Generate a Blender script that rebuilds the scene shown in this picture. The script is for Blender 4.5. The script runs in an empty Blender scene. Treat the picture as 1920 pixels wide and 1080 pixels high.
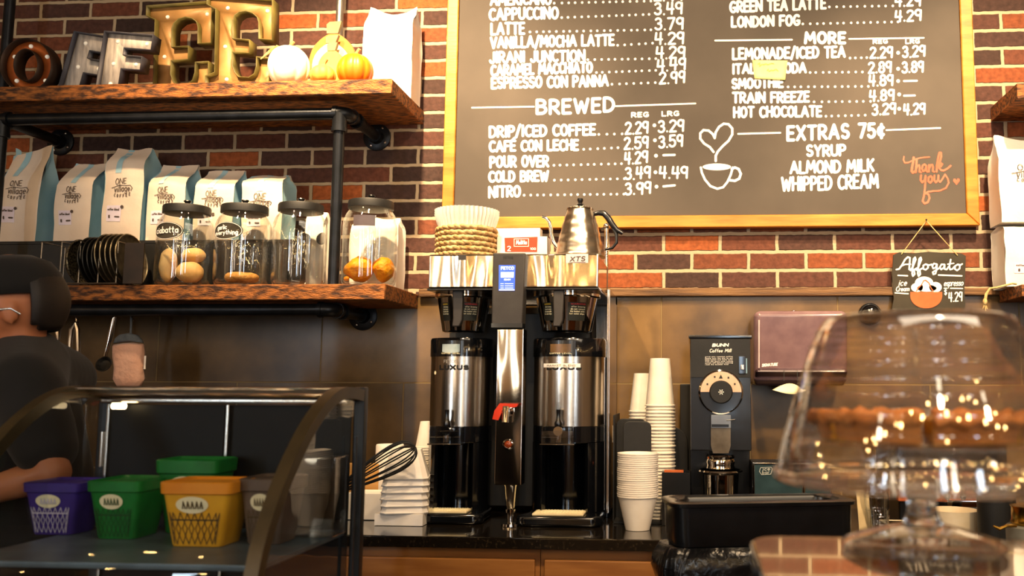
import bpy, bmesh, math, random
from mathutils import Vector, Matrix, noise as mnoise
random.seed(11)
PI = math.pi
R = math.radians
sc = bpy.context.scene
col = sc.collection

# ------------------------------------------------------------------ camera
F = 1700.0; PX, PY = 1173.0, 540.0; VX, VY = 1295.0, 722.0; ROLL = .004
DW, CZ = 3.246, 1.33                     # camera to the brick wall, camera height
_n = Vector(((VX - PX) / F, (VY - PY) / F, 1)).normalized()
_x = Vector((1, ROLL, 0)); _x = (_x - _n * _x.dot(_n)).normalized()
_z = _x.cross(_n)
RW = Matrix((_x, _n, _z))
def W(px, py, D=DW):
    """the place in the room, D metres in front of the camera (along the room's depth), seen at this spot of the photograph"""
    v = RW @ Vector(((px - PX) / F, (py - PY) / F, 1))
    v = v * (D / v.y)
    return Vector((v.x, D - DW, v.z + CZ))
def S(D): return D / F
cam_d = bpy.data.cameras.new('camera'); cam = bpy.data.objects.new('camera', cam_d); col.objects.link(cam)
cam_d.sensor_width = 36; cam_d.lens = F / 1920 * 36; cam_d.shift_x = (960 - PX) / 1920; cam_d.shift_y = (PY - 540) / 1920
cam_d.clip_start = .05
M3 = Matrix((RW.col[0], -RW.col[1], -RW.col[2])).transposed()
cam.matrix_world = Matrix.Translation((0, -DW, CZ)) @ M3.to_4x4()
cam_d.dof.use_dof = True; cam_d.dof.focus_distance = 2.95; cam_d.dof.aperture_fstop = 4.0
sc.camera = cam

# ------------------------------------------------------------------ light
sc.view_settings.view_transform = 'Standard'; sc.view_settings.look = 'None'
sc.view_settings.gamma = 1; sc.view_settings.use_curve_mapping = False
sc.view_settings.exposure = 0.8
sc.cycles.caustics_reflective = False; sc.cycles.caustics_refractive = False
sc.cycles.max_bounces = 10; sc.cycles.transparent_max_bounces = 24
sc.cycles.sample_clamp_indirect = 6
sc.cycles.use_denoising = True
wd = bpy.data.worlds.new('world'); sc.world = wd; wd.use_nodes = True
wd.node_tree.nodes['Background'].inputs[0].default_value = (.55, .62, .75, 1)
wd.node_tree.nodes['Background'].inputs[1].default_value = .25
def light(name, kind, loc, energy, color, target=None, **kw):
    d = bpy.data.lights.new(name, kind); d.energy = energy; d.color = color
    for k, v in kw.items(): setattr(d, k, v)
    o = bpy.data.objects.new(name, d); col.objects.link(o); o.location = loc
    if target is not None:
        o.rotation_euler = (Vector(target) - Vector(loc)).to_track_quat('-Z', 'Y').to_euler()
    return o
WARM = (1, .70, .40)
light('track_light_a', 'SPOT', (-1.0, -1.2, 3.3), 330, WARM, (-1.0, -.15, 2.25), spot_size=R(70), spot_blend=1, shadow_soft_size=.04)
light('letters_fill_spot', 'SPOT', (-1.75, -1.5, 3.3), 170, WARM, (-1.6, -.2, 2.3), spot_size=R(46), spot_blend=1, shadow_soft_size=.04)  # extra unseen spot, added to brighten the metal letters
light('stand_fill_spot', 'SPOT', (.7, -2.95, 3.3), 120, WARM, (.38, -2.27, 1.2), spot_size=R(32), spot_blend=1, shadow_soft_size=.05)  # added fill spot that brightens the pie and cake stand
light('track_light_b', 'SPOT', (.05, -1.5, 3.3), 160, WARM, (.0, 0, 2.0), spot_size=R(72), spot_blend=1, shadow_soft_size=.04)
light('track_light_c', 'SPOT', (1.05, -1.2, 3.3), 220, WARM, (1.0, 0, 2.0), spot_size=R(66), spot_blend=1, shadow_soft_size=.04)
light('track_light_d', 'SPOT', (-.2, -2.3, 3.3), 110, WARM, (-.12, -.4, 1.2), spot_size=R(46), spot_blend=1, shadow_soft_size=.05)
light('track_light_e', 'SPOT', (.9, -2.3, 3.3), 120, WARM, (.6, -.2, 1.3), spot_size=R(60), spot_blend=1, shadow_soft_size=.05)
light('wall_fill_a', 'SPOT', (-1.6, -4.6, 3.5), 100, (1, .82, .62), (-1.6, -6.8, 1.3), spot_size=R(90), spot_blend=1, shadow_soft_size=.1)  # unseen spot, added so the steel mirrors a lit wall
light('wall_fill_b', 'SPOT', (1.8, -4.6, 3.5), 150, (1, .82, .62), (1.6, -6.8, 1.3), spot_size=R(90), spot_blend=1, shadow_soft_size=.1)  # second added spot on the wall behind the camera, for reflections
COOL = (.70, .85, 1)
for i, (x, e, w) in enumerate(((-3.45, 24, .15), (-2.75, 7, .13), (-1.95, 7, .13), (.40, 10, .2), (1.0, 9, .2), (2.6, 16, .26))):
    light('window_streak_%s' % 'abcdef'[i], 'AREA', (x, -6.4, 1.95), e, (1, .84, .62) if i in (1, 2, 4) else COOL, (x, 0, 1.85), shape='RECTANGLE', size=w, size_y=2.2)  # window light as narrow strips; warm ones added for streaks in steel
light('ceiling_fill', 'AREA', (0.8, -2.7, 3.5), 24, (1, .80, .58), (0.5, -1.0, 1.0), shape='RECTANGLE', size=2.6, size_y=1.0)  # broad warm fill lamp, added in place of ceiling bounce

# ------------------------------------------------------------------ materials
def lin(c):
    return tuple(((v / 12.92) if v <= .04045 else ((v + .055) / 1.055) ** 2.4) for v in c)
def C(h):
    h = h.lstrip('#'); return lin(tuple(int(h[i:i + 2], 16) / 255 for i in (0, 2, 4)))
def newmat(name):
    m = bpy.data.materials.new(name); m.use_nodes = True
    nt = m.node_tree; return m, nt, nt.nodes['Principled BSDF'], nt.nodes['Material Output']
def pm(name, c, c2=None, rough=.5, metal=0, scale=18, bump=0, bscale=None, coat=0, stretch=(1, 1, 1), spec=.5,
       trans=0, ior=1.45, sss=0, detail=3, emit=0, lo=.35, hi=.65, sheen=0, bdetail=4):
    m, nt, b, out = newmat(name); N = nt.nodes.new; L = nt.links.new
    if isinstance(c, str): c = C(c)
    if c2 is None: c2 = tuple(v * .88 for v in c)
    if isinstance(c2, str): c2 = C(c2)
    tc = N('ShaderNodeTexCoord'); mp = N('ShaderNodeMapping'); mp.inputs['Scale'].default_value = stretch
    L(tc.outputs['Object'], mp.inputs['Vector'])
    n = N('ShaderNodeTexNoise'); n.inputs['Scale'].default_value = scale; n.inputs['Detail'].default_value = detail
    L(mp.outputs[0], n.inputs['Vector'])
    r = N('ShaderNodeValToRGB'); e = r.color_ramp.elements
    e[0].position = lo; e[0].color = (*c, 1); e[1].position = hi; e[1].color = (*c2, 1)
    L(n.outputs['Fac'], r.inputs['Fac']); L(r.outputs['Color'], b.inputs['Base Color'])
    b.inputs['Roughness'].default_value = rough; b.inputs['Metallic'].default_value = metal
    b.inputs['Coat Weight'].default_value = coat; b.inputs['Coat Roughness'].default_value = .08
    b.inputs['Specular IOR Level'].default_value = spec; b.inputs['IOR'].default_value = ior
    b.inputs['Transmission Weight'].default_value = trans
    if sss:
        b.inputs['Subsurface Weight'].default_value = sss; b.inputs['Subsurface Radius'].default_value = (.01, .004, .002)
    if sheen: b.inputs['Sheen Weight'].default_value = sheen
    if emit:
        L(r.outputs['Color'], b.inputs['Emission Color']); b.inputs['Emission Strength'].default_value = emit
    if bump:
        n2 = N('ShaderNodeTexNoise'); n2.inputs['Scale'].default_value = bscale or scale * 4; n2.inputs['Detail'].default_value = bdetail
        L(mp.outputs[0], n2.inputs['Vector'])
        bp = N('ShaderNodeBump'); bp.inputs['Strength'].default_value = 1; bp.inputs['Distance'].default_value = bump
        L(n2.outputs['Fac'], bp.inputs['Height']); L(bp.outputs[0], b.inputs['Normal'])
    return m
def thin_glass(name, tint=(1, 1, 1), base=.05, rough=.01, power=4.0, top=.9):
    """a thin clear pane: lets light straight through, mirrors more towards grazing"""
    m, nt, b, out = newmat(name); N = nt.nodes.new; L = nt.links.new
    nt.nodes.remove(b)
    t = N('ShaderNodeBsdfTransparent'); t.inputs[0].default_value = (*tint, 1)
    g = N('ShaderNodeBsdfGlossy'); g.inputs['Roughness'].default_value = rough; g.inputs['Color'].default_value = (.95, .96, .97, 1)
    lw = N('ShaderNodeLayerWeight'); lw.inputs['Blend'].default_value = .5
    p = N('ShaderNodeMath'); p.operation = 'POWER'; p.inputs[1].default_value = power; L(lw.outputs['Facing'], p.inputs[0])
    q = N('ShaderNodeMath'); q.operation = 'MULTIPLY_ADD'; q.inputs[1].default_value = top - base; q.inputs[2].default_value = base; L(p.outputs[0], q.inputs[0])
    mx = N('ShaderNodeMixShader'); L(q.outputs[0], mx.inputs[0]); L(t.outputs[0], mx.inputs[1]); L(g.outputs[0], mx.inputs[2])
    nz = N('ShaderNodeTexNoise'); nz.inputs['Scale'].default_value = 9
    tc = N('ShaderNodeTexCoord'); L(tc.outputs['Object'], nz.inputs['Vector'])
    bp = N('ShaderNodeBump'); bp.inputs['Distance'].default_value = .0006; L(nz.outputs['Fac'], bp.inputs['Height']); L(bp.outputs[0], g.inputs['Normal'])
    L(mx.outputs[0], out.inputs['Surface'])
    return m
def masonry(name, w, h, x0, z0, joint, cols, mortar, rough, jrough, bump, wob=.004, spec=.3, cloud=None, plane='XZ', per=1.0):
    """courses of bricks or tiles laid half-bond over the wall's own coordinates"""
    m, nt, b, out = newmat(name); N = nt.nodes.new; L = nt.links.new
    def math_(op, a, c=None, d=None):
        n = N('ShaderNodeMath'); n.operation = op
        for i, v in enumerate((a, c, d)):
            if v is None: continue
            if isinstance(v, (int, float)): n.inputs[i].default_value = v
            else: L(v, n.inputs[i])
        return n.outputs[0]
    tc = N('ShaderNodeTexCoord')
    nz = N('ShaderNodeTexNoise'); nz.inputs['Scale'].default_value = 34; nz.inputs['Detail'].default_value = 4; L(tc.outputs['Object'], nz.inputs['Vector'])
    sub = N('ShaderNodeVectorMath'); sub.operation = 'SUBTRACT'; L(nz.outputs['Color'], sub.inputs[0]); sub.inputs[1].default_value = (.5, .5, .5)
    scl = N('ShaderNodeVectorMath'); scl.operation = 'SCALE'; L(sub.outputs[0], scl.inputs[0]); scl.inputs['Scale'].default_value = wob * 2
    add = N('ShaderNodeVectorMath'); add.operation = 'ADD'; L(tc.outputs['Object'], add.inputs[0]); L(scl.outputs[0], add.inputs[1])
    sep = N('ShaderNodeSeparateXYZ'); L(add.outputs[0], sep.inputs[0])
    ax, az = sep.outputs[plane[0]], sep.outputs[plane[1]]
    v = math_('DIVIDE', math_('SUBTRACT', az, z0), h); row = math_('FLOOR', v); fv = math_('SUBTRACT', v, row)
    u = math_('ADD', math_('DIVIDE', math_('SUBTRACT', ax, x0), w), math_('MULTIPLY', math_('FLOORED_MODULO', row, 2.0), .5))
    cl = math_('FLOOR', u); fu = math_('SUBTRACT', u, cl)
    du = math_('MULTIPLY', math_('MINIMUM', fu, math_('SUBTRACT', 1.0, fu)), w)
    dv = math_('MULTIPLY', math_('MINIMUM', fv, math_('SUBTRACT', 1.0, fv)), h)
    dist = math_('MINIMUM', du, dv)
    mr = N('ShaderNodeMapRange'); mr.interpolation_type = 'SMOOTHSTEP'; L(dist, mr.inputs['Value'])
    mr.inputs['From Min'].default_value = joint * .42; mr.inputs['From Max'].default_value = joint * .62
    cmb = N('ShaderNodeCombineXYZ'); L(cl, cmb.inputs[0]); L(row, cmb.inputs[1])
    wn = N('ShaderNodeTexWhiteNoise'); wn.noise_dimensions = '2D'; L(cmb.outputs[0], wn.inputs['Vector'])
    ramp = N('ShaderNodeValToRGB'); L(wn.outputs['Value'], ramp.inputs['Fac']); e = ramp.color_ramp.elements
    while len(e) < len(cols): e.new(.5)
    for i, (pos, c) in enumerate(cols): e[i].position = pos; e[i].color = (*(C(c) if isinstance(c, str) else c), 1)
    nf = N('ShaderNodeTexNoise'); nf.inputs['Scale'].default_value = 55 if cloud is None else cloud; nf.inputs['Detail'].default_value = 6
    L(tc.outputs['Object'], nf.inputs['Vector'])
    vr = N('ShaderNodeMapRange'); L(nf.outputs['Fac'], vr.inputs['Value'])
    vr.inputs['From Min'].default_value = .25; vr.inputs['From Max'].default_value = .75
    vr.inputs['To Min'].default_value = .62 if cloud is None else .35; vr.inputs['To Max'].default_value = 1.35 if cloud is None else 1.7
    mul = N('ShaderNodeVectorMath'); mul.operation = 'SCALE'; L(ramp.outputs['Color'], mul.inputs[0]); L(vr.outputs[0], mul.inputs['Scale'])
    mx = N('ShaderNodeMix'); mx.data_type = 'RGBA'; L(mr.outputs[0], mx.inputs['Factor'])
    mx.inputs['A'].default_value = (*(C(mortar) if isinstance(mortar, str) else mortar), 1); L(mul.outputs[0], mx.inputs['B'])
    L(mx.outputs['Result'], b.inputs['Base Color'])
    rm = N('ShaderNodeMapRange'); L(mr.outputs[0], rm.inputs['Value']); rm.inputs['To Min'].default_value = jrough; rm.inputs['To Max'].default_value = rough
    L(rm.outputs[0], b.inputs['Roughness']); b.inputs['Specular IOR Level'].default_value = spec
    hgt = math_('ADD', math_('MULTIPLY', mr.outputs[0], 1.0), math_('MULTIPLY', nf.outputs['Fac'], .45 if cloud is None else .06))
    bp = N('ShaderNodeBump'); bp.inputs['Distance'].default_value = bump; L(hgt, bp.inputs['Height']); L(bp.outputs[0], b.inputs['Normal'])
    return m

ZM = W(600, 279.5).z
M = {}
M['brick'] = masonry('red_brown_brick', .2032, .0669, .53 * .2032, ZM, .0125,
    [(0, '#3a2a25'), (.25, '#45302a'), (.5, '#51332a'), (.68, '#643a2a'), (.86, '#804527'), (1, '#a3572a')], '#b3a084', .85, .95, .006, wob=.0035)
M['tile'] = masonry('dark_slate_tile', .6223, .3135, W(605, 640).x, W(605, 717).z, .0045,
    [(0, '#614a2b'), (.5, '#533f25'), (1, '#69512f')], '#7d6844', .27, .7, .0015, wob=.0004, spec=.42, cloud=5)
M['oak'] = pm('rough_sawn_oak', '#a9662c', '#3c2110', rough=.6, scale=8, stretch=(3.5, 10, 12), bump=.004, bscale=26, detail=12, lo=.36, hi=.62)
M['oak_end'] = pm('sawn_wood_end', '#c07838', '#8a4c1e', rough=.6, scale=30, stretch=(14, 1, 14), bump=.001)
M['frame'] = pm('honey_pine', '#d08a34', '#b06c20', rough=.45, scale=5, stretch=(1, 6, 6), bump=.0006, detail=6)
M['maple'] = pm('maple_veneer', '#a26c35', '#875425', rough=.4, scale=4, stretch=(1, 5, 9), coat=.2, detail=6)
M['ply'] = pm('pale_board_wood', '#c99a5c', '#b4823f', rough=.5, scale=5, stretch=(2, 8, 9))
M['trimwood'] = pm('dark_ledge_wood', '#7d5a34', '#4a3019', rough=.6, scale=5, stretch=(1, 12, 18), bump=.002, detail=7)
M['chalk'] = pm('chalkboard_grey', '#575049', '#4b453f', rough=.75, scale=3, detail=5, spec=.3)
M['slate'] = pm('small_slate', '#3f3a30', '#332f27', rough=.75, scale=8, spec=.3)
M['white_paint'] = pm('white_paint_marker', '#fbf7ef', '#f3ede2', rough=.8)
M['red_paint'] = pm('coral_paint_marker', '#e0705a', '#d66048', rough=.8)
M['rust_paint'] = pm('rust_paint_marker', '#c4673a', '#b85a30', rough=.8)
M['ink'] = pm('dark_ink', '#4a3d36', '#574941', rough=.8)
M['black_plastic'] = pm('black_plastic', '#0c0d0f', '#121316', rough=.28, coat=.3)
M['black_matte'] = pm('black_matte_plastic', '#121212', '#1a1a1a', rough=.55, bump=.0003, bscale=400)
M['black_gloss'] = pm('glossy_black_plastic', '#07080b', '#0a0c10', rough=.12, coat=.6)
M['pipe'] = pm('black_iron_pipe', '#2a2d33', '#1f2226', rough=.34, metal=.7, bump=.0004, bscale=90)
M['conduit'] = pm('grey_steel_conduit', '#8e8a84', '#77726b', rough=.35, metal=.8)
M['steel'] = pm('brushed_stainless', '#c9c0b4', '#bdb3a6', rough=.2, metal=1, scale=3, stretch=(60, 60, 1), bump=.00012, bscale=6)
M['wavy_steel'] = pm('rolled_stainless', '#d8cec0', '#ccc1b1', rough=.10, metal=1, scale=3, bump=.0045, bscale=5, stretch=(4, 1, 1.1), bdetail=0)
M['chrome'] = pm('polished_chrome', '#d6d2cc', '#cfcac3', rough=.06, metal=1)
M['panel_grey'] = pm('dark_grey_panel', '#3b3835', '#332f2d', rough=.5, bump=.0002, bscale=300)
M['screen'] = pm('lit_blue_screen', '#2f56d8', '#2748c4', rough=.2, emit=1.0)
M['screen_white'] = pm('lit_white_glyphs', '#cfdcff', '#c4d2f8', rough=.2, emit=1.2)
M['red_plastic'] = pm('red_plastic', '#d23a1c', '#c23014', rough=.3, coat=.3)
M['amber'] = pm('amber_button', '#8c3a18', '#6e2a10', rough=.2, coat=.5)
M['drip'] = pm('cream_grid_plastic', '#d8cba8', '#c9b992', rough=.5)
M['white_cup'] = pm('white_paper_cup', '#efe6d8', '#e6dccb', rough=.6, sss=.0)
M['foam'] = pm('white_foam', '#f3ede6', '#eae2d9', rough=.6)
M['paper'] = pm('white_filter_paper', '#f6f2ea', '#efe9de', rough=.9)
M['rope'] = pm('woven_seagrass', '#d9b983', '#a98450', rough=.85, scale=60, bump=.003, bscale=120)
M['granite'] = pm('black_speckled_granite', '#15110d', '#3a3024', rough=.1, scale=160, lo=.55, hi=.8, coat=.5, detail=5)
M['bag'] = pm('cream_kraft_bag', '#e6d6c4', '#d6c2ad', rough=.7, scale=5, bump=.004, bscale=14)
M['bag_white'] = pm('white_bag_paper', '#f4efe4', '#e9e2d4', rough=.65, scale=5, bump=.004, bscale=14)
M['bag_blue'] = pm('pale_blue_gusset', '#a9cfdc', '#8fbccc', rough=.6, scale=6, bump=.003, bscale=16)
M['sticker'] = pm('white_lilac_sticker', '#e6dbe6', '#ded2e0', rough=.6)
M['copper'] = pm('rusty_copper_sheet', '#c0682f', '#98491f', rough=.45, metal=.35, scale=12, bump=.0005)
M['dark_sheet'] = pm('dark_rust_sheet', '#3f2a1c', '#2c1e16', rough=.5, metal=.3, scale=12)
M['whitewash'] = pm('whitewashed_wood', '#d8cdc0', '#aaa098', rough=.6, scale=10, stretch=(8, 8, 1.4))
M['grey_sheet'] = pm('grey_blue_sheet', '#4a4850', '#3a3940', rough=.5, metal=.3)
M['brass'] = pm('aged_gold_sheet', '#bd8f58', '#9f7643', rough=.5, metal=.1, scale=14)
M['olive_sheet'] = pm('olive_bronze_sheet', '#6f6430', '#585026', rough=.5, metal=.1)
M['bulb'] = pm('frosted_small_bulb', '#fbf3e0', '#f4e8d0', rough=.2, emit=.12)
M['pump_white'] = pm('white_pumpkin_skin', '#f6efdd', '#e8dcc0', rough=.5, scale=14)
M['pump_orange'] = pm('orange_pumpkin_skin', '#dc7c14', '#cc6a0e', rough=.4, scale=10)
M['stem'] = pm('dry_pumpkin_stem', '#b9a068', '#85703e', rough=.8, scale=30)
M['wood_orange'] = pm('painted_orange_board', '#c26a22', '#b65e1a', rough=.6)
M['wood_cream'] = pm('painted_cream_board', '#d8c49c', '#ccb486', rough=.6)
M['wood_yellow'] = pm('painted_yellow_board', '#d9a84a', '#cc9838', rough=.6)
M['wood_grey'] = pm('greyed_board', '#857a58', '#6f6647', rough=.7)
M['glass'] = thin_glass('clear_jar_glass', (.97, .975, .96), .07, .015)
M['dome_glass'] = thin_glass('clear_dome_glass', (.96, .95, .94), .13, .03, power=2.2)
M['pane'] = thin_glass('display_pane', (.80, .82, .82), .03, .02, power=5)
M['rear_door'] = pm('dark_glossy_door', '#0a0b0c', '#0e0f10', rough=.45, spec=.25)
M['black_print'] = pm('black_print', '#050505', '#0a0a0a', rough=.6)
M['acrylic'] = thin_glass('clear_acrylic', (.95, .96, .97), .10, .03, power=2.5)
M['heavy_glass'] = thin_glass('heavy_foot_glass', (.80, .78, .76), .16, .04, power=1.8)
M['crystal'] = pm('solid_clear_glass', (.97, .98, .97), (.96, .97, .96), rough=.02, trans=1, ior=1.47)
M['smoke'] = pm('smoky_purple_plastic', '#7d6468', '#6e565c', rough=.18, coat=.5)
M['bread'] = pm('pale_baked_crust', '#eec98c', '#d9a55c', rough=.6, scale=14, bump=.002, bscale=60)
M['bagel'] = pm('seeded_bagel', '#dca355', '#b9803a', rough=.6, scale=60, bump=.004, bscale=120)
M['orange_roll'] = pm('orange_cheese_crust', '#ffae14', '#ee8c08', rough=.5, scale=40, bump=.006, bscale=70)
M['pie_crust'] = pm('golden_pie_crust', '#d48a48', '#b06628', rough=.5, scale=20, bump=.004, bscale=60)
M['pie_fill'] = pm('amber_pie_filling', '#cf9428', '#9c6a18', rough=.3, scale=26, bump=.004, bscale=50)
M['tin'] = pm('dull_baking_tin', '#8d8168', '#5d5546', rough=.35, metal=.9, scale=40)
M['dark_tin'] = pm('dark_baking_tin', '#3c3b38', '#272624', rough=.4, metal=.8, scale=40)
M['wire'] = pm('steel_wire', '#8a8072', '#6b6256', rough=.35, metal=.9)
M['quilt'] = pm('quilted_cream_cloth', '#d9ab94', '#c8967c', rough=.9, scale=8, bump=.006, bscale=42, sheen=.2)
M['grey_cloth'] = pm('grey_woven_cloth', '#5f6468', '#4a4f54', rough=.9, scale=50)
M['shirt'] = pm('black_cotton', '#070707', '#0d0c0e', rough=.9, scale=12, sheen=.1)
M['skin'] = pm('warm_skin', '#b0714f', '#a2633f', rough=.5, scale=9, sss=.15)
M['hair'] = pm('dark_hair', '#1b1310', '#120c0a', rough=.6, stretch=(4, 4, 30))
M['lens'] = pm('silver_lens', '#c8ccd2', '#b8bcc4', rough=.1, metal=.8)
M['case_frame'] = pm('olive_black_metal', '#4a3e29', '#3c3322', rough=.4, metal=.3)
M['case_dark'] = pm('dark_case_metal', '#15171a', '#1d2024', rough=.35, metal=.3)
M['case_shelf'] = pm('steel_blue_shelf', '#5d6e7a', '#4a5862', rough=.35, metal=.2)
M['yellow_tub'] = pm('yellow_plastic', '#e2a92c', '#d49a20', rough=.4)
M['orange_lid'] = pm('orange_yellow_plastic', '#e7952a', '#dc861c', rough=.4)
M['green_tub'] = pm('green_plastic', '#15782f', '#0f6426', rough=.4)
M['purple_tub'] = pm('purple_plastic', '#3c2a86', '#32226f', rough=.4)
M['brown_tub'] = pm('grey_brown_plastic', '#6b5a4e', '#584a40', rough=.4)
M['cream_label'] = pm('cream_print', '#ece4c0', '#dfd6b0', rough=.6)
M['blue_steel'] = pm('blue_grey_glass_panel', '#2f4348', '#26373c', rough=.2, coat=.4)
M['liner'] = pm('black_bin_liner', '#0b0c0e', '#131417', rough=.22, bump=.01, bscale=16)
M['twine'] = pm('natural_twine', '#d8c08a', '#b99c62', rough=.9, scale=80)
M['carton_red'] = pm('red_carton', '#d8431f', '#cb3a18', rough=.5)
M['carton_white'] = pm('white_carton', '#f3e9dc', '#e9dccb', rough=.5)
M['label_dark'] = pm('dark_print_label', '#2a2c28', '#22241f', rough=.5)
M['cream_ceramic'] = pm('cream_ceramic', '#efe0c4', '#e3d1ae', rough=.35)
M['orange_wood'] = pm('orange_stained_wood', '#c4632a', '#a84e1c', rough=.5)
M['canister'] = pm('grey_canister', '#8d8a7c', '#7d7a6c', rough=.5)
M['gold'] = pm('brass_metal', '#c9a04a', '#b48c38', rough=.25, metal=1)
M['sticky'] = pm('yellow_sticky_paper', '#f8eea0', '#f2e48c', rough=.8)
M['pencil'] = pm('faint_pencil', '#d8bd72', '#cfae62', rough=.9)
M['floor'] = pm('brown_floor_tile', '#4a3a2c', '#3a2d22', rough=.35, scale=4)
M['plaster'] = pm('warm_plaster', '#a8927a', '#957d62', rough=.9, scale=2)
M['ceil'] = pm('dark_ceiling', '#6a5a4a', '#5a4b3c', rough=.9, scale=2)
M['lamp'] = pm('lit_filament_bulb', (1, .62, .22), (1, .58, .2), rough=.3, emit=75)
M['milk_glass'] = pm('lit_pendant_glass', (1, .86, .62), (1, .84, .58), rough=.3, emit=6)
M['shade'] = pm('dark_shade', '#1a1712', '#12100c', rough=.4, metal=.4)
M['window_frame'] = pm('dark_window_frame', '#221c17', '#1a1512', rough=.5)
# ------------------------------------------------------------------ mesh builder
def arc(cx, cy, rx, ry, a0, a1, n=10):
    return [(cx + rx * math.cos(R(a0 + (a1 - a0) * i / n)), cy + ry * math.sin(R(a0 + (a1 - a0) * i / n))) for i in range(n + 1)]
class MB:
    def __init__(self): self.v = []; self.f = []; self.k = []; self.mi = 0; self.lv = 0; self.bevd = False; self.ln = Vector((0, -1, 0))
    def add(self, vs, fs):
        o = len(self.v); self.v += [Vector(v) for v in vs]
        for f in fs: self.f.append([i + o for i in f]); self.k.append(self.mi)
        return self
    def bm(self, b):
        b.verts.ensure_lookup_table(); b.verts.index_update()
        self.add([v.co.copy() for v in b.verts], [[v.index for v in f.verts] for f in b.faces]); b.free(); return self
    def box(self, x0, x1, y0, y1, z0, z1, bev=0, seg=2, mat=None):
        b = bmesh.new(); bmesh.ops.create_cube(b, size=1)
        for v in b.verts:
            v.co = Vector(((x0 + x1) / 2 + v.co.x * (x1 - x0), (y0 + y1) / 2 + v.co.y * (y1 - y0), (z0 + z1) / 2 + v.co.z * (z1 - z0)))
        if bev: self.bevd = True
        if bev: bmesh.ops.bevel(b, geom=list(b.edges), offset=bev, segments=seg, affect='EDGES', profile=.5)
        if mat is not None: bmesh.ops.transform(b, matrix=mat, verts=list(b.verts))
        return self.bm(b)
    def lathe(self, prof, c=(0, 0, 0), seg=32, mat=None, rmod=None, a0=0, a1=360):
        full = abs(a1 - a0 - 360) < 1e-6; n = seg if full else seg + 1
        vs = []; fs = []
        for r, z in prof:
            for i in range(n):
                a = R(a0 + (a1 - a0) * i / seg); rr = r * (rmod(a, z) if rmod else 1)
                vs.append(Vector((rr * math.cos(a), rr * math.sin(a), z)))
        for j in range(len(prof) - 1):
            for i in range(seg):
                a = j * n + i; b = j * n + (i + 1) % n
                fs.append([a, b, b + n, a + n])
        if full:
            if prof[0][0] > 1e-6: fs.append(list(range(n))[::-1]) if prof[0][0] < 0 else None
        fs = [f for f in fs if f]
        if mat is None: mat = Matrix.Translation(c)
        return self.add([mat @ v for v in vs], fs)
    def cyl(self, c, r, z0, z1, seg=24, bev=0, r2=None, mat=None):
        r2 = r if r2 is None else r2
        if bev: p = [(0, z0), (r - bev, z0), (r, z0 + bev), (r2, z1 - bev), (r2 - bev, z1), (0, z1)]
        else: p = [(0, z0), (r, z0), (r2, z1), (0, z1)]
        return self.lathe(p, c, seg, mat)
    def rod(self, p, q, r, seg=12, r2=None):
        p = Vector(p); q = Vector(q); d = q - p
        m = Matrix.Translation(p) @ d.to_track_quat('Z', 'Y').to_matrix().to_4x4()
        return self.cyl((0, 0, 0), r, 0, d.length, seg, 0, r2, m)
    def sphere(self, c, r, seg=16, rings=10, sc_=(1, 1, 1), mat=None):
        p = [(r * math.sin(PI * i / rings), -r * math.cos(PI * i / rings)) for i in range(rings + 1)]
        m = (mat or Matrix.Translation(c)) @ Matrix.Diagonal((*sc_, 1))
        return self.lathe(p, (0, 0, 0), seg, m)
    def torus(self, c, r, t, seg=28, ts=8, mat=None, tz=None):
        p = [(r + t * math.cos(2 * PI * i / ts), (tz or t) * math.sin(2 * PI * i / ts)) for i in range(ts + 1)]
        return self.lathe(p, c, seg, mat)
    def tube(self, pts, r, seg=8, closed=False):
        pts = [Vector(p) for p in pts]; n = len(pts)
        rs = r if isinstance(r, (list, tuple)) else [r] * n
        vs = []; fs = []; u = None
        for i, p in enumerate(pts):
            a = pts[max(i - 1, 0)] if not closed else pts[i - 1]; b = pts[min(i + 1, n - 1)] if not closed else pts[(i + 1) % n]
            t = (b - a).normalized()
            if u is None: u = t.orthogonal().normalized()
            u = (u - t * u.dot(t)); u = u.normalized() if u.length > 1e-6 else t.orthogonal().normalized()
            w = t.cross(u)
            for k in range(seg):
                an = 2 * PI * k / seg; vs.append(p + (u * math.cos(an) + w * math.sin(an)) * rs[i])
        m = n if closed else n - 1
        for i in range(m):
            for k in range(seg):
                a = i * seg + k; b = i * seg + (k + 1) % seg; c = ((i + 1) % n) * seg
                fs.append([a, b, c + (k + 1) % seg, c + k])
        if not closed: fs += [list(range(seg))[::-1], list(range((n - 1) * seg, n * seg))]
        return self.add(vs, fs)
    def prism(self, poly, o, u, v, w):
        """polygon (a,b) -> o + a*u + b*v, pushed through along w"""
        o = Vector(o); u = Vector(u); v = Vector(v); w = Vector(w); n = len(poly)
        p = [o + u * a + v * b for a, b in poly]
        return self.add(p + [q + w for q in p], [list(range(n))[::-1], list(range(n, 2 * n))] + [[i, (i + 1) % n, n + (i + 1) % n, n + i] for i in range(n)])
    def quad(self, a, b, c, d): return self.add([a, b, c, d], [[0, 1, 2, 3]])
    def grid(self, fn, nu, nv):
        vs = [fn(i / nu, j / nv) for j in range(nv + 1) for i in range(nu + 1)]
        return self.add(vs, [[j * (nu + 1) + i, j * (nu + 1) + i + 1, (j + 1) * (nu + 1) + i + 1, (j + 1) * (nu + 1) + i] for j in range(nv) for i in range(nu)])
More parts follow.
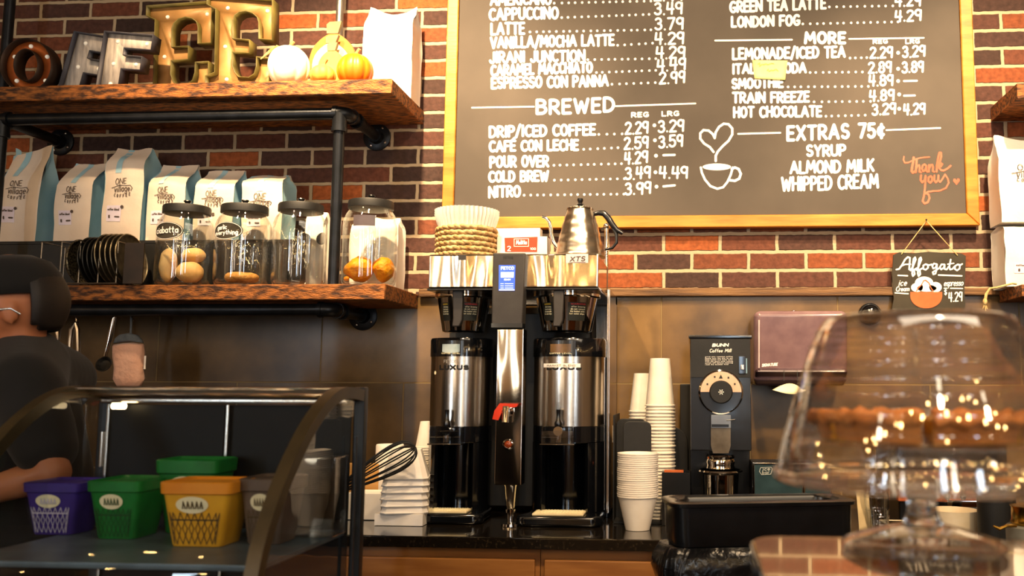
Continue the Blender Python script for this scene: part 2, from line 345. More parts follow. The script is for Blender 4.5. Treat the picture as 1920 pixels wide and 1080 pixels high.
    def ribbon(self, pl, w, fn):
        """a painted stroke: polyline in flat units, fn maps flat to the surface"""
        n = len(pl)
        if n == 1:
            self.dot(pl[0], w / 2, fn); return self
        T = []
        for i in range(n - 1):
            dx, dy = pl[i + 1][0] - pl[i][0], pl[i + 1][1] - pl[i][1]; l = math.hypot(dx, dy) or 1e-9
            T.append((dx / l, dy / l))
        h = w / 2
        def off(i, k):
            t = T[k]; nx, ny = -t[1], t[0]
            j = k - 1 if i == k else k + 1
            if 0 <= j < n - 1:
                t2 = T[j]; c = t[0] * t2[0] + t[1] * t2[1]
                if c > .5:
                    mx, my = nx - t2[1], ny + t2[0]; l = math.hypot(mx, my); mx /= l; my /= l
                    s = 1 / max(.6, mx * nx + my * ny); return mx * h * s, my * h * s
            return nx * h, ny * h
        for k in range(n - 1):
            a = off(k, k); b = off(k + 1, k); p, q = pl[k], pl[k + 1]
            self.lv = (self.lv + 1) % 23; l = self.ln * (self.lv * 2e-5)
            self.quad(fn(p[0] + a[0], p[1] + a[1]) + l, fn(p[0] - a[0], p[1] - a[1]) + l, fn(q[0] - b[0], q[1] - b[1]) + l, fn(q[0] + b[0], q[1] + b[1]) + l)
        for i in range(n):
            sharp = i in (0, n - 1) or (T[i - 1][0] * T[i][0] + T[i - 1][1] * T[i][1]) <= .5
            if sharp: self.dot(pl[i], h, fn)
        return self
    def dot(self, c, r, fn, n=8):
        self.lv = (self.lv + 1) % 23; l = self.ln * (self.lv * 2e-5)
        self.add([fn(c[0] + r * math.cos(2 * PI * i / n), c[1] + r * math.sin(2 * PI * i / n)) + l for i in range(n)], [list(range(n))]); return self
    def fill(self, poly, fn): self.add([fn(*p) for p in poly], [list(range(len(poly)))]); return self
    def jitter(self, amp, scale):
        for v in self.v: v += mnoise.noise_vector(v * scale) * amp
        return self

WL = {}
def finish(me, mats, smooth):
    for m in mats: me.materials.append(m)
    me.validate()
    if smooth:
        me.shade_smooth()
        if smooth < 180: me.set_sharp_from_angle(angle=R(smooth))
def obj(name, mb, mat, parent=None, smooth=40, label=None):
    mats = mat if isinstance(mat, (list, tuple)) else [mat]
    mats = [M[m] if isinstance(m, str) else m for m in mats]
    org = WL[parent.name] if parent is not None else Vector((0, 0, 0))
    me = bpy.data.meshes.new(name)
    me.from_pydata([v - org for v in mb.v], [], mb.f)
    for p, k in zip(me.polygons, mb.k): p.material_index = k
    b = bmesh.new(); b.from_mesh(me); bmesh.ops.remove_doubles(b, verts=b.verts, dist=1e-6)
    bmesh.ops.recalc_face_normals(b, faces=b.faces); b.to_mesh(me); b.free()
    finish(me, mats, smooth)
    o = bpy.data.objects.new(name, me); col.objects.link(o)
    if mb.bevd:
        wn = o.modifiers.new('weighted', 'WEIGHTED_NORMAL'); wn.keep_sharp = True; wn.weight = 100
    if parent is not None: o.parent = parent
    WL[o.name] = org
    if label: o['label'] = label
    return o
def tag(o, label, cat, group=None):
    o['label'] = label; o['category'] = cat
    if group: o['group'] = group
    return o
def thing(name, label, cat, loc=(0, 0, 0), group=None):
    o = bpy.data.objects.new(name, None); col.objects.link(o); o.location = loc; o.empty_display_size = .05
    WL[o.name] = Vector(loc); return tag(o, label, cat, group)
def solo(name, mb, mat, label, cat, group=None, smooth=40):
    """a thing that is one mesh, its origin at its own base"""
    c = sum(mb.v, Vector()) / len(mb.v); c.z = min(v.z for v in mb.v)
    for v in mb.v: v -= c
    o = obj(name, mb, mat, None, smooth); o.location = c; WL[o.name] = c
    return tag(o, label, cat, group)
def move(o, loc, rot=None):
    o.location = loc
    if rot is not None: o.rotation_euler = rot
    return o
def dup(src, loc, label, rot=None, group=None):
    c = src.copy(); col.objects.link(c); c.location = loc; c['label'] = label
    if rot is not None: c.rotation_euler = rot
    if group: c['group'] = group
    for ch in list(src.children):
        d = ch.copy(); col.objects.link(d); d.parent = c
        for g in list(ch.children):
            e = g.copy(); col.objects.link(e); e.parent = d
    return c
def struct(name, mb, mat, smooth=0, parent=None):
    o = obj(name, mb, mat, parent, smooth); 
    if parent is None: o['kind'] = 'structure'
    return o
def solidify(o, t, off=0):
    m = o.modifiers.new('thickness', 'SOLIDIFY'); m.thickness = t; m.offset = off; return o

# ------------------------------------------------------------------ hand lettering
_P = lambda: [(0, 0), (0, 1)]
G = {
 'A': (.74, [[(0, 0), (.37, 1), (.74, 0)], [(.14, .34), (.6, .34)]]),
 'B': (.6, [_P(), [(0, 1), (.25, 1)] + arc(.25, .77, .28, .23, 90, -90) + [(0, .54)], [(.25, .54)] + arc(.27, .27, .33, .27, 90, -90) + [(0, 0)]]),
 'C': (.58, [arc(.36, .5, .36, .5, 52, 308, 14)]),
 'D': (.62, [_P(), [(0, 1), (.18, 1)] + arc(.18, .5, .44, .5, 90, -90, 12) + [(0, 0)]]),
 'E': (.5, [[(.5, 1), (0, 1), (0, 0), (.5, 0)], [(0, .52), (.42, .52)]]),
 'F': (.5, [[(.5, 1), (0, 1), (0, 0)], [(0, .52), (.4, .52)]]),
 'G': (.64, [arc(.36, .5, .36, .5, 52, 318, 14) + [(.64, .42), (.4, .42)]]),
 'H': (.6, [_P(), [(.6, 0), (.6, 1)], [(0, .5), (.6, .5)]]),
 'I': (.1, [[(.05, 0), (.05, 1)]]),
 'J': (.42, [[(.42, 1), (.42, .25)] + arc(.2, .25, .22, .25, 0, -170, 8)]),
 'K': (.58, [_P(), [(.56, 1), (0, .42)], [(.16, .56), (.58, 0)]]),
 'L': (.48, [[(0, 1), (0, 0), (.48, 0)]]),
 'M': (.84, [[(0, 0), (.1, 1), (.42, .3), (.74, 1), (.84, 0)]]),
 'N': (.64, [[(0, 0), (0, 1), (.64, 0), (.64, 1)]]),
 'O': (.66, [arc(.33, .5, .33, .5, 90, 450, 18)]),
 'P': (.54, [_P(), [(0, 1), (.22, 1)] + arc(.22, .73, .32, .27, 90, -90) + [(0, .46)]]),
 'R': (.58, [_P(), [(0, 1), (.22, 1)] + arc(.22, .73, .32, .27, 90, -90) + [(0, .46)], [(.2, .46), (.58, 0)]]),
 'S': (.54, [arc(.27, .75, .25, .25, 35, 270, 10) + arc(.27, .25, .27, .25, 90, -150, 10)[1:]]),
 'T': (.62, [[(0, 1), (.62, 1)], [(.31, 1), (.31, 0)]]),
 'U': (.6, [[(0, 1), (0, .3)] + arc(.3, .3, .3, .3, 180, 360) + [(.6, 1)]]),
 'V': (.66, [[(0, 1), (.33, 0), (.66, 1)]]),
 'W': (.92, [[(0, 1), (.23, 0), (.46, .8), (.69, 0), (.92, 1)]]),
 'X': (.62, [[(0, 1), (.62, 0)], [(.62, 1), (0, 0)]]),
 'Y': (.62, [[(0, 1), (.31, .46), (.62, 1)], [(.31, .46), (.31, 0)]]),
 'Z': (.56, [[(0, 1), (.56, 1), (0, 0), (.56, 0)]]),
 '0': (.54, [arc(.27, .5, .27, .5, 90, 450, 16)]), '1': (.2, [[(0, .8), (.16, 1), (.16, 0)]]),
 '2': (.5, [arc(.25, .75, .25, .25, 160, -20, 9) + [(0, 0), (.5, 0)]]),
 '3': (.48, [arc(.22, .76, .22, .24, 150, -90, 10) + arc(.22, .27, .26, .27, 90, -150, 10)]),
 '4': (.52, [[(.06, 1), (0, .42), (.52, .42)], [(.42, 1), (.38, 0)]]),
 '5': (.5, [[(.46, 1), (.04, 1), (.02, .55)] + arc(.22, .31, .28, .31, 110, -150, 10)]),
 '7': (.5, [[(0, 1), (.5, 1), (.16, 0)]]),
 '8': (.5, [arc(.25, .76, .21, .24, 90, 450, 14), arc(.25, .26, .25, .26, 90, 450, 14)]),
 '9': (.5, [arc(.24, .72, .24, .28, 0, 360, 14), [(.48, .95), (.44, 0)]]),
 '/': (.42, [[(0, -.12), (.42, 1.1)]]), '.': (.12, [[(.06, 0)]]), ' ': (.3, []), '-': (.4, [[(0, .5), (.4, .5)]]),
 '$': (.5, [arc(.25, .72, .23, .2, 35, 270, 8) + arc(.25, .32, .25, .2, 90, -150, 8)[1:], [(.25, 1.05), (.25, 0)]]),
 '¢': (.46, [arc(.26, .45, .26, .32, 52, 308, 12), [(.26, .95), (.26, -.05)]]),
 'É': (.5, [[(.5, 1), (0, 1), (0, 0), (.5, 0)], [(0, .52), (.42, .52)], [(.2, 1.1), (.46, 1.3)]]),
 'a': (.46, [arc(.22, .28, .22, .28, 30, 330, 12), [(.45, .56), (.45, 0)]]), 'b': (.46, [_P(), arc(.23, .28, .22, .28, 160, -160, 12)]),
 'c': (.42, [arc(.24, .28, .24, .28, 50, 310, 10)]), 'd': (.46, [arc(.22, .28, .22, .28, 30, 330, 12), [(.45, 1), (.45, 0)]]),
 'e': (.44, [[(.02, .3), (.44, .3)] + arc(.22, .28, .22, .28, 0, 310, 12)]), 'f': (.36, [arc(.3, .78, .16, .22, 80, 180, 6) + [(.14, 0)], [(0, .55), (.32, .55)]]),
 'g': (.46, [arc(.22, .28, .22, .28, 30, 330, 12), [(.45, .56), (.45, -.15)] + arc(.24, -.15, .21, .2, 0, -160, 7)]),
 'h': (.44, [_P(), [(0, .3)] + arc(.22, .32, .22, .24, 180, 0, 8) + [(.44, 0)]]), 'i': (.08, [[(.04, 0), (.04, .55)], [(.04, .8)]]),
 'k': (.42, [_P(), [(.38, .56), (0, .24)], [(.12, .34), (.42, 0)]]), 'l': (.08, [[(.04, 0), (.04, 1)]]),
 'm': (.72, [[(0, 0), (0, .56)], [(0, .3)] + arc(.18, .34, .18, .22, 180, 0, 7) + [(.36, 0)], [(.36, .3)] + arc(.54, .34, .18, .22, 180, 0, 7) + [(.72, 0)]]),
 'n': (.42, [[(0, 0), (0, .56)], [(0, .3)] + arc(.21, .34, .21, .22, 180, 0, 7) + [(.42, 0)]]),
 'o': (.46, [arc(.23, .28, .23, .28, 90, 450, 14)]), 'p': (.46, [[(0, .56), (0, -.35)], arc(.23, .28, .22, .28, 160, -160, 12)]),
 'r': (.32, [[(0, 0), (0, .56)], [(0, .3)] + arc(.2, .36, .2, .2, 180, 60, 6)]), 's': (.38, [arc(.19, .42, .17, .14, 35, 270, 7) + arc(.19, .14, .19, .14, 90, -150, 7)[1:]]),
 't': (.34, [[(.15, .9), (.15, .1), (.3, 0)], [(0, .58), (.32, .58)]]), 'u': (.42, [[(0, .56), (0, .2)] + arc(.2, .2, .2, .2, 180, 360, 7) + [(.4, .56), (.42, 0)]]),
 'v': (.4, [[(0, .56), (.2, 0), (.4, .56)]]), 'w': (.6, [[(0, .56), (.15, 0), (.3, .5), (.45, 0), (.6, .56)]]), 'x': (.4, [[(0, .56), (.4, 0)], [(.4, .56), (0, 0)]]),
 'y': (.42, [[(0, .56), (.21, .02)], [(.42, .56), (.1, -.3)]]), 'z': (.38, [[(0, .56), (.38, .56), (0, 0), (.38, 0)]]),
}
def write(mb, s, x0, x1, y0, y1, h, w, fn, gap=.24, jit=0, slant=0):
    """letters from x0 to x1 along a baseline y0 -> y1 (y grows downwards), cap height h, stroke w"""
    tot = sum(G[c][0] for c in s) + gap * (len(s) - 1); k = (x1 - x0 - w) / tot; x = x0 + w / 2
    for c in s:
        gw, st = G[c]; dy = random.uniform(-jit, jit) * h; sx = 1 + random.uniform(-jit, jit)
        for pl in st:
            q = []
            for a, b in pl:
                px = x + (a * sx + slant * b) * k
                q.append((px, y0 + (y1 - y0) * (px - x0) / (x1 - x0) - w / 2 - b * (h - w) + dy))
            mb.ribbon(q, w, fn)
        x += (gw + gap) * k
def dots(mb, x0, x1, y0, y1, r, fn, step=12.6):
    n = max(1, round((x1 - x0) / step))
    for i in range(n + 1):
        t = i / n; mb.dot((x0 + (x1 - x0) * t + random.uniform(-1, 1), y0 + (y1 - y0) * t - 2), r, fn, 8)
def PYZ(px, D, z):
    """how far down the photograph a height z stands at depth D"""
    a, b_ = 0.0, 1000.0
    for _ in range(4):
        za, zb = W(px, a, D).z, W(px, b_, D).z; y = a + (z - za) * (b_ - a) / (zb - za); a, b_ = y - 20, y + 20
    return y
def on(D, lift=0):
    return lambda px, py: W(px, py, D - lift)
def flat(o, u, v, lift=(0, 0, 0)):
    """flat units to a plane: o + a*u - b*v (b grows downwards)"""
    o = Vector(o) + Vector(lift); u = Vector(u); v = Vector(v)
    return lambda a, b: o + u * a - v * b

# ------------------------------------------------------------------ the room
b = MB(); b.box(-4.6, 4.6, 0, .2, 0, 3.6); struct('wall_rear', b, 'brick')
ZT = W(1234, 557).z; TZ0 = .91
b = MB(); b.box(-4.6, 4.6, -.010, -.0005, TZ0 - .05, ZT); struct('wall_rear_tiles', b, 'tile')
b = MB(); b.box(W(790, 545).x, W(1690, 545).x, -.034, -.0005, ZT, W(1400, 541).z, .004); struct('trim_1', b, 'trimwood')
b = MB(); b.box(W(1690, 545).x + .002, 4.5, -.030, -.0005, ZT, W(1400, 543).z, .004); struct('trim_2', b, 'trimwood')
b = MB(); b.box(-4.6, 4.6, -6.8, .2, -.1, 0); struct('floor', b, 'floor')
b = MB(); b.box(-4.6, 4.6, -6.8, .2, 3.6, 3.7); struct('ceiling', b, 'ceil')
b = MB(); b.box(-4.8, -4.6, -6.8, .2, 0, 3.6); struct('wall_left', b, 'plaster')
b = MB(); b.box(4.6, 4.8, -6.8, .2, 0, 3.6); struct('wall_right', b, 'plaster')
b = MB(); b.box(-4.6, 4.6, -7.0, -6.8, 0, 3.6); struct('wall_front', b, 'plaster')
for i, (x, w) in enumerate(((-3.45, .15), (-2.75, .13), (-1.95, .13), (.40, .2), (1.0, .2), (2.6, .26))):  # unseen frames round the light strips; those of warm strips are added
    b = MB(); y0, y1 = -6.8, -6.72
    for (xa, xb, za, zb) in ((x - w / 2 - .08, x - w / 2, .75, 3.15), (x + w / 2, x + w / 2 + .08, .75, 3.15), (x - w / 2, x + w / 2, .72, .82), (x - w / 2, x + w / 2, 3.07, 3.15)):
        b.box(xa, xb, y0, y1, za, zb)
    struct('window_%d' % (i + 1), b, 'window_frame')
# ------------------------------------------------------------------ menu board
DF = 3.200                                   # frame front, panel face a little behind
DP = 3.212
t = thing('menu_board', 'large framed chalkboard menu hung on the brick wall', 'menu board', W(1330, 425, DW))
bl, br = W(827, 429, DF), W(1838, 422.5, DF)
u = (br - bl).normalized(); v = Vector((-u.z, 0, u.x)); v = v if v.z > 0 else -v
Wd = (br - bl).length; Hh = 1.02; fw = .0435
def strip(q): 
    o = bl + Vector((0, .042, 0)); 
    return MB().prism(q, o, u, v, (0, -.042, 0))
b = MB(); b.prism([(.02, .02), (Wd - .02, .02), (Wd - .02, Hh - .02), (.02, Hh - .02)], Vector((bl.x, -.008, bl.z)), u, v, (0, DP - DW + .008, 0)); obj('panel', b, 'chalk', t)
for q in ([(0, 0), (Wd, 0), (Wd - fw, fw), (fw, fw)], [(0, Hh), (fw, Hh - fw), (Wd - fw, Hh - fw), (Wd, Hh)],
          [(0, 0), (fw, fw), (fw, Hh - fw), (0, Hh)], [(Wd, 0), (Wd, Hh), (Wd - fw, Hh - fw), (Wd - fw, fw)]):
    b = strip(q); 
    for vv in b.v: vv.y = min(vv.y, -.002)
    o = obj('frame_rail', b, 'frame', t); m = o.modifiers.new('edge', 'BEVEL'); m.width = .004; m.segments = 2; m.limit_method = 'ANGLE'
fb = on(DP, .0008)
b = MB()
J = .025
for s, x0, x1, y0, y1, h in (
    ('AMERICANO', 918, 1035, 11.5, 9.5, 24), ('CAPPUCCINO', 916, 1048, 40, 36, 25), ('LATTE', 919, 985, 67, 65, 25),
    ('VANILLA/MOCHA LATTE', 918, 1153, 92, 87, 24), ('JIRANI JUNCTION', 917, 1098, 120, 116, 24), ('CARAMEL MACCHIATO', 919, 1112, 144, 137, 23),
    ('ESPRESSO CON PANNA', 920, 1142, 168, 163, 24), ('DRIP/ICED COFFEE', 916, 1118, 259, 255, 24), ('CAFÉ CON LECHE', 916, 1086, 286, 283, 23),
    ('POUR OVER', 917, 1030, 316, 314, 24), ('COLD BREW', 915, 1030, 343, 341, 23), ('NITRO', 915, 977, 372, 370, 24),
    ('GREEN TEA LATTE', 1367, 1550, 25, 18, 24), ('LONDON FOG', 1370, 1501, 53, 49, 23), ('LEMONADE/ICED TEA', 1372, 1586, 113, 109, 24),
    ('ITALIAN SODA', 1372, 1513, 140, 138, 22), ('SMOOTHIE', 1371, 1470, 168, 165, 22), ('TRAIN FREEZE', 1372, 1519, 195, 193, 23),
    ('HOT CHOCOLATE', 1374, 1542, 222, 220, 23), ('SYRUP', 1511, 1587, 295, 293, 24), ('ALMOND MILK', 1480, 1640, 327, 323, 26), ('WHIPPED CREAM', 1464, 1648, 360, 354, 29)):
    write(b, s, x0, x1, y0, y1, h, 5.0, fb, jit=J, gap=.26)
for s, x0, x1, y0, y1, h in (('BREWED', 1004, 1153, 216, 212, 31), ('MORE', 1507, 1587, 84, 83, 25), ('EXTRAS 75¢', 1474, 1660, 266, 259, 31)):
    write(b, s, x0, x1, y0, y1, h, 6.0, fb, jit=J, gap=.3)
for s, x0, x1, y0, y1 in (
    ('2.99', 1225, 1281, 4, 2), ('3.49', 1226, 1281, 29, 27), ('3.79', 1227, 1283, 58, 56), ('4.29', 1227, 1284, 85, 83), ('4.29', 1229, 1286, 112, 110), ('4.49', 1231, 1287, 136, 131), ('2.99', 1235, 1286, 160, 156),
    ('2.29', 1171, 1217, 254, 251), ('3.29', 1233, 1284, 250, 247), ('2.59', 1169, 1217, 282, 279), ('3.59', 1234, 1282, 279, 276), ('4.29', 1170, 1216, 310, 306), ('3.49', 1171, 1221, 339, 335), ('4.49', 1235, 1291, 336, 335), ('3.99', 1171, 1222, 367, 364),
    ('4.29', 1677, 1728, 14, 12), ('4.29', 1677, 1729, 42, 40), ('2.29', 1630, 1675, 111, 109), ('3.29', 1691, 1736, 110, 107), ('2.89', 1627, 1673, 139, 137), ('3.89', 1690, 1733, 138, 136),
    ('4.89', 1628, 1676, 163, 161), ('4.89', 1629, 1678, 192, 189), ('3.29', 1634, 1681, 218, 215), ('4.29', 1693, 1736, 218, 215)):
    write(b, s, x0, x1, y0, y1, 25 if x0 < 1300 else 23.5, 4.2, fb, jit=J, gap=.2)
for s, x0, x1, y0 in (('REG', 1183, 1217, 221), ('LRG', 1240, 1274, 219)): write(b, s, x0, x1, y0, y0 - 1, 11, 3, fb, gap=.3)
for s, x0, x1, y0 in (('REG', 1636, 1665, 83), ('LRG', 1697, 1725, 83)): write(b, s, x0, x1, y0, y0 - 1, 10, 2.8, fb, gap=.3)
for x0, x1, y0, y1 in ((1040, 1220, 8, 4), (1053, 1218, 35, 29), (993, 1221, 62, 58), (1158, 1224, 87, 83), (1103, 1229, 114, 112), (1118, 1229, 138, 134), (1148, 1229, 160, 157),
                       (1123, 1167, 254, 253), (1094, 1159, 282, 279), (1038, 1166, 312, 309), (1040, 1170, 340, 337), (983, 1170, 368, 366),
                       (1555, 1674, 15, 13), (1506, 1684, 47, 43), (1593, 1626, 111, 110), (1518, 1616, 138, 137), (1477, 1629, 165, 164), (1527, 1632, 193, 192), (1548, 1622, 220, 218)):
    dots(b, x0, x1, y0, y1, 2.5, fb)
for x, y in ((1227, 235), (1228, 263), (1230, 292), (1229, 323), (1231, 350), (1684, 99), (1684, 129), (1684, 152), (1686, 177), (1686, 204)): b.dot((x, y), 3.6, fb, 10)
for x0, y0, x1, y1, w in ((1244, 291, 1265, 290.5, 4.5), (1244, 349.5, 1265, 347.5, 4.5), (1695, 152, 1719, 151.5, 4), (1695, 179.5, 1715, 179, 4),
                       (885, 202, 1001, 200, 3), (1154, 199, 1304, 194, 3.2), (1341, 76, 1485, 74.5, 3.4), (1592, 73, 1732, 71, 3), (1384, 251, 1463, 249, 3.4), (1662, 244, 1763, 240, 3.2)):
    b.ribbon([(x0, y0), (x1, y1)], w, fb)
# the heart of steam over the cup
b.ribbon([(1338, 285), (1331, 276), (1320, 269), (1313, 260), (1313, 250), (1319, 244), (1329, 245), (1337, 252), (1340, 259), (1342, 248), (1348, 238), (1357, 232), (1366, 233), (1373, 241), (1373, 252), (1366, 264), (1355, 274), (1346, 284), (1342, 292), (1342, 302)], 4.6, fb)
b.fill([(1344 + 27 * math.cos(a), 313 + 6.5 * math.sin(a)) for a in [2 * PI * i / 24 for i in range(24)]], fb)
b.ribbon([(1314, 314), (1316, 324), (1322, 337), (1332, 349), (1345, 354), (1356, 351), (1364, 341), (1370, 328), (1374, 314)], 4.4, fb)
b.ribbon([(1372, 317), (1378, 314), (1385, 317), (1389, 326), (1386, 335), (1378, 339), (1369, 338), (1366, 337)], 4.8, fb)
obj('lettering', b, 'white_paint', t, 0, label='white hand lettered menu and prices')
b = MB()
def zz(pts, w=3.0): w *= 1.25; b.ribbon([(x / 4.545 + 1690, y / 4.545 + 280) for x, y in pts], w, fb)
# "thank you" drawn as one-line script (traced over an enlarged crop)
zz([(22, 62), (18, 90), (30, 115), (60, 112), (90, 98), (120, 84), (160, 74), (200, 68), (240, 66)], 2.2)
zz([(105, 70), (100, 110), (92, 150), (88, 185), (98, 200), (112, 190)], 3.6)
zz([(130, 85), (128, 130), (122, 195)], 3.4); zz([(124, 170), (138, 140), (152, 135), (156, 155), (154, 190), (166, 196)], 3)
zz([(212, 140), (198, 128), (182, 138), (176, 165), (186, 188), (202, 180), (212, 150), (212, 182), (222, 192)], 3)
zz([(236, 135), (234, 190)], 3.2); zz([(236, 165), (250, 135), (264, 132), (270, 150), (268, 185), (280, 192)], 3)
zz([(300, 190), (304, 130), (316, 60), (326, 28), (338, 30), (340, 60), (328, 105), (308, 150)], 3.2); zz([(308, 155), (336, 118), (348, 126), (336, 146), (316, 152), (340, 178), (362, 180), (392, 165), (420, 140)], 3)
zz([(168, 222), (164, 262), (178, 282), (200, 262), (206, 226)], 3.2); zz([(206, 226), (204, 290), (200, 340), (192, 400), (182, 440), (198, 462), (226, 450), (240, 415), (232, 385), (206, 372)], 3)
zz([(250, 228), (232, 240), (230, 272), (246, 286), (262, 268), (262, 240), (250, 228)], 3); zz([(282, 224), (280, 262), (294, 282), (312, 262), (316, 222)], 3)
zz([(316, 222), (316, 262), (330, 280), (352, 250), (372, 214), (396, 250), (404, 285), (380, 330), (330, 352), (270, 356), (225, 362), (196, 385)], 2.6)
b.fill([(x / 4.545 + 1690, y / 4.545 + 280) for x, y in ((470, 305), (440, 268), (446, 250), (462, 250), (470, 262), (480, 248), (496, 252), (498, 270))], fb)
obj('thank_you_script', b, 'red_paint', t, 0, label='coral thank you script with a small heart')
# sticky note over the soda line
b = MB(); f2 = on(DP, .002)
def sn(i, j):
    x = 1410.5 + 66 * i + 4 * j * (1 - i) - 4.5 * j * i; y = 112.5 + 1.2 * i + 35 * j + 1.8 * i * j
    p = W(x, y, DP - .003); p.y -= .006 * max(0, j - .3) ** 2; return p
b.grid(sn, 6, 6); o = solo('sticky_note', b, 'sticky', 'pale yellow sticky note stuck over the soda line of the menu', 'sticky note'); solidify(o, .0006)
b = MB(); fn = on(DP, .0065)
for pl in ([(1421, 120), (1425, 117), (1424, 124), (1429, 120), (1432, 121), (1436, 119), (1440, 121), (1446, 118), (1451, 119)], [(1438, 132), (1441, 129), (1442, 134), (1446, 131), (1450, 132), (1455, 129), (1459, 133)]): b.ribbon(pl, 1.1, fn)
obj('faint_writing', b, 'pencil', o, 0)

# ------------------------------------------------------------------ shelves on the left
DS = 2.88
ZU = W(735, 147, DS).z; TU = .052; ZL = W(735, 532, DS).z; TL = .052
XE = W(735, 160, DS).x                        # the shelves' end
def plank(x0, x1, z, th, D, name, label):
    b = MB(); b.box(x0, x1, D - DW, -.001, z - th, z, .003, 1)
    # sawn, slightly uneven edges
    bb = bmesh.new(); me = bpy.data.meshes.new('t'); me.from_pydata(b.v, [], b.f); bb.from_mesh(me); bpy.data.meshes.remove(me)
    bmesh.ops.bisect_plane(bb, geom=bb.verts[:] + bb.edges[:] + bb.faces[:], plane_co=(x0, 0, 0), plane_no=(1, 0, 0))
    n = 26
    for i in range(1, n): bmesh.ops.bisect_plane(bb, geom=bb.verts[:] + bb.edges[:] + bb.faces[:], plane_co=(x0 + (x1 - x0) * i / n, 0, 0), plane_no=(1, 0, 0))
    for v in bb.verts:
        if v.co.y < -.05: v.co.y += .003 * mnoise.noise(Vector((v.co.x * 9, v.co.z * 40, 3))); v.co.z += .0015 * mnoise.noise(Vector((v.co.x * 7, 1, v.co.z * 30)))
    m = MB(); m.bm(bb)
    return solo(name, m, 'oak', label, 'shelf')
X0L = W(-190, 400, 3.0).x
plank(X0L, XE, ZU, TU, DS, 'wooden_shelf', 'thick rough sawn wooden shelf carrying the metal letters and pumpkins')
plank(X0L, XE, ZL, TL, DS, 'wooden_shelf', 'thick dark wooden shelf carrying the glass jars and coffee bags')

# iron pipe frame that carries both shelves
DPi = 2.945; YP = DPi - DW; rp = .0205
pz = W(600, 214, DPi).z; xr = W(634, 300, DPi).x; xl = W(-1, 300, DPi).x; lz = W(500, 581, DPi).z
if pz + rp > ZU - TU - .001: pz = ZU - TU - rp - .001
if lz + rp > ZL - TL - .001: lz = ZL - TL - rp - .001
t = thing('pipe_shelf_frame', 'black iron pipe frame under and between the two wooden shelves', 'pipe frame', (xr, YP, lz))
def elbow(c, a, bdir, r, rr):
    """a quarter bend from direction a into direction b around corner c"""
    c = Vector(c); a = Vector(a); bd = Vector(bdir); pts = []
    for i in range(9):
        an = R(90 * i / 8); pts.append(c - a * rr + a * rr * math.sin(an) + bd * rr * (1 - math.cos(an)))
    b = MB(); b.tube([c - a * (rr + .014)] + pts + [c + bd * (rr + .014)], r, 16)
    b.tube([c - a * (rr + .016), c - a * (rr + .002)], r * 1.12, 16); b.tube([c + bd * (rr + .002), c + bd * (rr + .016)], r * 1.12, 16); return b
def flange(c, r, nm='flange'):
    b = MB(); m = Matrix.Translation(c) @ Matrix.Rotation(R(90), 4, 'X')
    b.lathe([(0, 0), (r, 0), (r, .007), (r * .94, .009), (r * .55, .011), (r * .46, .03), (r * .4, .03), (0, .03)], (0, 0, 0), 32, m)
    o = obj(nm, b, 'pipe', t)
    for k in range(4):
        a = R(45 + 90 * k + 12); p = Vector(c) + Vector((math.cos(a) * r * .74, -.009, math.sin(a) * r * .74))
        obj('bolt', MB().sphere(p, .0052, 10, 6, (1, .6, 1)), 'chrome', o)
    return o
for z, top in ((pz, True), (lz, False)):
    xc = xr + .014 if top else xr - .012
    b = MB(); b.rod((xl, YP, z), (xc - .03, YP, z), rp, 20); obj('pipe', b, 'pipe', t)
    obj('elbow', elbow((xc + .012, YP, z), (1, 0, 0), (0, 1, 0), rp * 1.18, .03), 'pipe', t)
    yb = YP + .046
    b = MB(); b.rod((xc + .012, yb, z), (xc + .012, -.012, z), rp * .95, 18); obj('pipe', b, 'pipe', t)
    b = MB(); b.rod((xc + .012, yb + .03, z), (xc + .012, yb + .075, z), rp * 1.25, 18); b.rod((xc + .012, yb + .035, z), (xc + .012, yb + .045, z), rp * 1.36, 18); obj('coupling', b, 'pipe', t)
    flange((xc + .012, -.0011 if top else -.0105, z), .052)
    b = MB(); b.rod((xl, yb - .03, z), (xl, -.012, z), rp * .95, 18); obj('pipe', b, 'pipe', t)
    obj('elbow', elbow((xl - .012, YP, z), (-1, 0, 0), (0, 1, 0), rp * 1.18, .026), 'pipe', t)
    flange((xl, -.0011 if top else -.0105, z), .052)
for x in (xr, xl):
    b = MB(); b.rod((x, YP, ZL + .001), (x, YP, pz - .02), rp * .92, 20); obj('pipe', b, 'pipe', t)
    b = MB(); b.rod((x, YP, pz - .06), (x, YP, pz), rp * 1.2, 20); b.rod((x, YP, pz - .064), (x, YP, pz - .05), rp * 1.3, 20); obj('coupling', b, 'pipe', t)
# posts that rise from the upper shelf
b = MB(); p = W(16, 40, 3.1); b.rod((p.x, p.y, ZU + .001), (p.x, p.y, 3.6), .0185, 20); b.rod((p.x, p.y, ZU + .001), (p.x, p.y, ZU + .03), .025, 20)
solo('ceiling_post', b, 'pipe', 'black iron post rising from the upper shelf behind the copper letter', 'pipe post')
b = MB(); p = W(637, 30, 3.14); b.rod((p.x, p.y, ZU + .001), (p.x, p.y, 3.6), .0135, 20); b.rod((p.x, p.y, ZU + .001), (p.x, p.y, ZU + .03), .02, 20)
solo('ceiling_post', b, 'conduit', 'thin grey steel post rising behind the wooden pumpkin', 'pipe post')

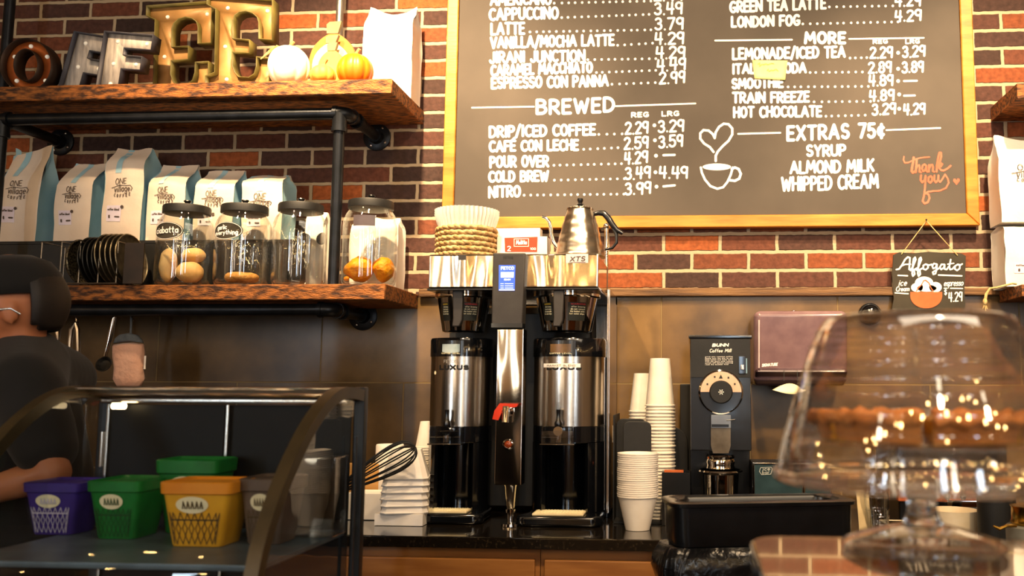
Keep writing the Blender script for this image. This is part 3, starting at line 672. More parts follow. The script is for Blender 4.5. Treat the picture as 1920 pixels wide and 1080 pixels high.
# ------------------------------------------------------------------ marquee letters
def letter(nm, label, outline, holes, org, U, V, depth, face, side, bulbs, D, sink=.35):
    """a sheet metal letter: raised rim, face set back, small bulbs; outline in letter units"""
    yb = PYZ(org[0], D, ZU); o = W(org[0], yb, D); V = (V[0], V[1] - yb); org = (org[0], yb)
    up = (W(org[0] + V[0], org[1] + V[1], D) - o); ri = (W(org[0] + U[0], org[1] + U[1], D) - o)
    back = Vector((0, depth, 0))
    low = min((o + ri * a + up * c).z for a, c in outline); o.z += ZU + .002 - low
    t = thing(nm, label, 'marquee letter', o, 'light up metal letters on the upper shelf')
    P = lambda a, c, k=0: o + ri * a + up * c + back * k
    b = MB(); n = len(outline)
    if holes:
        h = holes[0]
        b.add([P(*q, 1 - sink) for q in outline] + [P(*q, 1 - sink) for q in h], [[i, (i + 1) % n, n + (i + 1) % n, n + i] for i in range(n)])
    else: b.add([P(*q, 1 - sink) for q in outline], [list(range(n))])
    f = obj('face', b, face, t); solidify(f, .0025)
    b = MB()
    for loop in [outline] + (holes or []):
        m = len(loop)
        b.add([P(*q, 0) for q in loop] + [P(*q, 1) for q in loop], [[i, (i + 1) % m, m + (i + 1) % m, m + i] for i in range(m)])
    s = obj('rim', b, side, t, 30); solidify(s, .003)
    for q in bulbs:
        c = P(*q, .5)
        m = MB(); m.sphere(c, .0075, 12, 8); m.rod(c, c + Vector((0, depth * (.5 - sink) + .004, 0)), .005, 8); obj('bulb', m, 'bulb', t)
    return t
ell = lambda cx, cy, rx, ry, n=40: [(cx + rx * math.cos(2 * PI * i / n), cy + ry * math.sin(2 * PI * i / n)) for i in range(n)]
letter('marquee_letter', 'rust coloured metal letter O with bulbs on the upper shelf', ell(.5, .5, .5, .5), [ell(.5, .5, .235, .3)], (0, 0), (96, 0), (0, 74), .055, 'copper', 'dark_sheet',
       [(.5 + .37 * math.cos(R(a)), .5 + .40 * math.sin(R(a))) for a in (90, 30, -40, -140, 150)], 2.94, .45)
FO = [(0, 0), (0, 1), (1, 1), (1, .73), (.45, .73), (.45, .6), (.84, .6), (.84, .36), (.45, .36), (.45, 0)]
FB = [(.22, .86), (.82, .86), (.2, .46), (.66, .48), (.2, .1)]
letter('marquee_letter', 'tilted whitewashed metal letter F next to the rust coloured O', FO, None, (106, 170), (84, 14), (32, 66), .05, 'whitewash', 'grey_sheet', FB, 2.98, .5)
letter('marquee_letter', 'whitewashed metal letter F touching the gold letter E', FO, None, (179, 170), (92, 8), (16, 63), .05, 'whitewash', 'grey_sheet', FB, 2.93, .5)
EO = [(0, 1), (1, 1), (1, .5), (.80, .5)] + [(.80, .66)] + [(.6 + .2 * math.cos(R(a)), .7 + .13 * math.sin(R(a))) for a in (0, 30, 60, 90, 120, 150, 180)] + [(.4, .48), (.66, .48), (.66, .32), (.4, .32), (.4, .16), (.44, .07), (.5, .02), (.66, .02), (.74, .07), (.77, .16), (.77, .28), (.97, .28), (.97, -.12), (0, -.12), (0, 0), (.14, .05), (.14, .83), (0, .88)]
EB = [(.27, .88), (.88, .88), (.24, .4), (.27, .0)]
letter('marquee_letter', 'gold slab letter E between the whitewashed F and the other E', EO, None, (268, 155), (124, -8), (5, 30), .055, 'brass', 'olive_sheet', EB, 3.05, .5)
letter('marquee_letter', 'gold slab letter E beside the white pumpkin', EO, None, (383, 153), (124, 10), (3, 20), .055, 'brass', 'olive_sheet', EB, 2.985, .5)

# ------------------------------------------------------------------ pumpkins and the white bag on the upper shelf
def pumpkin(nm, label, px0, px1, ptop, D, mat, ribs=9, squash=1.0, leaf=False):
    c = W((px0 + px1) / 2, 150, D); r = (px1 - px0) / 2 * S(D); zt = W((px0 + px1) / 2, ptop, D).z; h = zt - ZU
    t = thing(nm, label, 'pumpkin', (c.x, c.y, ZU), 'pumpkins on the upper shelf')
    b = MB(); n = 18; prof = []
    for i in range(n + 1):
        a = PI * i / n; prof.append((max(1e-4, math.sin(a) ** .8 * r), ZU + h * (.5 - .5 * math.cos(a)) - (.07 * h if i in (n,) else 0) + (.05 * h if i == 0 else 0)))
    b.lathe(prof, (c.x, c.y, 0), ribs * 8, None, lambda a, z: 1 - .07 * abs(math.cos(a * ribs / 2)) ** 6)
    low = min(v.z for v in b.v)
    for v in b.v: v.z += ZU + .001 - low
    obj('body', b, mat, t, 60)
    s = MB(); z = ZU + h * .93
    s.tube([(c.x, c.y, z), (c.x + .004, c.y, z + .016), (c.x + .014, c.y - .004, z + .028)], [.011, .0065, .006], 8); obj('stem', s, 'stem', t)
    if leaf:
        l = MB()
        l.tube([(c.x - .01, c.y, z), (c.x - .04, c.y - .01, z + .006), (c.x - .075, c.y - .012, z - .018)], [.004, .008, .002], 6)
        l.tube([(c.x - .015, c.y, z), (c.x - .05, c.y - .03, z - .012), (c.x - .085, c.y - .035, z - .045)], [.003, .007, .002], 6); obj('husk', l, 'stem', t)
    return t
pumpkin('pumpkin', 'white ribbed pumpkin with dry stem beside the gold letter E', 500, 581, 88, 2.955, 'pump_white', 9, leaf=True)
pumpkin('pumpkin', 'bright orange ribbed pumpkin in front of the white bag', 630, 701, 103, 2.965, 'pump_orange', 10)
pumpkin('pumpkin', 'small pale yellow pumpkin in front of the wooden pumpkin boards', 580, 630, 124, 2.935, 'wood_yellow', 8)
def board_pumpkin(nm, label, x0, x1, yt, D, mat, stemtop, sw):
    cx = (x0 + x1) / 2; c = W(cx, 150, D); r = (x1 - x0) / 2 * S(D); zt = W(cx, yt, D).z; zs = W(cx, stemtop, D).z
    t = thing(nm, label, 'pumpkin decoration', (c.x, c.y, ZU), 'flat wooden pumpkins on the upper shelf')
    h = zt - ZU; pl = []
    for i in range(33):
        a = 2 * PI * i / 33 - PI / 2; x = r * math.cos(a); z = h / 2 + h / 2 * math.sin(a)
        if z > h * .75: x *= 1 - .25 * ((z / h - .75) / .25) ** 2
        pl.append((x, max(z, .02 * h)))
    b = MB(); b.prism(pl, (c.x, c.y, ZU + .001 - .02 * h), (1, 0, 0), (0, 0, 1), (0, .014, 0)); o = obj('board', b, mat, t, 30)
    w = sw * S(D); b = MB(); b.prism([(-w, 0), (w * .75, 0), (w, (zs - zt) * .5), (w * 1.25, (zs - zt) * 1.0), (-w * .6, (zs - zt) * .95), (-w * 1.1, (zs - zt) * .75)], (c.x, c.y - .002, zt - .006), (1, 0, 0), (0, 0, 1), (0, .014, 0)); obj('stem', b, 'wood_grey', t, 30)
board_pumpkin('wooden_pumpkin', 'largest flat orange wooden pumpkin with tall grey stem', 573, 670, 60, 3.05, 'wood_orange', 37, 13)
board_pumpkin('wooden_pumpkin', 'cream flat wooden pumpkin standing before the orange one', 580, 658, 78, 3.02, 'wood_cream', 63, 11)
board_pumpkin('wooden_pumpkin', 'yellow flat wooden pumpkin nearest the shelf edge', 592, 648, 92, 2.99, 'wood_yellow', 77, 9)
# ------------------------------------------------------------------ coffee bags
def coffee_bag(name, label, w, d, h, seed, group=None, mat='bag', side='bag_blue', top=.72, lean=0, slant=0, fold=0, letters=True, stripe=True, sticker=True, ears=0):
    """a gusseted bag standing on its base, front to -Y, base centre at its origin"""
    t = thing(name, label, 'coffee bag', (0, 0, 0), group); rs = random.Random(seed); off = Vector((seed * 3.1, seed * 1.7, 0))
    n, m = 10, 18
    def shape(a, k, face):
        """a across 0..1, k up 0..1"""
        z = h * k + (slant * (a - .5) * w) * max(0, k - .5) * 2
        q = max(0, (k - top) / (1 - top)); q = q * q * (3 - 2 * q)
        hd = d / 2 * (1 - q) + .004 * q
        ww = w * (1 - .05 * math.sin(PI * min(1, k * 1.1)) * -1 * .5) * (1 - .04 * q)
        yb = lean * k + fold * q * w
        bulge = .06 * d * math.sin(PI * k) * math.sin(PI * a)
        if face == 'f': p = Vector(((a - .5) * ww, -hd - bulge + yb, z))
        elif face == 'b': p = Vector(((a - .5) * ww, hd + bulge * .5 + yb, z))
        else:
            s = 1 if face == 'r' else -1
            inn = math.sin(PI * a) * (.012 + .05 * w * q * 2.0) * (0.4 + .6 * k)
            p = Vector((s * (ww / 2 - inn), -hd + 2 * hd * a + yb, z))
        if ears and k > .9: p.z += ears * abs(2 * a - 1) ** 1.5 * (k - .9) / .1 if face in 'fb' else 0
        wr = .010 * (.25 + .75 * k) * min(1, k * 8)
        p += mnoise.noise_vector(p * 11 + off) * wr * (.5 if face in 'lr' else 1) + mnoise.noise_vector(p * 26 + off) * wr * .35 * max(.2, k)
        return p
    b = MB(); b.grid(lambda a, k: shape(a, k, 'f'), n, m); b.grid(lambda a, k: shape(a, k, 'b'), n, m)
    b.quad(shape(0, 0, 'f'), shape(1, 0, 'f'), shape(1, 0, 'b'), shape(0, 0, 'b')); obj('body', b, mat, t, 70)
    for s in 'rl':
        g = MB(); g.grid(lambda a, k: shape(a, k, s), 6, m); obj('gusset', g, side, t, 70, label='pale blue side gusset' if side == 'bag_blue' else None)
    lift = Vector((0, -.0012, 0))
    def fr(x, z, l=1): return shape(x / w + .5, z / h, 'f') + lift * l
    if stripe:
        g = MB(); a0 = .46 + rs.uniform(-.06, .06); g.grid(lambda a, k: shape(a0 + (a - .5) * .15 - .07 * (1 - k), .70 + .30 * k, 'f') + lift * 1.2, 4, 8); obj('blue_strip', g, 'bag_blue', t, 70)
    if sticker:
        g = MB(); g.grid(lambda a, k: shape(.14 + .36 * a, .20 + .17 * k, 'f') + lift * 1.2, 4, 4); o = obj('sticker', g, 'sticker', t, 70)
        g = MB(); f2 = lambda x, y: fr(x, y, 2.2)
        write_up(g, 'coffee blend', -w * .33, -w * .04, h * .315, h * .028, .0016, f2); g.dot((w * .02, h * .355), .0058, f2, 12)
        g.ribbon([(-w * .28, h * .26), (-w * .28, h * .24)], .006, f2); g.ribbon([(-w * .13, h * .25), (-w * .04, h * .25)], .006, f2); obj('sticker_print', g, 'ink', o, 0)
    if letters:
        g = MB(); f2 = lambda x, y: fr(x, y, 1.8); sx = w
        write_up(g, 'ONE', -.21 * sx, .09 * sx, h * .585, .022, .0022, f2)
        write_up(g, 'village', -.22 * sx, .2 * sx, h * .505, .026, .0026, f2)
        g.ribbon([(-.3 * sx, h * .555), (-.24 * sx, h * .56), (-.1 * sx, h * .578), (.08 * sx, h * .565), (.2 * sx, h * .57), (.25 * sx, h * .545), (.22 * sx, h * .515)], .0022, f2)
        for i, c in enumerate('COFFEE'):
            x = -.21 * sx + i * .075 * sx; write_up(g, c, x, x + .042 * sx, h * (.448 + .0022 * (i - 2.5) ** 2), .012, .002, f2)
        obj('printed_name', g, 'ink', t, 0)
    return t
def write_up(mb, s, x0, x1, y, h, w, fn):
    write(mb, s, x0, x1, -y, -y, h, w, lambda a, c: fn(a, -c))
def place(t, px, D, z, rz=0):
    c = W(px, 500, D); move(t, (c.x, c.y, z), (0, 0, rz)); return t

# black riser the bags stand on
DR = 3.060; zr = W(200, 451, DR).z
xa, xb = W(-170, 451, DR).x, W(565, 451, DR).x
t = thing('shelf_riser', 'low black box riser under the row of coffee bags', 'shelf riser', (xa, DR - DW, ZL))
b = MB(); b.box(xa, xb, DR - DW, -.002, zr - .012, zr, .002); obj('top', b, 'black_matte', t)
b = MB(); b.box(xa, xb, DR - DW + .001, DR - DW + .012, ZL + .001, zr - .0125); obj('front_panel', b, 'black_matte', t)
b = MB(); b.box(xb - .012, xb, DR - DW + .0125, -.002, ZL + .001, zr - .0125); obj('side_panel', b, 'black_matte', t)
GB = 'coffee bags on the shelf riser'
bd = .135; Db = DR + .006 + bd / 2 + .008
def bag_at(label, x0, x1, yt, seed, **k):
    Df = Db - bd / 2
    w = (x1 - x0) * S(Df) * 1.0; c = W((x0 + x1) / 2, 450, Df); h = W((x0 + x1) / 2, yt, Db).z - zr
    t = coffee_bag('coffee_bag', label, w, bd - .02, h, seed, GB, **k); move(t, (c.x, c.y + bd / 2, zr + .001)); return t
bag_at('tall cream coffee bag at the pole end of the row, top pulled to a corner', -18, 66, 286, 1, top=.55, slant=.22)
bag_at('short cream coffee bag between two taller ones, top folded back', 92, 166, 304, 2, top=.66, fold=.25)
bag_at('tallest upright cream coffee bag behind the tin pans', 182, 262, 281, 3, top=.8)
bag_at('cream coffee bag directly behind the ciabatta jar', 266, 342, 308, 4, top=.7, fold=.2)
bag_at('cream coffee bag behind the garlic jar', 356, 434, 320, 5, top=.72, fold=.15)
bag_at('short square topped cream coffee bag behind the empty jar', 446, 526, 330, 6, top=.86)
# bags beyond the riser, low on the shelf
for px0, px1, yt, lab, sd in ((578, 614, 400, 'plain pale bag behind the empty jar near the iron pipe', 8), (662, 754, 410, 'plain white coffee bag standing behind the jar of orange rolls', 9)):
    Dx = 3.155; w = (px1 - px0) * S(Dx - .05); c = W((px0 + px1) / 2, 500, Dx); h = W(px0, yt, Dx).z - ZL
    t = coffee_bag('coffee_bag', lab, w, .09, h, sd, None, mat='bag_white', side='bag_white', letters=False, stripe=False, sticker=False, top=.85); move(t, (c.x, c.y, ZL + .001))
# the big blank bag at the end of the upper shelf
Dx = 3.15; w = 98 * S(Dx); c = W(736, 150, Dx); h = W(736, 30, Dx).z - ZU
t = coffee_bag('coffee_bag', 'large blank white bag with pinched corners at the end of the upper shelf', w, .11, h, 12, None, mat='bag_white', side='bag_white', letters=False, stripe=False, sticker=False, top=.86, ears=.03); move(t, (c.x - .003, c.y, ZU + .001))

# ------------------------------------------------------------------ wire rack of round tins
DT = 2.930; yT = DT - DW
x0, x1 = W(84, 480, DT).x, W(284, 480, DT).x
t = thing('wire_rack', 'low wire rack holding round tins on edge', 'rack', ((x0 + x1) / 2, yT, ZL))
xs = [W(p, 480, DT - .04).x for p in (86, 123, 158, 194, 228)]
zt = W(120, 459, DT).z
for i in range(len(xs)):
    b = MB(); b.tube([(xs[i], yT - .062, ZL + .004), (xs[i], yT - .062, zt), (xs[i], yT + .052, zt), (xs[i], yT + .052, ZL + .004)], .0022, 6); obj('divider', b, 'wire', t)
b = MB()
for yy in (-.062, .052): b.rod((xs[0], yT + yy, ZL + .004), (xs[-1] + .004, yT + yy, ZL + .004), .003, 8)
obj('base_rail', b, 'wire', t)
b = MB(); b.rod((xs[0], yT - .062, zt), (xs[1], yT - .062, zt), .0022, 6); obj('top_rail', b, 'wire', t)
b = MB(); xp = W(236, 480, DT - .06).x; b.box(xp, W(272, 480, DT - .06).x, yT - .07, yT - .062, ZL + .001, W(250, 456, DT - .06).z, .002); obj('end_panel', b, pm('dark_stained_board', '#2a1c12', '#1c130c', rough=.6), t)
def tin(label, cx, r, dep, mat, tilt, kind='pan'):
    """a round pan standing on its rim, open side towards +X"""
    b = MB(); m = Matrix.Rotation(R(90), 4, 'Y')
    if kind == 'mesh':
        b.lathe([(r * math.sin(R(a)), dep * (-math.cos(R(a)))) for a in range(0, 91, 9)], (0, 0, 0), 36, m); b.torus((0, 0, 0), r, .003, 36, 6, m)
    else:
        b.lathe([(0, -dep), (r * .86, -dep), (r * .9, -dep + .002), (r, 0), (r + .002, .001), (r, .002), (r * .89, -dep + .004), (0, -dep + .002)], (0, 0, 0), 40, m)
        b.torus((0, 0, .001), r, .0026, 40, 6, m)
    for v in b.v: v.z += r + .0030
    o = obj('round_tin', b, mat, None, 40); tag(o, label, 'tin', 'round tins in the wire rack'); o.location = (cx, yT, ZL + .001); o.rotation_euler = (0, R(tilt), 0); return o
mesh_m = pm('wire_mesh_tin', '#7a7058', '#2a2620', rough=.4, metal=.7, scale=160, lo=.45, hi=.55)
rT = .078
o = tin('single mesh strainer at the far end of the wire rack', W(160, 480, DT).x, rT * 1.0, .032, mesh_m, -6, 'mesh')
k = 0
for i in range(4):
    tin(['first', 'second', 'third', 'last'][i] + ' dark tin in the middle slot of the wire rack, counted from the strainer', W(182 + 8.5 * i, 480, DT).x, .082, .009, 'dark_tin', -7)
for i in range(5):
    tin(['first', 'second', 'third', 'fourth', 'outermost'][i] + ' bright tin in the last slot of the wire rack, counted from the dark tins', W(217 + 9.5 * i, 480, DT).x, .088, .010, 'tin', -9)

# ------------------------------------------------------------------ glass jars
def jar(label, px0, px1, ytop, D, kind, txt):
    cx = W((px0 + px1) / 2, 500, D); r = (px1 - px0) / 2 * S(D - .02); zt = W((px0 + px1) / 2, ytop, D).z
    t = thing('glass_jar', label, 'jar', (cx.x, cx.y, ZL), 'lidded glass jars on the lower shelf'); x, y = cx.x, cx.y; h = zt - ZL; hl = .030; hg = h - hl
    b = MB(); z = ZL + .001
    b.lathe([(0, z), (r * .88, z), (r * .96, z + .008), (r, z + .022), (r, z + hg * .76), (r * .985, z + hg * .82), (r * .9, z + hg * .90), (r * .80, z + hg * .95), (r * .78, z + hg)], (x, y, 0), 48)
    b.lathe([(0, z + .009), (r * .85, z + .009), (r * .93, z + .018), (r * .965, z + .03), (r * .965, z + hg * .76), (r * .86, z + hg * .90), (r * .76, z + hg * .96)], (x, y, 0), 48)
    obj('glass_body', b, 'glass', t, 60)
    b = MB(); zl = z + hg - .006; rl = r * .84
    b.lathe([(rl * .96, zl), (rl, zl + .001), (rl, zl + hl - .008), (rl * .97, zl + hl - .003), (rl * .6, zl + hl), (0, zl + hl)], (x, y, 0), 40); b.lathe([(0, zl), (rl * .96, zl)], (x, y, 0), 40); lid = obj('lid', b, 'black_matte' if kind != 9 else 'black_plastic', t, 40)
    b = MB(); zk = zl + hl; b.lathe([(.007, zk - .001), (.006, zk + .008), (.013, zk + .016), (.012, zk + .019), (0, zk + .020)], (x, y, 0), 20); obj('knob', b, 'black_plastic', lid, 40)
    def cyl(a, zz, l=.0015): return Vector((x + (r + l) * math.sin(a), y - (r + l) * math.cos(a), zz))
    zc = z + hg * (.68 if kind < 4 else .78)
    if kind in (1, 2):
        ac, aw, hh = -.17, .62, .030; zc = W((px0 + px1) / 2, 432, D - r).z
        b = MB(); N_ = 28
        b.add([cyl(ac, zc)] + [cyl(ac + aw * math.cos(2 * PI * i / N_), zc + hh * math.sin(2 * PI * i / N_)) for i in range(N_)], [[0, 1 + i, 1 + (i + 1) % N_] for i in range(N_)])
        lab = obj('oval_label', b, 'slate', t, 60)
        g = MB(); f2 = lambda a, c: cyl(a / r, zc - c, .003)
        g.ln = Vector((math.sin(ac), -math.cos(ac), 0))
        g.ribbon([(r * (ac + aw * .93 * math.cos(2 * PI * i / 28)), .028 * math.sin(2 * PI * i / 28)) for i in range(29)], .0014, f2)
        if kind == 1: write(g, 'ciabatta', r * (ac - aw * .78), r * (ac + aw * .74), .010, .008, .024, .0036, f2)
        else:
            write(g, 'garlic', r * (ac - aw * .6), r * (ac + aw * .1), -.003, -.004, .017, .003, f2); write(g, 'everything', r * (ac - aw * .8), r * (ac + aw * .75), .015, .013, .017, .003, f2)
        obj('chalk_writing', g, 'white_paint', lab, 0)
    elif kind == 3:
        for ac in (-.30, .52):
            b = MB(); N_ = 24; b.add([cyl(PI - ac, zc)] + [cyl(PI - ac + .30 * math.cos(2 * PI * i / N_), zc + .022 * math.sin(2 * PI * i / N_)) for i in range(N_)], [[0, 1 + i, 1 + (i + 1) % N_] for i in range(N_)]); obj('oval_label', b, 'slate', t, 60)
    else:
        b = MB(); b.grid(lambda a, c: cyl(-.29 + .80 * a, zc - .018 + .036 * c), 10, 2); obj('label_plate', b, pm('grey_violet_plate', '#5c5257', '#4d454a', rough=.4), t, 60)
    return x, y, r, z + .0125
DJ = 2.964
j1 = jar('glass jar with the ciabatta label, full of pale rolls', 292, 398, 384, DJ, 1, '')
j2 = jar('glass jar with the garlic everything label, one bagel inside', 401, 507, 383, DJ, 2, '')
j3 = jar('empty glass jar with labels on its far side, before the iron pipe', 509, 611, 380, DJ, 3, '')
j4 = jar('glass jar with grey plate label, holding orange rolls', 640, 744, 374, DJ, 4, '')
def roll(nm, label, c, r, sc_, mat, grp, bump=.004, rot=0):
    b = MB(); b.sphere((0, 0, 0), r, 28, 18, sc_)
    for v in b.v: v += mnoise.noise_vector(v * 22 + Vector(c) * 9) * bump + mnoise.noise_vector(v * 60 + Vector(c) * 9) * bump * .4
    m = Matrix.Rotation(rot, 3, 'Y')
    for i, v in enumerate(b.v): b.v[i] = m @ v
    lo = min(v.z for v in b.v)
    for v in b.v: v += Vector((c[0], c[1], c[2] - lo))
    return solo(nm, b, mat, label, 'bread roll', grp, 180)
x, y, r, z = j1; gr = 'pale rolls in the ciabatta jar'
roll('bread_roll', 'round pale roll at the bottom of the ciabatta jar', (x + .030, y - .014, z), .047, (1.0, .9, .78), 'bread', gr)
roll('bread_roll', 'long pale roll standing upright against the wall of the ciabatta jar', (x - .052, y - .006, z + .002), .034, (.78, 1, 1.75), 'bread', gr)
roll('bread_roll', 'pale roll lying on top of the others in the ciabatta jar', (x + .020, y + .022, z + .074), .036, (1.15, .95, .7), 'bread', gr)
x, y, r, z = j2
b = MB(); b.torus((x + .006, y - .010, z + .017), .034, .021, 32, 12, None, .0165)
for v in b.v: v += mnoise.noise_vector(v * 40) * .002
solo('bagel', b, 'bagel', 'seeded bagel lying in the garlic everything jar', 'bagel', None, 180)
x, y, r, z = j4; gr = 'orange rolls in the last jar'
roll('orange_roll', 'large orange crusted roll in the jar beside the pipe', (x - .030, y - .014, z), .046, (1.0, .95, .92), 'orange_roll', gr, .010)
roll('orange_roll', 'orange crusted roll leaning on the wall side of the jar', (x + .046, y + .008, z), .038, (.9, 1.0, 1.1), 'orange_roll', gr, .009)
roll('orange_roll', 'small orange crumb at the bottom of the jar', (x - .056, y - .052, z), .009, (1, 1, 1), 'orange_roll', gr, .002)

# ------------------------------------------------------------------ hanging from the rail under the lower shelf
def hook(px, D, top, label):
    c = W(px, 585, D); b = MB(); z1 = top
    b.tube([(c.x, c.y, z1 - .045)] + [(c.x + .006 * math.sin(R(a)) , c.y - .008 * math.cos(R(a)) , z1 - .045 - .008 + .008 * math.cos(R(a))) for a in (60, 120, 180)], .0022, 6)
    b.tube([(c.x, c.y, z1 - .045), (c.x, c.y, z1 - .006)], .0022, 6)
    b.lathe([(.0, z1 - .022), (.004, z1 - .02), (.009, z1 - .008), (.010, z1 - .004), (0, z1 - .003)], (c.x, c.y, 0), 12)
    return solo('hook', b, 'chrome', label, 'hook', 'hooks under the lower shelf')
Dh = 2.99; zb = ZL - TL
hook(107, Dh, zb, 'bright hook over the half hidden peeler'); hook(143, Dh, zb, 'bright hook over the steel tongs')
hook(213, Dh, zb, 'dark hook over the scoop'); hook(247, Dh, zb, 'bright hook over the oven mitt')
b = MB(); p = W(143, 606, Dh); 
for s, e in ((-1, (131, 668)), (1, (144.5, 686))):
    q = W(e[0], e[1], Dh); k = W(140 + 5.5 * s, 618, Dh)
    b.tube([p + Vector((0, -.004, 0)), k, (k + q) / 2 + Vector((.003 * s, 0, 0)), q], [.006, .0085, .0075, .003], 8)
b.rod(p, W(143, 588, Dh), .003, 8); b.sphere(p, .008, 10, 8)
solo('tongs', b, 'steel', 'steel tongs hanging open under the lower shelf', 'tongs')
b = MB(); b.tube([W(107, 590, Dh), W(107, 606, Dh), W(108, 622, Dh), W(109, 640, Dh)], [.003, .006, .010, .004], 8); solo('peeler', b, 'steel', 'short steel peeler hanging beside the cap of the person', 'peeler')
b = MB(); b.tube([W(214, 588, Dh), W(213, 596, Dh)], .003, 8); b.tube([W(214, 594, Dh), W(208, 625, Dh), W(197, 668, Dh)], [.0075, .0095, .006], 10)
t = thing('scoop', 'scoop with shiny steel handle and round dark bowl hanging tilted', 'scoop', W(205, 640, Dh)); obj('handle', b, 'chrome', t)
b = MB(); c = W(195, 683, Dh); b.lathe([(.0, -.012), (.018, -.010), (.027, 0), (.028, .004), (.025, .004), (.017, -.006), (0, -.008)], (0, 0, 0), 24, Matrix.Translation(c) @ Matrix.Rotation(R(70), 4, 'X')); obj('bowl', b, 'dark_tin', t)
# oven mitt
c = W(243, 660, Dh); t = thing('oven_mitt', 'quilted cream oven mitt with grey cuff hanging from a hook', 'oven mitt', W(243, 720, Dh))
def mitt(pts, th, mat, nm, par):
    b = MB(); n = len(pts); cx = sum(p[0] for p in pts) / n; cy = sum(p[1] for p in pts) / n
    for s in (-1, 1):
        rings = [[(cx + (p[0] - cx) * k, cy + (p[1] - cy) * k) for p in pts] for k in (1, .9, .65, .3)]
        dz = [0, th * .7, th * .95, th]
        vs = [W(q[0], q[1], Dh) + Vector((0, s * dz[i], 0)) for i, rg in enumerate(rings) for q in rg]
        fs = [[i * n + j, i * n + (j + 1) % n, (i + 1) * n + (j + 1) % n, (i + 1) * n + j] for i in range(3) for j in range(n)] + [list(range(3 * n, 4 * n))]
        b.add(vs, fs)
    return obj(nm, b, mat, par, 180)
mitt([(213, 646), (230, 643), (250, 642), (269, 645), (271, 665), (268, 690), (270, 712), (262, 728), (243, 732), (222, 728), (214, 714), (216, 690), (213, 668)], .022, 'quilt', 'quilted_body', t)
mitt([(213, 644), (217, 634), (226, 627), (243, 624), (258, 628), (267, 638), (269, 643), (250, 641), (230, 642)], .015, 'grey_cloth', 'cuff', t)
b = MB(); b.tube([W(246, 592, Dh), W(246, 608, Dh), W(245, 626, Dh)], .0035, 6); obj('loop', b, 'grey_cloth', t)
b = MB(); b.box(W(270, 680, Dh).x, W(273.5, 680, Dh).x, Dh - DW - .001, Dh - DW + .001, W(271, 692, Dh).z, W(271, 667, Dh).z); obj('care_tag', b, 'white_cup', t)
# ------------------------------------------------------------------ back counter
CT = .91; DE = 2.53; YE = DE - DW
cx0, cx1 = -3.4, 3.2
b = MB(); b.box(cx0, cx1, YE, -.0105, CT - .032, CT, .004); solo('worktop', b, 'granite', 'polished black granite worktop along the tiled wall', 'worktop')
def cabinet(x0, x1, label):
    t = thing('base_cabinet', label, 'cabinet', ((x0 + x1) / 2, YE + .3, 0), 'maple cabinets under the worktop')
    yf = YE + .035
    b = MB(); b.box(x0, x1, yf, -.02, .002, CT - .0325); obj('body', b, 'maple', t)
    g = .012; zt = W(900, 1050, DE).z
    b = MB(); b.box(x0 + g, x1 - g, yf - .020, yf - .0005, zt - .19, zt, .004); d = obj('drawer_front', b, 'maple', t)
    b = MB(); zc = zt - .1; b.tube([((x0 + x1) / 2 - .05, yf - .021, zc), ((x0 + x1) / 2 - .05, yf - .045, zc), ((x0 + x1) / 2 + .05, yf - .045, zc), ((x0 + x1) / 2 + .05, yf - .021, zc)], .005, 8); obj('handle', b, 'steel', d)
    b = MB(); b.box(x0 + g, x1 - g, yf - .020, yf - .0005, .11, zt - .2, .004); d = obj('door', b, 'maple', t)
    b = MB(); b.tube([(x1 - .06, yf - .021, .45), (x1 - .06, yf - .045, .45), (x1 - .06, yf - .045, .57), (x1 - .06, yf - .021, .57)], .005, 8); obj('handle', b, 'steel', d)
xm = W(1012, 1050, DE + .02).x; cw = .52
cabinet(xm - cw, xm - .001, 'maple base cabinet below the twin coffee brewer')
cabinet(xm + .001, xm + cw, 'maple base cabinet below the white portion cups, partly behind the black bin')
cabinet(xm - 2 * cw, xm - cw - .002, 'maple base cabinet hidden behind the curved display case')
cabinet(xm + cw + .002, xm + 2 * cw, 'maple base cabinet behind the glossy black serving counter')

# ------------------------------------------------------------------ the twin coffee brewer
DB = 2.72
def X(px, D, py=700): return W(px, py, D).x
def Z(py, D, px=960): return W(px, py, D).z
t = thing('coffee_brewer', 'twin stainless coffee brewer with blue screen and red lever tap', 'coffee brewer', (X(955, DB), -.3, CT))
x0, x1 = X(803, DB, 510), X(1122, DB, 510); z0, z1 = Z(540, DB), Z(476, DB)
b = MB(); b.box(x0, x1, DB - DW, -.09, z0, z1, .006); hs = obj('housing', b, 'wavy_steel', t)
b = MB(); b.box(x0 - .002, x1 + .002, DB - DW - .002, -.089, z0 - .007, z0 - .0005, .002); obj('lower_lip', b, 'black_plastic', hs)
b = MB(); xq = X(872, DB, 480); b.box(X(860, DB, 480), X(874, DB, 480), DB - DW - .0025, DB - DW - .0002, Z(487, DB), z1 - .002); obj('clip', b, 'panel_grey', hs)
b = MB(); b.box(X(1061, DB, 485), X(1103, DB, 485), DB - DW - .0016, DB - DW - .0002, Z(494, DB), Z(477, DB), .0005); st = obj('type_plate', b, pm('lilac_white_plate', '#e2d3d4', '#d8c8ca', rough=.4), hs)
g = MB(); f = on(DB, .002); write(g, 'XTS', 1068, 1097, 491, 490, 10, 2, f, slant=.15); g.ribbon([(1067, 492.5), (1098, 491.5)], .8, f); obj('plate_lettering', g, 'ink', st, 0)
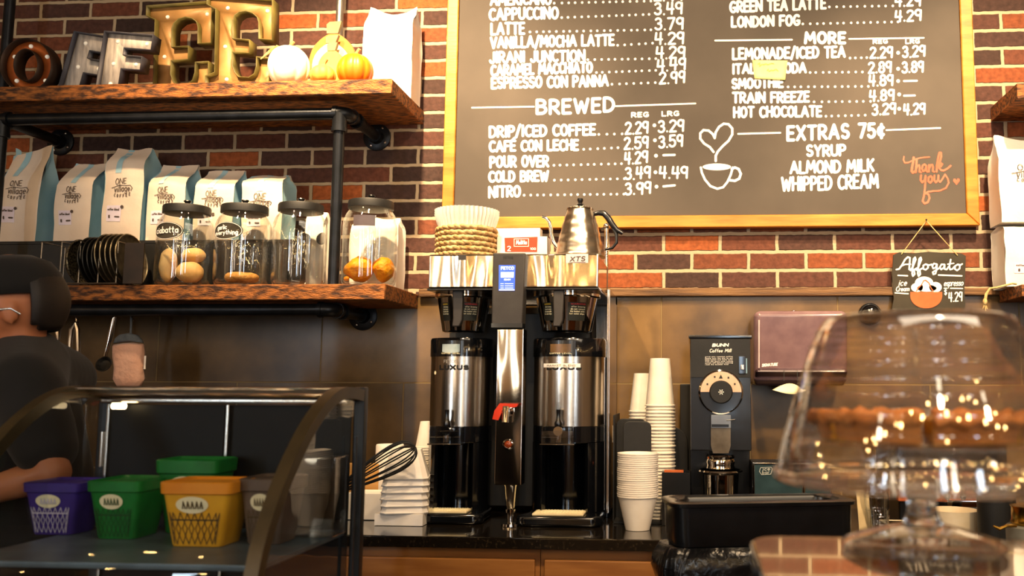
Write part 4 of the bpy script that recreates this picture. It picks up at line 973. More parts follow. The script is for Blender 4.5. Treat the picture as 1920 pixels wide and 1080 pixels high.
# control panel
DQ = 2.685
b = MB(); poly = [(924, 474), (985, 474), (979, 612), (921, 612)]
b.add([W(*q, DQ) for q in poly] + [W(*q, DQ) + Vector((0, .055, 0)) for q in poly], [[0, 1, 2, 3], [7, 6, 5, 4], [0, 4, 5, 1], [1, 5, 6, 2], [2, 6, 7, 3], [3, 7, 4, 0]])
p = obj('control_panel', b, 'panel_grey', t); m = p.modifiers.new('edge', 'BEVEL'); m.width = .004; m.segments = 3
b = MB(); poly = [(921, 606), (979.5, 606), (979, 614), (921, 614)]
b.add([W(*q, DQ - .003) for q in poly] + [W(*q, DQ) + Vector((0, .05, 0)) for q in poly], [[0, 1, 2, 3], [7, 6, 5, 4], [0, 4, 5, 1], [1, 5, 6, 2], [2, 6, 7, 3], [3, 7, 4, 0]]); obj('panel_lip', b, 'black_plastic', p)
b = MB(); poly = [(935.5, 497), (966.5, 497), (965, 545), (935, 545)]; b.add([W(*q, DQ - .001) for q in poly], [[0, 1, 2, 3]]); s = obj('screen', b, 'screen', p, 0)
g = MB(); f = on(DQ, .0018); write(g, 'FETCO', 939, 964, 506, 506, 6.5, 1.6, f); g.fill([(939, 510), (963.5, 510), (963, 520.5), (939, 520.5)], f); write(g, 'READY', 945, 958, 526, 526, 3.4, .9, f)
for y in (532, 536, 540): g.ribbon([(939, y), (944, y)], 1, f); g.ribbon([(947, y), (962, y)], .9, f)
g.fill([(936, 542.5), (964.5, 542.5), (964.5, 544.5), (936, 544.5)], f); obj('screen_display', g, 'screen_white', s, 0)
g = MB(); f = on(DQ, .0012); write(g, 'FETCO', 944, 962, 485, 485, 5, 1, f, gap=.6); obj('panel_lettering', g, 'label_dark', p, 0)
# water column and tap
DC = 2.70
b = MB(); z0, z1 = Z(910, DC), Z(616, DC); b.box(X(929, DC, 760), X(980, DC, 760), DC - DW, DC - DW + .055, z0, z1, .004); cl = obj('water_column', b, 'wavy_steel', t)
b = MB(); m = Matrix.Translation(W(953, 833, DC)) @ Matrix.Rotation(R(90), 4, 'X'); b.lathe([(.0155, 0), (.0165, .002), (.015, .005), (.0125, .006), (.012, .003), (0, .0025)], (0, 0, 0), 28, m); o = obj('button_ring', b, 'chrome', cl)
b = MB(); b.lathe([(.0115, .0028), (.008, .0055), (0, .0065)], (0, 0, 0), 24, m); obj('amber_button', b, 'amber', o)
b = MB(); c = W(953, 770, DC); m = Matrix.Translation(c) @ Matrix.Rotation(R(90), 4, 'X')
b.lathe([(.018, .0), (.018, .008), (.011, .012), (.011, .04), (0, .042)], (0, 0, 0), 20, m); e = c + Vector((0, -.032, 0)); b.rod(e + Vector((0, 0, .012)), e + Vector((0, -.012, -.034)), .0115, 16, .0095); tp = obj('tap', b, 'chrome', cl)
b = MB(); pl = [(937, 756), (972, 757), (968, 763), (944, 766), (934, 788), (923, 786), (927, 770)]; dd = DC - .036
b.prism([(q[0], -q[1]) for q in pl], (0, 0, 0), (1, 0, 0), (0, 1, 0), (0, 0, 1))
vs = []
for q in b.v: w_ = W(q.x, -q.y, dd); vs.append(w_ + Vector((0, .008 * q.z, 0)))
b.v = vs; o = obj('lever', b, 'red_plastic', tp)
b = MB(); cc = W(954, 940, DC); zz_ = lambda y: W(954, y, DC).z
b.lathe([(0, z0), (.023, z0), (.020, z0 - .006), (.0125, zz_(955)), (.0155, zz_(957)), (.0155, zz_(963)), (.011, zz_(965)), (.011, CT + .012), (.026, CT + .008), (.027, CT + .001), (0, CT + .001)], (cc.x, DC - DW + .03, 0), 24); obj('foot', b, 'chrome', cl)
# rear tower between and behind the dispensers
b = MB(); b.box(X(838, 3.0, 700), X(1098, 3.0, 700), 3.02 - DW, -.06, CT + .02, z1 + .07, .003); tw = obj('rear_tower', b, 'black_matte', t)
b = MB(); b.box(X(1137.5, 2.9, 700), X(1143, 2.9, 700), 2.9 - DW, -.06, CT + .018, Z(543, 2.9), .0015); obj('side_panel', b, 'steel', t)
b = MB(); b.box(x0 + .02, X(1143, 2.9, 700), -.12, -.06, Z(560, 2.9), Z(543, 2.9), .002); b.box(X(1100, 2.9), X(1143, 2.9), -.075, -.06, CT + .018, Z(560, 2.9), .002); obj('rear_bracket', b, 'steel', t)
b = MB()
for xx in (X(845, 3.02), X(1138, 2.92)):
    for yy in (-.30 if xx > X(1000, 2.9) else -.2, -.09): b.cyl((xx, yy, 0), .012, CT + .001, CT + .0195, 16)
obj('rubber_feet', b, 'black_plastic', t)
# brew baskets
def basket(px0, px1, kx):
    D = 2.86; a = W(px0, 560, D); c = W(px1, 560, D); cx = (a.x + c.x) / 2; cy = D - DW; r = (c.x - a.x) / 2; zt, zb = Z(547, D), Z(624, D)
    b = MB(); b.lathe([(0, zb), (r * .70, zb), (r * .76, zb + .004), (r * .96, zt - .024), (r * 1.04, zt - .020), (r * 1.04, zt - .002), (0, zt)], (cx, cy, 0), 48); o = obj('brew_basket', b, 'chrome', t, 40)
    cf = lambda an, z, l: Vector((cx + ((r * (.76 + .20 * (z - zb - .004) / (zt - .028 - zb)) + l) * math.sin(an)), cy - (r * (.76 + .20 * (z - zb - .004) / (zt - .028 - zb)) + l) * math.cos(an), z))
    za, zd = Z(600, D - r), Z(566, D - r)
    for a0, a1, ttl in ((-.78, -.36, 'y'), (.16, .82, 'r')):
        b = MB(); b.grid(lambda i, j: cf(a0 + (a1 - a0) * i, za + (zd - za) * j, .0008), 10, 2); l = obj('warning_label', b, 'label_dark', o, 60)
        g = MB(); g.ln = Vector((math.sin((a0 + a1) / 2), -math.cos((a0 + a1) / 2), 0)); f2 = lambda q, y: cf(q / r, -y, .0016)
        m0, m1 = (a0 + .06) * r, (a1 - .05) * r
        write(g, 'WARNING', m0 + .004, m1, -(zd - .008), -(zd - .008), .0055, .0013, f2); obj('label_heading', g, pm('yellow_print', '#c9a93a', rough=.6) if ttl == 'y' else pm('red_print', '#c43c3c', rough=.6), l, 0)
        g = MB(); g.ln = Vector((math.sin((a0 + a1) / 2), -math.cos((a0 + a1) / 2), 0))
        for k, s in enumerate(('after brewing', 'do not remove', 'the basket while', 'hot water drips')): write(g, s, m0 + .002 * (3 - k), m1, -(zd - .016 - .0072 * k), -(zd - .016 - .0072 * k), .0055, .001, f2)
        obj('label_print', g, 'cream_label', l, 0)
    b = MB(); dh = D - r - .03; pl = [(kx - 9, 545), (kx + 11, 543), (kx + 9, 600), (kx + 4, 612), (kx - 10, 612), (kx - 8, 596)]
    b.add([W(q[0], q[1], dh) for q in pl] + [W(q[0], q[1], dh) + Vector((0, .02, 0)) for q in pl], [list(range(6)), list(range(6, 12))[::-1]] + [[i, (i + 1) % 6, 6 + (i + 1) % 6, 6 + i] for i in range(6)])
    h = obj('basket_handle', b, 'panel_grey', o); m = h.modifiers.new('edge', 'BEVEL'); m.width = .003; m.segments = 2
    zk = Z(580, dh); b = MB(); b.box(W(kx - 5, 580, dh).x, W(kx + 6, 580, dh).x, dh - DW + .018, dh - DW + .05, zk - .008, zk + .012); obj('handle_stem', b, 'panel_grey', h)
basket(820, 921, 857); basket(1003, 1124, 1046)

# ------------------------------------------------------------------ dispensers under the brewer
def dispenser(px0, px1, label, covered):
    D = 2.885; r = (px1 - px0) / 2 * S(D); c = W((px0 + px1) / 2, 720, D); cx, cy = c.x, c.y
    t = thing('coffee_dispenser', label, 'coffee dispenser', (cx, cy, CT), 'dispensers under the brewer')
    Zd = lambda y: W((px0 + px1) / 2, y, D - r).z
    def ang(a, z, rr): return Vector((cx + rr * math.sin(a), cy - rr * math.cos(a), z))
    # footprint foot
    zf = CT + .001; b = MB(); pl = arc(0, .02, r * 1.0, r * .92, 0, 180, 14) + [(-r * 1.02, -r * .7), (-r * 1.22, -r * 1.28), (-r * 1.0, -r * 1.5), (r * .86, -r * 1.5), (r * 1.08, -r * 1.28), (r * 1.02, -r * .7)]
    b.prism(pl, (cx, cy, zf), (1, 0, 0), (0, 1, 0), (0, 0, .030)); o = obj('foot', b, 'black_gloss', t); m = o.modifiers.new('edge', 'BEVEL'); m.width = .008; m.segments = 3
    # drip tray
    yb, yf = cy - r * .62, cy - r * 1.36; x0, x1 = cx - r * .78, cx + r * .58
    b = MB(); b.box(x0, x1, yf, yb, zf + .0302, zf + .037, .002); dt = obj('drip_tray', b, 'drip', t)
    b = MB()
    for i in range(15):
        xx = x0 + .012 + (x1 - x0 - .024) * i / 14
        b.box(xx - .0016, xx + .0016, yf + .006, yb - .006, zf + .0371, zf + .0388)
    for j in range(5): yy = yf + .012 + (yb - yf - .024) * j / 4; b.box(x0 + .006, x1 - .006, yy - .0014, yy + .0014, zf + .0371, zf + .0384)
    obj('tray_grid', b, 'cream_label', dt)
    # cowl: open in front
    z0, z1 = zf + .0305, Zd(800) - .0005
    pl_o = [(cx + r * 1.01 * math.sin(R(a)), cy - r * 1.01 * math.cos(R(a))) for a in range(38, 323, 12)] + [(cx + r * 1.01 * math.sin(R(322)), cy - r * 1.01 * math.cos(R(322)))]
    pl_i = [(cx + (x - cx) * .86, cy + (y - cy) * .86) for x, y in pl_o]
    b = MB(); b.prism([(x, y) for x, y in pl_o] + pl_i[::-1], (0, 0, z0), (1, 0, 0), (0, 1, 0), (0, 0, z1 - .05 - z0)); obj('cowl', b, 'black_gloss', t, 50)
    b = MB(); b.cyl((cx, cy, 0), r * 1.0, z1 - .05, z1, 48, .002); obj('collar', b, 'black_gloss', t)
    # body and head
    zb0, zb1, zt = Zd(800), Zd(668), Zd(633)
    b = MB(); b.lathe([(0, zb0), (r, zb0), (r, zb1), (0, zb1)], (cx, cy, 0), 64); bo = obj('body', b, 'steel', t)
    b = MB(); b.lathe([(0, zb1 + .0003), (r * 1.03, zb1 + .0003), (r * 1.03, zt - .006), (r * 1.0, zt), (r * .55, zt + .001), (r * .5, zt - .02), (0, zt - .022)], (cx, cy, 0), 64); hd = obj('head_band', b, 'black_gloss', t)
    rr = r * 1.035; va = -.12; zc = (zb1 + zt) / 2 - .002
    b = MB(); b.grid(lambda i, j: ang(va - .40 + .8 * i, zc - .022 + .044 * j, rr + .001), 12, 2); w_ = obj('gauge_window', b, 'black_plastic', hd, 60)
    b = MB(); b.grid(lambda i, j: ang(va - .28 + .56 * i, zc - .013 + .024 * j - .004 * math.sin(PI * i) * (1 - j), rr + .002), 12, 2); g_ = obj('gauge', b, pm('pale_gauge', '#b9c8cc', '#8fa3aa', rough=.3) if not covered else pm('amber_gauge', '#7a5a34', '#54402a', rough=.3), w_, 60)
    g = MB(); g.ln = Vector((0, -1, 0)); f2 = lambda q, y: ang(va + q / r, -y, rr + .0022); write(g, 'COFFEE LEVEL', -r * .3, r * .3, -(zc - .020), -(zc - .020), .0045, .0009, f2); obj('gauge_print', g, 'cream_label', w_, 0)
    f2 = lambda q, y: ang(va + q / r, -y, r + .0012)
    g = MB(); zl = Zd(694); write(g, 'LUXUS', -r * .42, r * .58, -zl, -zl, .0165, .0052, f2, gap=.34); obj('lettering', g, 'black_print', bo, 0)
    if covered:
        b = MB(); b.grid(lambda i, j: ang(va - .52 + 1.06 * i, zl + .0085 + .012 * j, r + .0022), 10, 1); pp = obj('paper_label', b, 'paper', bo, 60)
        g = MB(); f3 = lambda q, y: ang(va + q / r, -y, r + .0030); write(g, 'MARKET BLEND', -r * .4, r * .4, -(zl + .011), -(zl + .011), .006, .001, f3); obj('paper_print', g, 'ink', pp, 0)
    else:
        g = MB(); write(g, 'FETCO', -r * .24, r * .2, -(zl + .022), -(zl + .022), .010, .0012, f2); obj('pale_lettering', g, pm('pale_grey_print', '#a8a39c', rough=.5), bo, 0)
        g = MB(); g.dot((-r * .62, -(zl - .008)), .006, f2, 14); obj('round_sticker', g, 'cream_label', bo, 0)
    # faucet with clear guard
    fz = Zd(800); fc = ang(va, fz - .012, r)
    b = MB(); b.rod(fc + Vector((0, .02, 0)), fc + Vector((0, -.04, 0)), .014, 18); b.rod(fc + Vector((0, -.028, .012)), fc + Vector((0, -.03, -.034)), .011, 18, .009); fa = obj('faucet', b, 'chrome', t)
    b = MB(); b.tube([fc + Vector((0, -.028, .012)), fc + Vector((0, -.028, .024)), fc + Vector((0, -.03, .034)), fc + Vector((0, -.031, .052)), fc + Vector((0, -.030, .064))], [.011, .013, .007, .006, .0075], 12); obj('faucet_handle', b, 'black_gloss', fa)
    b = MB(); gx = .048; y1 = fc.y - .052; zA, zB = fz + .001, fz - .048
    b.box(fc.x - gx, fc.x + gx, y1, y1 + .003, zB, zA - .012, .0008); b.box(fc.x - gx, fc.x - gx + .003, y1 + .003, fc.y + .012, zB, zA, .0008); b.box(fc.x + gx - .003, fc.x + gx, y1 + .003, fc.y + .012, zB, zA, .0008); obj('faucet_guard', b, 'acrylic', fa)
    b = MB(); b.box(fc.x - gx - .004, fc.x + gx + .004, y1 - .006, fc.y + .008, zB - .005, zB - .0005, .002); obj('guard_ledge', b, 'chrome', fa)
dispenser(808, 924, 'coffee dispenser under the near brew basket, with a pale level gauge and round sticker', False)
dispenser(1001, 1135, 'coffee dispenser with a paper strip stuck over its lettering', True)

# ------------------------------------------------------------------ on top of the brewer
D2 = 2.86; ZB = Z(476, DB) + .001
c = W(875, 440, D2); rb = 58 * S(D2); z0 = ZB
t = thing('rope_basket', 'round woven seagrass basket on top of the brewer', 'basket', (c.x, c.y, z0))
zt = W(875, 430, D2).z; n = 6; hh = (zt - z0) / n
b = MB()
for i in range(n):
    for k in range(2):
        pts = []; N_ = 48
        for j in range(N_):
            a = 2 * PI * j / N_; w_ = math.sin(a * 13 + i * 1.4 + k * PI) * .004
            rr = rb - .006 + w_ * .9 + .004 * mnoise.noise(Vector((a * 2, i, k))); pts.append((c.x + rr * math.cos(a), c.y + rr * math.sin(a), z0 + hh * (i + .5) + math.cos(a * 13 + i * 1.4 + k * PI) * .0026 + .002 * mnoise.noise(Vector((a * 3, i + 9, k)))))
        b.tube(pts, hh * .40, 8, True)
lo = min(v.z for v in b.v)
for v in b.v: v.z += z0 + .0005 - lo
obj('woven_wall', b, 'rope', t, 180)
b = MB(); b.cyl((c.x, c.y, 0), rb - .008, z0 + .001, z0 + .007, 40); obj('bottom', b, 'rope', t)
zt2 = W(875, 396, D2).z
for i, lab in enumerate(('topmost fluted paper filter in the seagrass basket', 'middle fluted paper filter in the seagrass basket', 'lowest fluted paper filter showing above the basket')):
    b = MB(); k = i * .006; fl = lambda a, z: 1 + .03 * math.cos(a * 44) * min(1, max(0, (z - z0 - .02) / .03)); q = .007 * i
    b.lathe([(0, z0 + .034 - k), (rb * .62 + 0, z0 + .034 - k), (rb * .84, zt - .01 - k), (rb * 1.04, zt2 - k * 1.3)], (c.x, c.y, 0), 176, None, fl)
    solo('paper_filter', b, 'paper', lab, 'coffee filter', 'fluted paper filters', 60)
# boxes behind
def carton(x0, x1, y0, y1, D, dep, label, red):
    a = W(x0, y0, D); e = W(x1, y1, D); t = thing('filter_box', label, 'box', ((a.x + e.x) / 2, D - DW + dep / 2, ZB))
    b = MB(); b.box(a.x, e.x, D - DW, D - DW + dep, ZB + .0005, a.z, .001); obj('carton', b, 'carton_white', t)
    if red:
        f = on(D, .0012); b = MB(); b.fill([(946, 446), (1008, 444), (1007, 472), (947, 472)], f); r_ = obj('red_panel', b, 'carton_red', t, 0)
        g = MB(); f = on(D, .002); g.ribbon([(964, 448), (991, 447.5), (991, 462), (964, 462), (964, 448)], 1, f); write(g, 'Melitta', 967, 988, 459, 458.5, 9, 1.6, f, slant=.12); write(g, '2', 951, 958, 471, 471, 10, 1.8, f); write(g, '100', 994, 1005, 469, 469, 5, 1.1, f); obj('box_lettering', g, 'white_paint', r_, 0)
    return t
G['M'] = G['M']; G['M'] = (.84, [[(0, 0), (.1, 1), (.42, .3), (.74, 1), (.84, 0)]])
carton(932, 1026, 444, 474, 2.86, .06, 'red and white filter carton between the basket and the kettle', True)
carton(930, 1012, 428, 474, 2.97, .05, 'plain white carton standing behind the red filter carton', False)
# gooseneck kettle
DK = 2.84; c = W(1087, 470, DK); kz = lambda y: W(1087, y, DK).z; k = S(DK)
t = thing('gooseneck_kettle', 'ribbed steel gooseneck kettle with black handle on the brewer', 'kettle', (c.x, c.y, ZB)); zb = ZB + .001; zt = kz(394)
b = MB(); prof = [(0, zb), (47 * k, zb), (50 * k, zb + .004)]
for i in range(1, 41):
    u_ = i / 40; rr = (47 - 22 * u_ ** 1.25) * k + .0006 * math.sin(u_ * PI * 10); prof.append((rr, zb + .006 + (zt - zb - .006) * u_))
b.lathe(prof, (c.x, c.y, 0), 48, None, lambda a, z: 1 + .014 * math.sin(a * 9 + math.sin(z * 90) * .8)); obj('body', b, pm('satin_kettle_steel', '#ddd2c2', '#cfc3b2', rough=.28, metal=1), t, 60)
b = MB(); b.lathe([(26 * k, zt), (26 * k, zt + .004), (18 * k, zt + .011), (7 * k, zt + .016), (0, zt + .0165)], (c.x, c.y, 0), 40); ld = obj('lid', b, 'chrome', t)
b = MB(); b.lathe([(0, zt + .016), (9 * k, zt + .016), (7 * k, zt + .02), (4 * k, zt + .024), (6 * k, zt + .03), (5.5 * k, zt + .037), (0, zt + .04)], (c.x, c.y, 0), 20); obj('knob', b, 'black_plastic', ld)
b = MB(); P_ = lambda x, y: W(x, y, DK)
b.tube([P_(1052, 466), P_(1044, 462), P_(1038, 455), P_(1034, 442), P_(1033, 428), P_(1030, 416), P_(1024, 409), P_(1017, 406)], [.008, .0075, .007, .0065, .006, .0056, .0052, .005], 12); obj('spout', b, 'chrome', t)
b = MB(); b.tube([P_(1112, 402), P_(1122, 399), P_(1132, 400), P_(1140, 408), P_(1148, 421), P_(1157, 432), P_(1168, 438)], [.006, .008, .010, .0105, .010, .0085, .006], 12); hd = obj('handle_grip', b, 'black_plastic', t)
b = MB(); b.tube([P_(1148, 424), P_(1156, 440), P_(1156, 455), P_(1148, 465), P_(1134, 468)], [.006, .006, .0055, .005, .004], 10); obj('handle_loop', b, 'black_plastic', hd)
# chrome water pipe behind the kettle
DV = 3.02; b = MB(); b.rod(W(1136, 545, DV), W(1137, 425, DV), .0075, 14); b.sphere(W(1137, 424, DV), .011, 14, 8); b.rod(W(1127, 430, DV), W(1142, 427, DV), .006, 10); b.rod(W(1136, 545, DV), W(1136, 549, DV), .014, 14)
solo('water_pipe', b, 'chrome', 'thin chrome water pipe standing behind the kettle', 'pipe')
# ------------------------------------------------------------------ on the worktop, between display case and brewer
ORD = ['topmost', 'second', 'third', 'fourth', 'fifth', 'sixth', 'seventh', 'eighth', 'ninth', 'tenth', 'eleventh', 'twelfth', 'thirteenth', 'fourteenth', 'fifteenth', 'sixteenth', 'seventeenth', 'eighteenth', 'nineteenth', 'twentieth']
ORD += ['twenty-' + w for w in ['first'] + ORD[1:9]] + ['thirtieth'] + ['thirty-' + w for w in ['first'] + ORD[1:9]]
def nth(i, n): return 'lowest' if i == n - 1 else ORD[i]
z0 = CT + .001
# inverted square paper bowls
DQ2 = 2.76; c = W(760, 950, DQ2); hw = 43 * S(DQ2); step = W(760, 905, DQ2).z - W(760, 917.5, DQ2).z; hb = W(760, 843, DQ2).z - W(760, 894, DQ2).z + .004
n = 6; zt = W(760, 842, DQ2).z; zl = zt - hb - (n - 1) * step
b = MB(); zsup = max(.004, zl - z0 - .0005)
b.box(c.x - hw * 1.05, c.x + hw * 1.05, c.y - hw * .9, c.y + hw * .9, z0, z0 + zsup, .001)
solo('cardboard_tray', b, 'foam', 'flat white tray under the stack of square paper bowls', 'tray')
def sqbowl():
    b = MB(); t0, t1 = hw * .62, hw * .98
    def ring(s, z, r): return [Vector((x, y, z)) for x, y in [(px * s + r * math.cos(R(a)) * px / abs(px) * 0, py * s) for px, py, a in ((1, 1, 0), (-1, 1, 0), (-1, -1, 0), (1, -1, 0))]]
    lv = [(hw, 0), (hw, .0035), (t1, .0045), (t0, hb), ]
    vs = []
    for s, z in lv:
        k = s * .22
        vs += [Vector((x, y, z)) for x, y in ((s - k, -s), (s, -s + k), (s, s - k), (s - k, s), (-s + k, s), (-s, s - k), (-s, -s + k), (-s + k, -s))]
    fs = [[i * 8 + j, i * 8 + (j + 1) % 8, (i + 1) * 8 + (j + 1) % 8, (i + 1) * 8 + j] for i in range(3) for j in range(8)] + [list(range(24, 32))]
    b.add(vs, fs); return b
o0 = obj('paper_bowl', sqbowl(), 'foam', None, 30); tag(o0, '', 'paper bowl', 'inverted square paper bowls')
solidify(o0, .0008); 
for i in range(n):
    o = o0 if i == 0 else o0.copy()
    if i: col.objects.link(o)
    o.location = (c.x + .0006 * ((i * 7) % 3 - 1), c.y, zl + (n - 1 - i) * step); o.rotation_euler = (0, 0, R(14 + ((i * 5) % 3 - 1) * 1.2))
    o['label'] = ('topmost bowl with its full square side showing' if i == 0 else nth(i, n) + ' white rim from the top') + ' in the stack of inverted square paper bowls'
# round white tub and a short stack of inverted cups behind them
b = MB(); D = 2.98; c = W(731, 850, D); r = 26 * S(D); b.lathe([(0, z0), (r * .94, z0), (r, z0 + .004), (r, W(731, 836, D).z), (r * .96, W(731, 833, D).z), (0, W(731, 833, D).z)], (c.x, c.y, 0), 40)
solo('white_tub', b, 'foam', 'round white tub behind the square paper bowls', 'tub')
def cup_mesh(r0, r1, h, up=False):
    b = MB()
    if up: b.lathe([(0, .002), (r0, 0), (r1, h - .004), (r1 + .003, h - .003), (r1 + .003, h), (r1, h + .0004), (r1 - .001, h - .004), (r0 - .001, .004), (0, .004)], (0, 0, 0), 36)
    else: b.lathe([(r1, .004), (r1 + .003, .003), (r1 + .003, 0), (r1 + .0005, 0), (r1 - .0012, .004), (r0 - .0012, h - .005), (0, h - .005), (0, h - .003), (r0 - .003, h - .003), (r0 - .001, h), (r0, h), (r1, .004)], (0, 0, 0), 36)
    return b
def cup_stack(px, D, ytop, r0, r1, h, step, zbase, what, grp, up=False, nmax=40, mat='white_cup', nm='paper_cup'):
    c = W(px, 800, D); zt = W(px, ytop, D).z; n = max(1, min(nmax, round((zt - zbase - h) / step) + 1)); step = (zt - zbase - h) / max(1, n - 1)
    src = obj(nm, cup_mesh(r0, r1, h, up), mat, None, 50); tag(src, '', 'cup', grp)
    for i in range(n):
        o = src if i == 0 else src.copy()
        if i: col.objects.link(o)
        o.location = (c.x + random.uniform(-.0008, .0008), c.y + random.uniform(-.0008, .0008), zt - h - i * step)
        o['label'] = nth(i, n) + ' ' + what
    return c, n
cup_stack(800, 2.97, 790, .020, .033, .085, .0075, z0, 'cup of the short inverted stack between square bowls and brewer', 'inverted cups behind the square bowls')
# boards leaning and lying by the display case
b = MB(); D = 2.94; b.box(W(640, 900, D).x, W(721, 900, D).x, D - DW, D - DW + .02, z0, W(700, 869, D).z, .004); solo('cutting_board', b, 'ply', 'pale wooden board standing on edge behind the square bowls', 'board')
b = MB(); D = 2.80; b.box(W(650, 900, D).x, W(716, 900, D).x, D - DW, D - DW + .10, z0, W(700, 925, D).z, .003); solo('paper_carton', b, 'foam', 'low white carton lying beside the whisk', 'carton')
# whisk leaning with its wires towards the brewer
t = thing('whisk', 'black wire whisk lying tilted against the square paper bowls', 'whisk', W(700, 985, 2.66)); D = 2.645
p0, p1 = W(585, 1012, D), W(776, 905, D); ax = (p1 - p0); 
s1 = Vector((0, 1, 0)); s2 = ax.normalized().cross(s1)
for k in range(6):
    a = PI * k / 6; d = s1 * math.cos(a) + s2 * math.sin(a); b = MB(); pts = []
    for j in range(25):
        u_ = -1 + 2 * j / 24; q = 1 - abs(u_); w_ = .030 * math.sin(PI * min(1, (1 - q) * 1.0)) ** .8 if q < 1 else 0
        pts.append(p0 + ax * (.12 + .88 * (1 - abs(u_) ** 2.2)) + d * (.040 * math.sin(PI * abs(u_)) if abs(u_) > .0 else 0) * (1 if u_ > 0 else -1))
    b.tube(pts, .0024, 6); obj('wire_loop', b, 'black_matte', t)
b = MB(); b.tube([p0 - ax * .35, p0 - ax * .1, p0 + ax * .13], [.009, .011, .009], 12); obj('handle', b, 'black_plastic', t)
lo = min(v.co.z + t.location.z for ch in t.children for v in ch.data.vertices); t.location.z += CT + .001 - lo if lo < CT + .001 else 0

# ------------------------------------------------------------------ right of the brewer
# portion cups, upright
cup_stack(1196, 2.70, 849, .0355, .0575, .098, .0062, z0, 'cup of the upright translucent portion cup stack', 'white portion cups before the lid organiser', True, mat='foam', nm='portion_cup')
# lid organiser, black
D = 2.86; t = thing('cup_organiser', 'black plastic cup and lid organiser with rounded upright panels', 'organiser', W(1200, 960, D)); 
def panel(x0, x1, yt, D, th, nm, par, yb=None):
    a, e = W(x0, 850, D), W(x1, 850, D); w = e.x - a.x; zt = W((x0 + x1) / 2, yt, D).z; r = w * .22; zb = z0 if yb is None else yb
    pl = [(0, 0), (w, 0)] + [(w - r + r * math.cos(R(q)), zt - zb - r + r * math.sin(R(q))) for q in range(0, 91, 15)] + [(r + r * math.cos(R(q)), zt - zb - r + r * math.sin(R(q))) for q in range(90, 181, 15)]
    b = MB(); b.prism(pl, (a.x, D - DW, zb), (1, 0, 0), (0, 0, 1), (0, th, 0)); o = obj(nm, b, 'black_matte', par, 30); m = o.modifiers.new('edge', 'BEVEL'); m.width = .002; m.segments = 2; m.limit_method = 'ANGLE'; return o
panel(1168, 1221, 790, 2.80, .006, 'front_panel', t); panel(1155, 1212, 785, 2.90, .006, 'divider', t); panel(1152, 1290, 800, 3.05, .006, 'rear_panel', t)
b = MB(); b.box(W(1150, 850, 2.86).x, W(1150, 850, 2.86).x + .005, 2.84 - DW, 3.05 - DW, z0, W(1150, 765, 2.9).z - .02, .002); sp = obj('side_panel', b, 'black_matte', t)
b = MB(); q = W(1149, 815, 2.86); b.box(q.x - .0015, q.x - .0002 + .0, 2.87 - DW, 2.93 - DW, W(1150, 830, 2.86).z, W(1150, 798, 2.86).z); obj('white_label', b, 'paper', sp)
b = MB(); b.box(W(1150, 850, 2.86).x + .006, W(1290, 850, 2.95).x, 2.807 - DW, 3.048 - DW, z0, z0 + .006); obj('base', b, 'black_matte', t)
zc_ = z0 + .0065
cup_stack(1238, 2.90, 672, .0315, .0455, .150, .0105, zc_, 'cup from the top of the tall inverted paper cup stack', 'tall inverted paper cup stack')
cup_stack(1204, 2.985, 700, .0270, .041, .125, .0105, zc_, 'cup from the top of the shorter inverted stack behind the tall one', 'shorter inverted paper cup stack')
# black open caddy beside the grinder
D = 2.78; t = thing('stir_caddy', 'black open caddy holding wooden stirrers beside the grinder', 'caddy', W(1268, 960, D)); a, e = W(1241, 900, D).x, W(1294, 900, D).x; zt = W(1268, 886, D).z
b = MB()
for (xa, xb, ya, yb_) in ((a, e, 0, .004), (a, e, .076, .08), (a, a + .004, .004, .076), (e - .004, e, .004, .076)): b.box(xa, xb, D - DW + ya, D - DW + yb_, z0, zt)
b.box(a + .004, e - .004, D - DW + .004, D - DW + .076, z0, z0 + .004); obj('box', b, 'black_plastic', t)
b = MB(); b.box(a + .006, e - .02, D - DW + .03, D - DW + .05, zt - .03, zt + .004, .001)
solo('wooden_stirrers', b, 'orange_wood', 'bundle of orange brown wooden stirrers in the black caddy', 'stirrers')

# ------------------------------------------------------------------ coffee grinder
D = 2.75; t = thing('coffee_grinder', 'tall black coffee grinder with round dial and steel spout', 'coffee grinder', W(1350, 960, D)); f = on(D, .0015)
x0, x1 = W(1294, 760, D).x, W(1409, 760, D).x; zt = W(1350, 628, D).z; zm = W(1350, 708, D).z; y0 = D - DW
b = MB(); b.box(x0, x1, y0 + .10, y0 + .34, z0 + .012, zt - .012, .003); b.box(x0 + .001, x1 - .001, y0 + .001, y0 + .10, W(1350, 845, D).z, zt - .012, .003); hs = obj('housing', b, 'black_plastic', t)
b = MB(); b.box(x0 - .004, x1 + .004, y0 - .004, y0 + .344, zt - .012, zt, .003); obj('hopper_lid', b, 'black_gloss', t)
b = MB(); b.box(x0 + .002, x1 - .002, y0 - .003, y0 + .0008, zm, zt - .0125, .001); fp = obj('face_plate', b, 'black_matte', hs)
b = MB(); b.box(x0 - .002, x1 + .002, y0 - .06, y0 + .34, z0, z0 + .012, .003); obj('base', b, 'black_plastic', t)
f = on(D, .0035); g = MB()
write(g, 'BUNN', 1335, 1366, 650.5, 650, 6.6, 2.0, f, gap=.25, slant=.12); write(g, 'Coffee Mill', 1330, 1371, 661, 660.5, 7, 1.1, f, slant=.2)
for i in range(6): write(g, ['grind only roasted coffee', 'beans turn the dial to set', 'keep hands and tools away', 'from the spout while running', 'switch off before cleaning', 'read the booklet first'][i], 1322, 1374 if i != 5 else 1366, 670 + i * 2.9, 669.6 + i * 2.9, 2.0, .4, f)
obj('lettering', g, 'white_paint', fp, 0)
